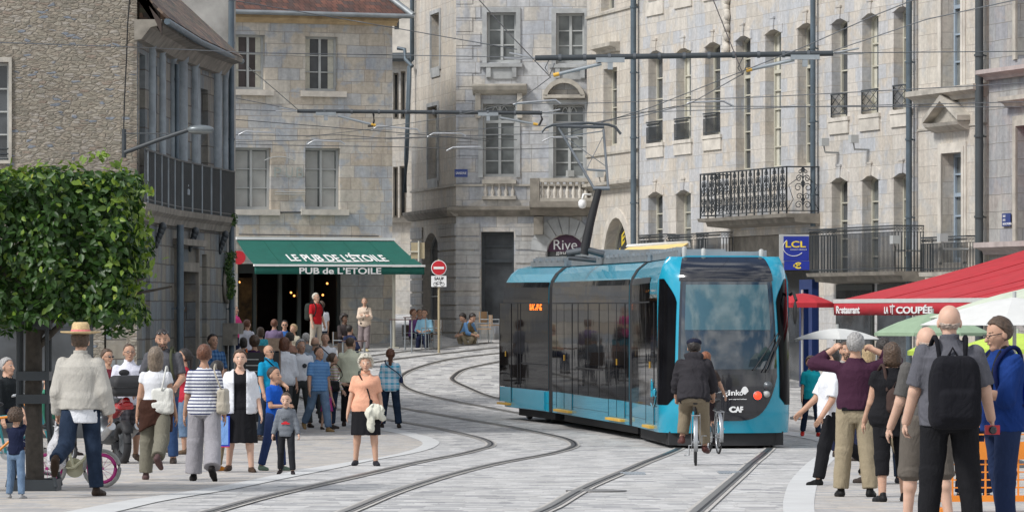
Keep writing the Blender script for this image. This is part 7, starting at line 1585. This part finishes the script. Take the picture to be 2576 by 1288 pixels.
# ---------------- the two cyclists
def wheel(parent, c, r, ax=(1, 0, 0), tyre='rubber', rimm='steel', wd=.019, name='wheel', spokes=14):
    c = Vector(c); M_ = Vector((0, 0, 1)).rotation_difference(Vector(ax)).to_matrix(); P = lambda a, q, h=0: c+M_ @ Vector((q*math.cos(a), q*math.sin(a), h))
    w_ = MB().tube([P(a*math.pi/12, r) for a in range(25)], wd, 6, cap=False).build(name, M[tyre], parent, local=True)
    m = MB().tube([P(a*math.pi/12, r-wd*1.5) for a in range(25)], wd*.5, 5, cap=False)
    for k in range(spokes): a = 2*math.pi*k/spokes; m.tube([P(a+.25, .02, .02*(-1)**k), P(a, r-wd*1.4)], .0025, 3, cap=False)
    m.tube([P(0, 0, -.05), P(0, 0, .05)], .018, 8); m.build('rim', M[rimm], w_, local=True); return w_
def bicycle(x, y, rot, label, frame='iron', r=.34, sc=1., tyre='rubber', rim='steel', fender=True, child=False, z=None, group=None):
    t = thing('bicycle', label, 'bicycle', (x, y, G(y) if z is None else z), R(rot), group, sc)   # faces -y
    wheel(t, (0, .52, r), r-.02, tyre=tyre, rimm=rim); wheel(t, (0, -.52, r), r-.02, tyre=tyre, rimm=rim)
    bbk = (0, .08, .28); st = (0, .20, .80); hdt = (0, -.36, .88)
    m = MB().tube([bbk, st], .017, 6).tube([bbk, (0, -.40, .70)], .018, 6).tube([(0, .18, .74), (0, -.38, .80)], .016, 6).tube([(0, -.34, .95), (0, -.42, .62), (0, -.52, r)], .016, 6)
    for s in (-.05, .05): m.tube([bbk, (s, .52, r), (0, .19, .76)], .009, 5)
    m.build('frame', M[frame], t, local=True)
    MB().tube([(-.28, -.20, 1.02), (-.22, -.32, 1.04), (0, -.36, 1.0), (.22, -.32, 1.04), (.28, -.20, 1.02)], .013, 6).build('handlebar', M['steel'], t, local=True)
    sd_ = MB().ball((0, .24, .90), (.085, .13, .04), 10).tube([(0, .21, .78), (0, .22, .9)], .014, 6); sd_.build('saddle', M['rubber'], t, local=True)
    if fender:
        m = MB(); m.grid(lambda a, b: (b*.030, .52+(r+.025)*math.sin(a), r+(r+.025)*math.cos(a)), [-1.2+k*.26 for k in range(13)], [-1, -.5, 0, .5, 1]); m.build('mudguard', M['steel'], t, local=True, solid=.004)
        m = MB().tube([(-.06, .30, .74), (-.06, .75, .72)], .007, 5).tube([(.06, .30, .74), (.06, .75, .72)], .007, 5).tube([(-.06, .75, .72), (.06, .75, .72)], .007, 5)
        for s in (-.06, .06): m.tube([(s, .72, .72), (s, .53, r)], .006, 5)
        m.build('luggage_rack', M['steel'], t, local=True)
    MB().tube([(.0, .08, .28), (.09, .08, .28), (.09, .0, .14), (.16, 0, .14)], .010, 5).tube([(-.0, .08, .28), (-.09, .08, .28), (-.09, .16, .42), (-.16, .16, .42)], .010, 5).lathe((.05, .08, .28), [(.09, 0), (.09, .006)], 16, ax=(1, 0, 0)).build('cranks', M['steel'], t, local=True)
    return t
p1 = onG(1752, 1170); p2 = onG(1793, 1140)
bicycle(p2.x+.02, p2.y, 186, 'second bicycle, ridden by the red haired woman', sc=1.0)
bicycle(p1.x, p1.y+.35, 178, 'city bicycle with chrome mudguards ridden by the man in the dark hooded jacket', sc=1.0)
px_ = lambda p, dx=0: (p.x+dx)*F/p.y+CX
J = person(1745, 0, 0, 176, 'cyclist in a dark hooded jacket, navy beret and khaki trousers riding away from the camera', d=p1.y+.1, H=1.78, seat=.90, zoff=0, legs=((62, 66, 7), (38, 20, 4, 10)), lean=20, hair='short', hc='dark', skin=1, top=T((.030, .028, .032), 1.6, -.10, name='jacket', ease=.04, hood=1, fold=.009), bottom=B((.22, .18, .125), ease=(.03, .04, .04), len=1.85), arms=((40, 12, 16, 5), (44, 14, 14, 5)), shoe=(.10, .04, .035), grip=(.8, .8), wide=1.08)
J['part']('beret', lambda p: ell(J['hq'](p), (0, .012, .068), (.102, .112, .062))*J['hs'], fab((.015, .018, .035)), J['hcn']-.2, J['hcn']+.25, .7)
J = person(1774, 0, 0, 172, 'red haired woman with black tights riding a bicycle beside the hooded cyclist', d=p2.y, H=1.70, seat=.86, legs=((60, 60, 5), (30, 14, 4, 10)), lean=12, female=True, hair='bun', hc='red', skin=0, top=T((.06, .045, .04), .6, -.06, ease=.02), bottom=('trousers', fab((.035, .025, .028)), dict(len=1.98, ease=(.006, .004, .003))), arms=((44, 10, 14, 5), (44, 26, 14, 5)), shoe=(.02, .015, .015), turn=-20)
# ------------------------------------------------------------------ clipped tree in its guard
def leafmat(name, a, b_, c):
    m, n, b = nodes(name); g = N(n, 'ShaderNodeNewGeometry'); c_ = ramp(n, g.outputs['Random Per Island'], [(0, a), (.45, b_), (.85, b_), (1, c)])
    n.links.new(c_, b.inputs['Base Color']); b.inputs['Roughness'].default_value = .42; b.inputs['Specular IOR Level'].default_value = .4
    tr = N(n, 'ShaderNodeBsdfTranslucent'); n.links.new(c_, tr.inputs[0]); ms = N(n, 'ShaderNodeMixShader', i0=.28); o = n.nodes['Material Output']; n.links.new(b.outputs[0], ms.inputs[1]); n.links.new(tr.outputs[0], ms.inputs[2]); n.links.new(ms.outputs[0], o.inputs[0]); return m
leafmat('leaf', (.014, .042, .010), (.038, .092, .015), (.13, .20, .028)); leafmat('leaf_young_lit', (.09, .16, .02), (.17, .26, .03), (.34, .36, .05))
def leaves(pos, nrm, size, rs):
    """many small folded leaf faces: a pointed hexagon bent on its midrib"""
    n = len(pos); L_ = size*rs.uniform(.65, 1.25, n); t = rs.normal(size=(n, 3)); nr = nrm+rs.normal(size=(n, 3))*.55; nr /= np.linalg.norm(nr, axis=1)[:, None]
    t[:, 2] -= .6; t -= nr*(t*nr).sum(1)[:, None]; t /= np.linalg.norm(t, axis=1)[:, None]; s = np.cross(t, nr)
    q = []
    for a, w_, h_ in ((0, 0, 0), (.35, .30, .05), (.75, .22, .04), (1.1, 0, -.08), (.75, -.22, .04), (.35, -.30, .05)): q.append(pos+t*(a*L_)[:, None]+s*(w_*L_)[:, None]+nr*(h_*L_)[:, None])
    v = np.stack(q, 1).reshape(-1, 3); b = np.arange(n)[:, None]*6
    f = np.concatenate([b+np.array([[0, 1, 2, 3]]), b+np.array([[0, 3, 4, 5]])], 0); return v, f
tp = onG(86, 1234); tree = thing('clipped_tree', 'box-clipped leafy street tree in an iron guard at the left edge', 'tree', tuple(tp))
x0, x1, y0, y1, z0, z1 = -7.2, -4.12, tp.y-1.25, tp.y+1.25, 2.33, 3.88
rs = np.random.RandomState(5); cx_, cy_ = (x0+x1)/2, (y0+y1)/2
def bump3(p): return .07*np.sin(p[:, 0]*4.1+p[:, 2]*3)*np.sin(p[:, 1]*3.3+1)+.05*np.sin(p[:, 2]*7+p[:, 0]*5)+.05*np.sin(p[:, 0]*9.3-p[:, 1]*4)
def shell(n, spread):
    P_, Nn = [], []
    faces = (((x0, x1), (y0, y0), (z0, z1), (0, -1, 0), .34), ((x1, x1), (y0, y1), (z0, z1), (1, 0, 0), .2), ((x0, x1), (y0, y1), (z1, z1), (0, 0, 1), .24), ((x0, x1), (y0, y1), (z0, z0), (0, 0, -1), .10), ((x0, x1), (y1, y1), (z0, z1), (0, 1, 0), .12))
    for a, b, c, nn, w_ in faces:
        k = int(n*w_); p = np.stack([rs.uniform(*a, k) if a[0] != a[1] else np.full(k, a[0]), rs.uniform(*b, k) if b[0] != b[1] else np.full(k, b[0]), rs.uniform(*c, k) if c[0] != c[1] else np.full(k, c[0])], 1)
        nn = np.array(nn, float); dpt = np.abs(rs.normal(size=k))*spread; p = p-nn*dpt[:, None]+nn*(bump3(p)*1.3)[:, None]; P_.append(p); Nn.append(np.tile(nn, (k, 1))+[0, 0, .35])
    return np.concatenate(P_), np.concatenate(Nn)
p, nn = shell(17000, .16); keep = bump3(p*1.7+3) > -.085; p, nn = p[keep], nn[keep]
pi2 = np.stack([rs.uniform(x0, x1, 7000), rs.uniform(y0, y1, 7000), rs.uniform(z0, z1, 7000)], 1); p = np.concatenate([p, pi2]); nn = np.concatenate([nn, rs.normal(size=(7000, 3))])
v_, f_ = leaves(p, nn, .092, rs)
ORGt = Vector(tp); cr = mesh_of('crown', [((v_-np.array(tp)).astype(np.float32), f_, 0)], [M['leaf']], tree)
p2, n2 = shell(1700, .03); m_ = (p2[:, 2] > z1-.16) | (p2[:, 0] > x1-.14) | (rs.rand(len(p2)) < .10); p2, n2 = p2[m_]+n2[m_]*.03, n2[m_]  # yellow-green leaves: sprigs, plus the lit crown top put into colour
sp_ = [p2]; sn = [n2]
for (u, v, u2, v2) in ((150, 440, 238, 385), (238, 400, 262, 378), (80, 440, 60, 425), (330, 470, 392, 482), (330, 620, 402, 655), (340, 660, 392, 690), (290, 430, 300, 418), (345, 540, 384, 545), (330, 700, 372, 742), (180, 430, 172, 414), (30, 440, 28, 426), (350, 600, 376, 584)):
    a, b = np.array(W(u, v, tp.y-.9)), np.array(W(u2, v2, tp.y-1.0)); k = 12; t = rs.uniform(0, 1, k)[:, None]; sp_.append(a+(b-a)*t+rs.normal(size=(k, 3))*.025); sn.append(np.tile([.2, -.6, .6], (k, 1)))
v_, f_ = leaves(np.concatenate(sp_), np.concatenate(sn), .085, rs); mesh_of('young_and_lit_leaves', [((v_-np.array(tp)).astype(np.float32), f_, 0)], [M['leaf_young_lit']], cr)
tk = MB().tube([(tp.x, tp.y, tp.z-.05), (tp.x+.01, tp.y, tp.z+.15), (tp.x-.01, tp.y, 1.4), (tp.x, tp.y, 2.3), (tp.x+.05, tp.y, 3.2)], [.12, .10, .095, .09, .05], 12).build('trunk', M['bark'], tree)
for k in range(9):
    random.seed(k+20); a = k*.7; m = MB().tube([(tp.x, tp.y, 2.0+.12*k), (tp.x+.5*math.cos(a), tp.y+.4*math.sin(a), 2.5+.1*k), (tp.x+1.5*math.cos(a), tp.y+.9*math.sin(a), 2.7+.09*k)], [.045, .03, .012], 6); m.build('limb', M['bark'], tree)
gd_ = thing('tree_guard', 'dark iron tree guard of flat bars and rings round the trunk', 'tree guard', tuple(tp)); X = XF((tp.x, tp.y, tp.z))
for sx in (-.155, .155):
    for sy in (-.155, .155): MB().tube([X.P(sx*1.7, 0.05, -sy*1.7), X.P(sx*1.3, .35, -sy*1.3), X.P(sx, .8, -sy), X.P(sx, 2.05, -sy)], .024, 6).build('post', M['iron'], gd_)
for z in (.95, 1.2, 1.75): MB().box(X, -.18, .18, z, z+.10, -.18, -.165).box(X, -.18, .18, z, z+.10, .165, .18).box(X, -.18, -.165, z+.001, z+.099, -.164, .164).box(X, .165, .18, z+.001, z+.099, -.164, .164).build('hoop', M['iron'], gd_)
MB().box(X, -.27, .27, 0, .13, -.27, -.25).box(X, -.27, .27, 0, .13, .25, .27).box(X, -.27, -.25, .001, .129, -.249, .249).box(X, .25, .27, .001, .129, -.249, .249).build('base_frame', M['iron'], gd_)
# ------------------------------------------------------------------ parked bikes and the motorbike on the left
pk = plain('pink', (.50, .03, .22), .4); plain('cream_paint', (.52, .50, .34), .4); plain('teal_paint', (.01, .16, .18), .4); plain('orange_paint', (.70, .25, .03), .4)
q = onG(190, 1226); kb = thing('childs_bicycle', 'child bicycle with magenta wheel rims and a cream frame', 'bicycle', tuple(q), R(84)); 
for cy in (-.30, .32): wheel(kb, (0, cy, .215), .20, tyre='tyre_grey' if 'tyre_grey' in M else plain('tyre_grey', (.30, .30, .28), .8) and 'tyre_grey', rimm='pink', wd=.024, spokes=12); MB().tube([(0, cy+.155*math.cos(a*.4), .215+.155*math.sin(a*.4)) for a in range(17)], .022, 5).build('rim_band', M['pink'], kb, local=True)
MB().tube([(0, .02, .22), (0, .12, .55)], .018, 6).tube([(0, .02, .22), (0, -.1, .32), (0, -.24, .52)], .022, 6).tube([(0, -.20, .68), (0, -.25, .5), (0, -.30, .215)], .018, 6).tube([(0, .02, .22), (0, .32, .215)], .014, 6).build('frame', M['cream_paint'], kb, local=True)
MB().ball((0, .13, .57), (.06, .11, .04), 8).build('saddle', M['pink'], kb, local=True); MB().tube([(-.2, -.14, .76), (0, -.2, .70), (.2, -.14, .76)], .012, 6).build('handlebar', M['steel'], kb, local=True); MB().lathe((.05, .02, .22), [(.11, 0), (.11, .01)], 16, ax=(1, 0, 0)).build('chain_guard', M['cream_paint'], kb, local=True)
q = onG(30, 1196); bicycle(q.x, q.y, 80, 'dark adult bicycle parked at the left edge behind the toddler', frame='teal_paint'); q = onG(-12, 1216); bicycle(q.x, q.y, 95, 'bicycle with orange details cut by the left edge of the picture', frame='orange_paint')
q = onG(272, 1164); mo = thing('motorbike', 'black and red motorbike with top case and silver exhaust parked at the left', 'motorbike', tuple(q), R(-158))
Lm = dict(local=True)
for cy in (-.72, .72):
    w_ = MB().tube([(0, cy+.255*math.cos(a*math.pi/14), .31+.255*math.sin(a*math.pi/14)) for a in range(29)], .06, 8, cap=False).build('wheel', M['rubber'], mo, **Lm); m = MB().lathe((0, cy, .31), [(.14, -.012), (.14, .012)], 20, ax=(1, 0, 0))
    for k in range(5): a = k*1.257; m.tube([(0, cy, .31), (0, cy+.21*math.cos(a), .31+.21*math.sin(a))], .018, 5)
    m.build('rim', M['steel_dark'], w_, **Lm)
def sdl(nm_, fn, mat, lo, hi, h=.016): v_, f_ = surf(fn, lo, hi, h); return mesh_of(nm_, [(v_, f_, 0)], [mat], mo)
plain('paint_anthracite', (.03, .032, .036), .25, coat=.6); plain('paint_red', (.42, .012, .015), .25, coat=.6)
sdl('tank', lambda p: smin(ell(p, (0, -.18, .90), (.17, .30, .15)), ell(p, (0, -.55, .95), (.18, .20, .20)), .08), M['paint_anthracite'], (-.3, -.9, .6), (.3, .3, 1.3))
sdl('seat', lambda p: smin(rbox(p, (0, .35, .86), (.14, .34, .05), .04), ell(p, (0, .62, .90), (.13, .22, .06)), .05), M['rubber'], (-.3, -.1, .6), (.3, 1., 1.1))
sdl('tail_fairing', lambda p: smin(cap(p, V3(0, .3, .76), V3(0, .90, .92), .11, .06), rbox(p, (0, .75, .84), (.12, .16, .045), .03), .05), M['paint_red'], (-.3, 0, .5), (.3, 1.2, 1.1))
sdl('engine', lambda p: np.minimum(smin(rbox(p, (0, -.10, .50), (.17, .24, .20), .05), ell(p, (0, .08, .42), (.20, .16, .15)), .05), cap(p, V3(0, -.3, .75), V3(0, -.05, .4), .06, .08)), M['steel_dark'], (-.35, -.6, .1), (.35, .5, .95))
tc_ = sdl('top_case', lambda p: smin(rbox(p, (0, .98, 1.12), (.27, .20, .13), .07), rbox(p, (0, .98, 1.19), (.24, .18, .10), .07), .02), M['rubber'], (-.4, .65, .85), (.4, 1.3, 1.4)); MB().box(XF((0, 0, 0)), -.275, .275, 1.115, 1.13, -1.185, -.775).build('case_seam', M['black_gloss'], tc_, **Lm)
ex = MB()
for s in (-.20, .20): ex.tube([(s*.7, -.1, .32), (s, .15, .33), (s, .35, .38)], .025, 8).tube([(s, .35, .38), (s, .85, .56)], [.05, .06], 12)
ex.build('exhaust', M['steel'], mo, **Lm)
MB().tube([(.05, -.5, .95), (.06, -.62, .6), (.06, -.72, .31)], .025, 8).tube([(-.05, -.5, .95), (-.06, -.62, .6), (-.06, -.72, .31)], .025, 8).build('fork', M['steel'], mo, **Lm)
MB().tube([(-.36, -.28, 1.10), (-.2, -.42, 1.08), (.2, -.42, 1.08), (.36, -.28, 1.10)], .016, 7).build('handlebar', M['rubber'], mo, **Lm)
for s in (-1, 1): MB().tube([(s*.25, -.4, 1.1), (s*.36, -.45, 1.28)], .009, 5).ball((s*.38, -.45, 1.31), (.085, .02, .05), 10).build('mirror', M['rubber'], mo, **Lm)
MB().ball((0, .97, .88), (.09, .03, .035), 8).build('tail_light', M['paint_red'], mo, **Lm); MB().tube([(-.1, .15, .35), (-.22, .3, .02)], .014, 5).build('side_stand', M['rubber'], mo, **Lm)
MB().grid(lambda a, b: (b*.07, .72+.33*math.sin(a), .31+.33*math.cos(a)), [-.9+k*.25 for k in range(9)], [-1, 0, 1]).build('mudguard', M['rubber'], mo, local=True, solid=.01)
# black a-board behind the boys
q = onG(650, 1092); ab = thing('menu_board', 'black pavement menu board with chalk lines behind the boy in royal blue', 'menu board', tuple(q)); X = XF(tuple(q)); pn = MB().box(X, -.33, .42, .25, 1.65, 0, .04).build('panel', M['dark'], ab); MB().box(X, -.36, -.33, 0, 1.68, -.02, .05).box(X, .42, .45, 0, 1.68, -.02, .05).build('frame', M['door_wood'], ab)
ck = MB(); random.seed(8)
for k in range(9): ck.box(X, -.25, -.25+random.uniform(.2, .45), 1.5-.12*k, 1.515-.12*k, .041, .044)
ck.build('chalk_lines', M['frame_paint'], pn)
# ------------------------------------------------------------------ restaurant terrace on the right
fe = E.e; wn = E.n                                   # E.e runs away from the camera along the facade, E.n points to the street
def RA(s, z, o): return E.P(s, z, o)
sL = E.px(2103, 760, 5.0)[0]; zf_ = CZ+(VH-757)*98.5/F; zb_ = zf_+1.25
ra = thing('awning', 'wide red restaurant awning with white lettering on its front flap', 'awning', RA(sL-6, zb_, 3)); LN = 17.
cv = MB(); cv.grid(lambda a, b: RA(sL-LN*a, zb_+(zf_-zb_)*b-.06*math.sin(math.pi*b)-.015*math.sin(a*60), .1+4.9*b), [i/34 for i in range(35)], [i/8 for i in range(9)])
for k in range(1, 14): cv.tube([RA(sL-LN*k/14, zb_+(zf_-zb_)*b-.06*math.sin(math.pi*b)-.002, .1+4.9*b) for b in (0, .25, .5, .75, 1)], .008, 4, mi=1)
cv.build('canopy', [M['cloth_red'], plain('cloth_red_dark', (.385, .016, .025), .8)], ra)
fbar = MB().box(E, sL-LN-.02, sL+.02, zf_-.05, zf_+.04, 4.94, 5.06).build('front_bar', M['cloth_white'], ra)
vl = MB(); vl.grid(lambda a, b: RA(sL-LN*a, zf_-.05-.27*b, 5.05+.012*math.sin(a*150)*b), [i/160 for i in range(161)], [0, .5, 1]); vo = vl.build('valance', M['cloth_red'], ra, solid=.005)
for w_, u0, u1, h0 in (('Restaurant', 2103, 2162, .17), ('LA', 2224, 2234, .15), ('COUPÉE', 2254, 2345, .19)):
    a = E.px(u0, 780, 5.08)[0]; b = E.px(u1, 780, 5.08)[0]; zz = zf_-.05-.235
    text(vo, w_, E, 0, 0, h0, 0, M['white'], abs(a-b), fn=lambda x, y, z, a=a, zz=zz: E.P(a-x, zz+y, 5.075+z), bold=.03)
a = E.px(2243, 780, 5.08)[0]; MB().box(E, a-.05, a-.02, zf_-.3, zf_-.08, 5.07, 5.08).box(E, a-.16, a+.12, zf_-.14, zf_-.11, 5.07, 5.08).box(E, a+.04, a+.07, zf_-.27, zf_-.12, 5.07, 5.08).build('table_logo', M['white'], vo)
for k in range(5): a = sL-1-3.6*k; MB().tube([RA(a, zb_-.12, .1), RA(a-.8, (zb_+zf_)/2-.3, 2.5), RA(a, zf_-.05, 4.95)], .03, 6).build('folding_arm', M['frame_paint'], ra)
MB().box(E, sL-LN, sL+.1, zb_-.02, zb_+.16, 0, .22).build('cassette', M['cloth_white'], ra)
def parasol(u, v, d, r, drop, mat, label, n=8, rot=0, valance=.0, base=None, group='terrace parasols'):
    c = W(u, v, d); z = G(d); t = thing('parasol', label, 'parasol', (c.x, c.y, z), R(rot), group); H_ = c.z-z; m = MB(); K = 5
    def P(a, q): ang = 2*math.pi*a/n+math.pi/n; s = q; return (r*s*math.cos(ang), r*s*math.sin(ang), H_-drop*s**1.15+.03*math.sin(math.pi*s))
    for i in range(n):
        for k in range(K):
            q = [P(i, k/K), P(i, (k+1)/K), P(i+1, (k+1)/K), P(i+1, k/K)]; m.face(q)
    if valance:
        for i in range(n): a, b = P(i, 1), P(i+1, 1); m.face([a, (a[0], a[1], a[2]-valance), (b[0], b[1], b[2]-valance), b])
    m.build('canopy', M[mat], t, local=True, solid=.006); rb = MB()
    for i in range(n): a = P(i, 1); rb.tube([(0, 0, H_-.05), (a[0]*.98, a[1]*.98, a[2]-.03)], .012, 5)
    rb.build('ribs', M['frame_paint'], t, local=True); MB().tube([(0, 0, 0), (0, 0, H_+.08)], .028, 8).build('pole', M['frame_paint'], t, local=True)
    MB().lathe((0, 0, 0), [(.28, 0), (.28, .06), (.06, .12)], 16).build('base', M['steel_dark'], t, local=True); return t
parasol(2552, 748, 60, 1.3, .38, 'cloth_white', 'big white parasol at the right edge above the man in navy', 8, 10, .0)
parasol(2640, 715, 72, 2.1, .55, 'cloth_sage_pale' if 'cloth_sage_pale' in M else plain('cloth_sage_pale', (.46, .50, .40), .85) and 'cloth_sage_pale', 'very pale green parasol behind the big white one', 4, 20)
parasol(2345, 788, 76, 1.05, .34, 'cloth_sage', 'sage green parasol behind the bald heads', 8, 0, .05)
parasol(2106, 826, 82, .80, .20, 'cloth_white', 'small white parasol low behind the photographer with raised arms', 4, 45)
parasol(2560, 838, 78, 1.2, .28, 'cloth_lime', 'lime green parasol low at the right edge behind the man in navy', 8, 0, .08)
parasol(2352, 862, 84, .55, .16, 'cloth_lime', 'second lime green parasol between the bald heads', 8, 0, .08)
parasol(2018, 738, 99, .75, .22, 'cloth_red', 'red parasol behind the tram beside the dark blue door', 8, 0, .1)
# orange mesh barrier
q = W(2470, 1120, 39.5); gz = G(39.5)
for k, (x0_, lb) in enumerate(((q.x-.52, 'orange plastic mesh barrier behind the two men in the right foreground'), (q.x+.82, 'second orange mesh barrier panel at the right edge of the picture'))):
    br = thing('safety_barrier', lb, 'barrier', (x0_, 39.5, gz)); X = XF((x0_, 39.5, gz), R(4)); m = MB()
    for z in (.10, .48, .95): m.box(X, 0, 1.3, z, z+(.055 if z != .48 else .16), -.03, .03)
    for s in (0, 1.26): m.box(X, s, s+.04, .0, 1.03, -.031, .031)
    m.build('frame', M['orange_plastic'], br); g_ = MB()
    for i in range(13): g_.box(X, .05+i*.1, .065+i*.1, .155, .95, -.012, .012)
    for z in (.22, .29, .36, .43, .70, .77, .84, .91): g_.box(X, .05, 1.26, z, z+.012, -.011, .011)
    g_.build('mesh_infill', M['orange_plastic'], br)
    for s in (.1, 1.15): MB().box(X, s, s+.07, 0, .05, -.28, .28).build('foot', M['orange_plastic'], br)
# restaurant frontage: dark glazed shopfront with posts under the awning, blue door frame of the bank
sf = MB(); a0 = E.px(2100, 900)[0]; 
for k, (u0, u1) in enumerate(((2108, 2200), (2212, 2290))):
    a, b = sorted((E.px(u0, 850)[0], E.px(u1, 850)[0])); w_ = MB().box(E, a, b, G(108)-.1, 3.15, .0, .06).build('shop_window', M['shop_wood'], bE); MB().box(E, a+.1, b-.1, .5, 3.0, .061, .07).build('pane', M['pane'], w_)
a, b = sorted((E.px(2016, 850)[0], E.px(2048, 850)[0])); X0 = MB().box(E, a, a+.25, .1, 3.3, -.6, .06).box(E, b-.25, b, .1, 3.3, -.6, .06).box(E, a, b, 3.05, 3.3, -.599, .059); X0.build('door_frame', M['blue_sign'] if 0 else plain('blue_frame', (.012, .03, .12), .4), bE)
MB().box(E, a+.25, b-.25, .2, 3.05, -.5, -.45).build('door_glass', M['pane'], bE)
# ivy tuft on the corner of the old house
iv = thing('ivy', 'dark green ivy climbing the right corner of the columned house', 'plant', W(577, 690, 98.2)); k = 1300
pv = np.array([np.array(W(577+rs.normal()*5+4*math.sin(v/14), v, 98.1+rs.uniform(-.3, .3))) for v in rs.uniform(635, 750, k)]); pv2 = np.array([np.array(W(584+rs.normal()*5, v, 98.1+rs.uniform(-.2, .2))) for v in rs.uniform(538, 566, 260)])
v_, f_ = leaves(np.concatenate([pv, pv2]), np.tile([.4, -.9, .2], (k+260, 1)), .055, rs); mesh_of('foliage', [((v_-np.array(W(577, 690, 98.2))).astype(np.float32), f_, 0)], [M['leaf']], iv)

for k, (u, v, lb) in enumerate(((1592, 1192, 'small ribbed steel drain plate beside the left rail in front of the tram'), (1838, 1190, 'small ribbed steel drain plate beside the right rail in front of the tram'), (1500, 1236, 'round iron cover in the paving between the two tracks'))):
    q = onG(u, v); dc = thing('drain_cover', lb, 'drain cover', tuple(q)); X = XF(tuple(q)); m = MB()
    if k < 2:
        m.box(X, -.16, .16, .005, .016, -.4, .4)
        for i in range(7): m.box(X, -.13+i*.04, -.115+i*.04, .016, .021, -.36, .36)
    else: m.lathe(tuple(q), [(.33, .006), (.33, .016), (.30, .017)], 24)
    m.build('cover_plate', M['galv' if k < 2 else 'rail_steel'], dc)
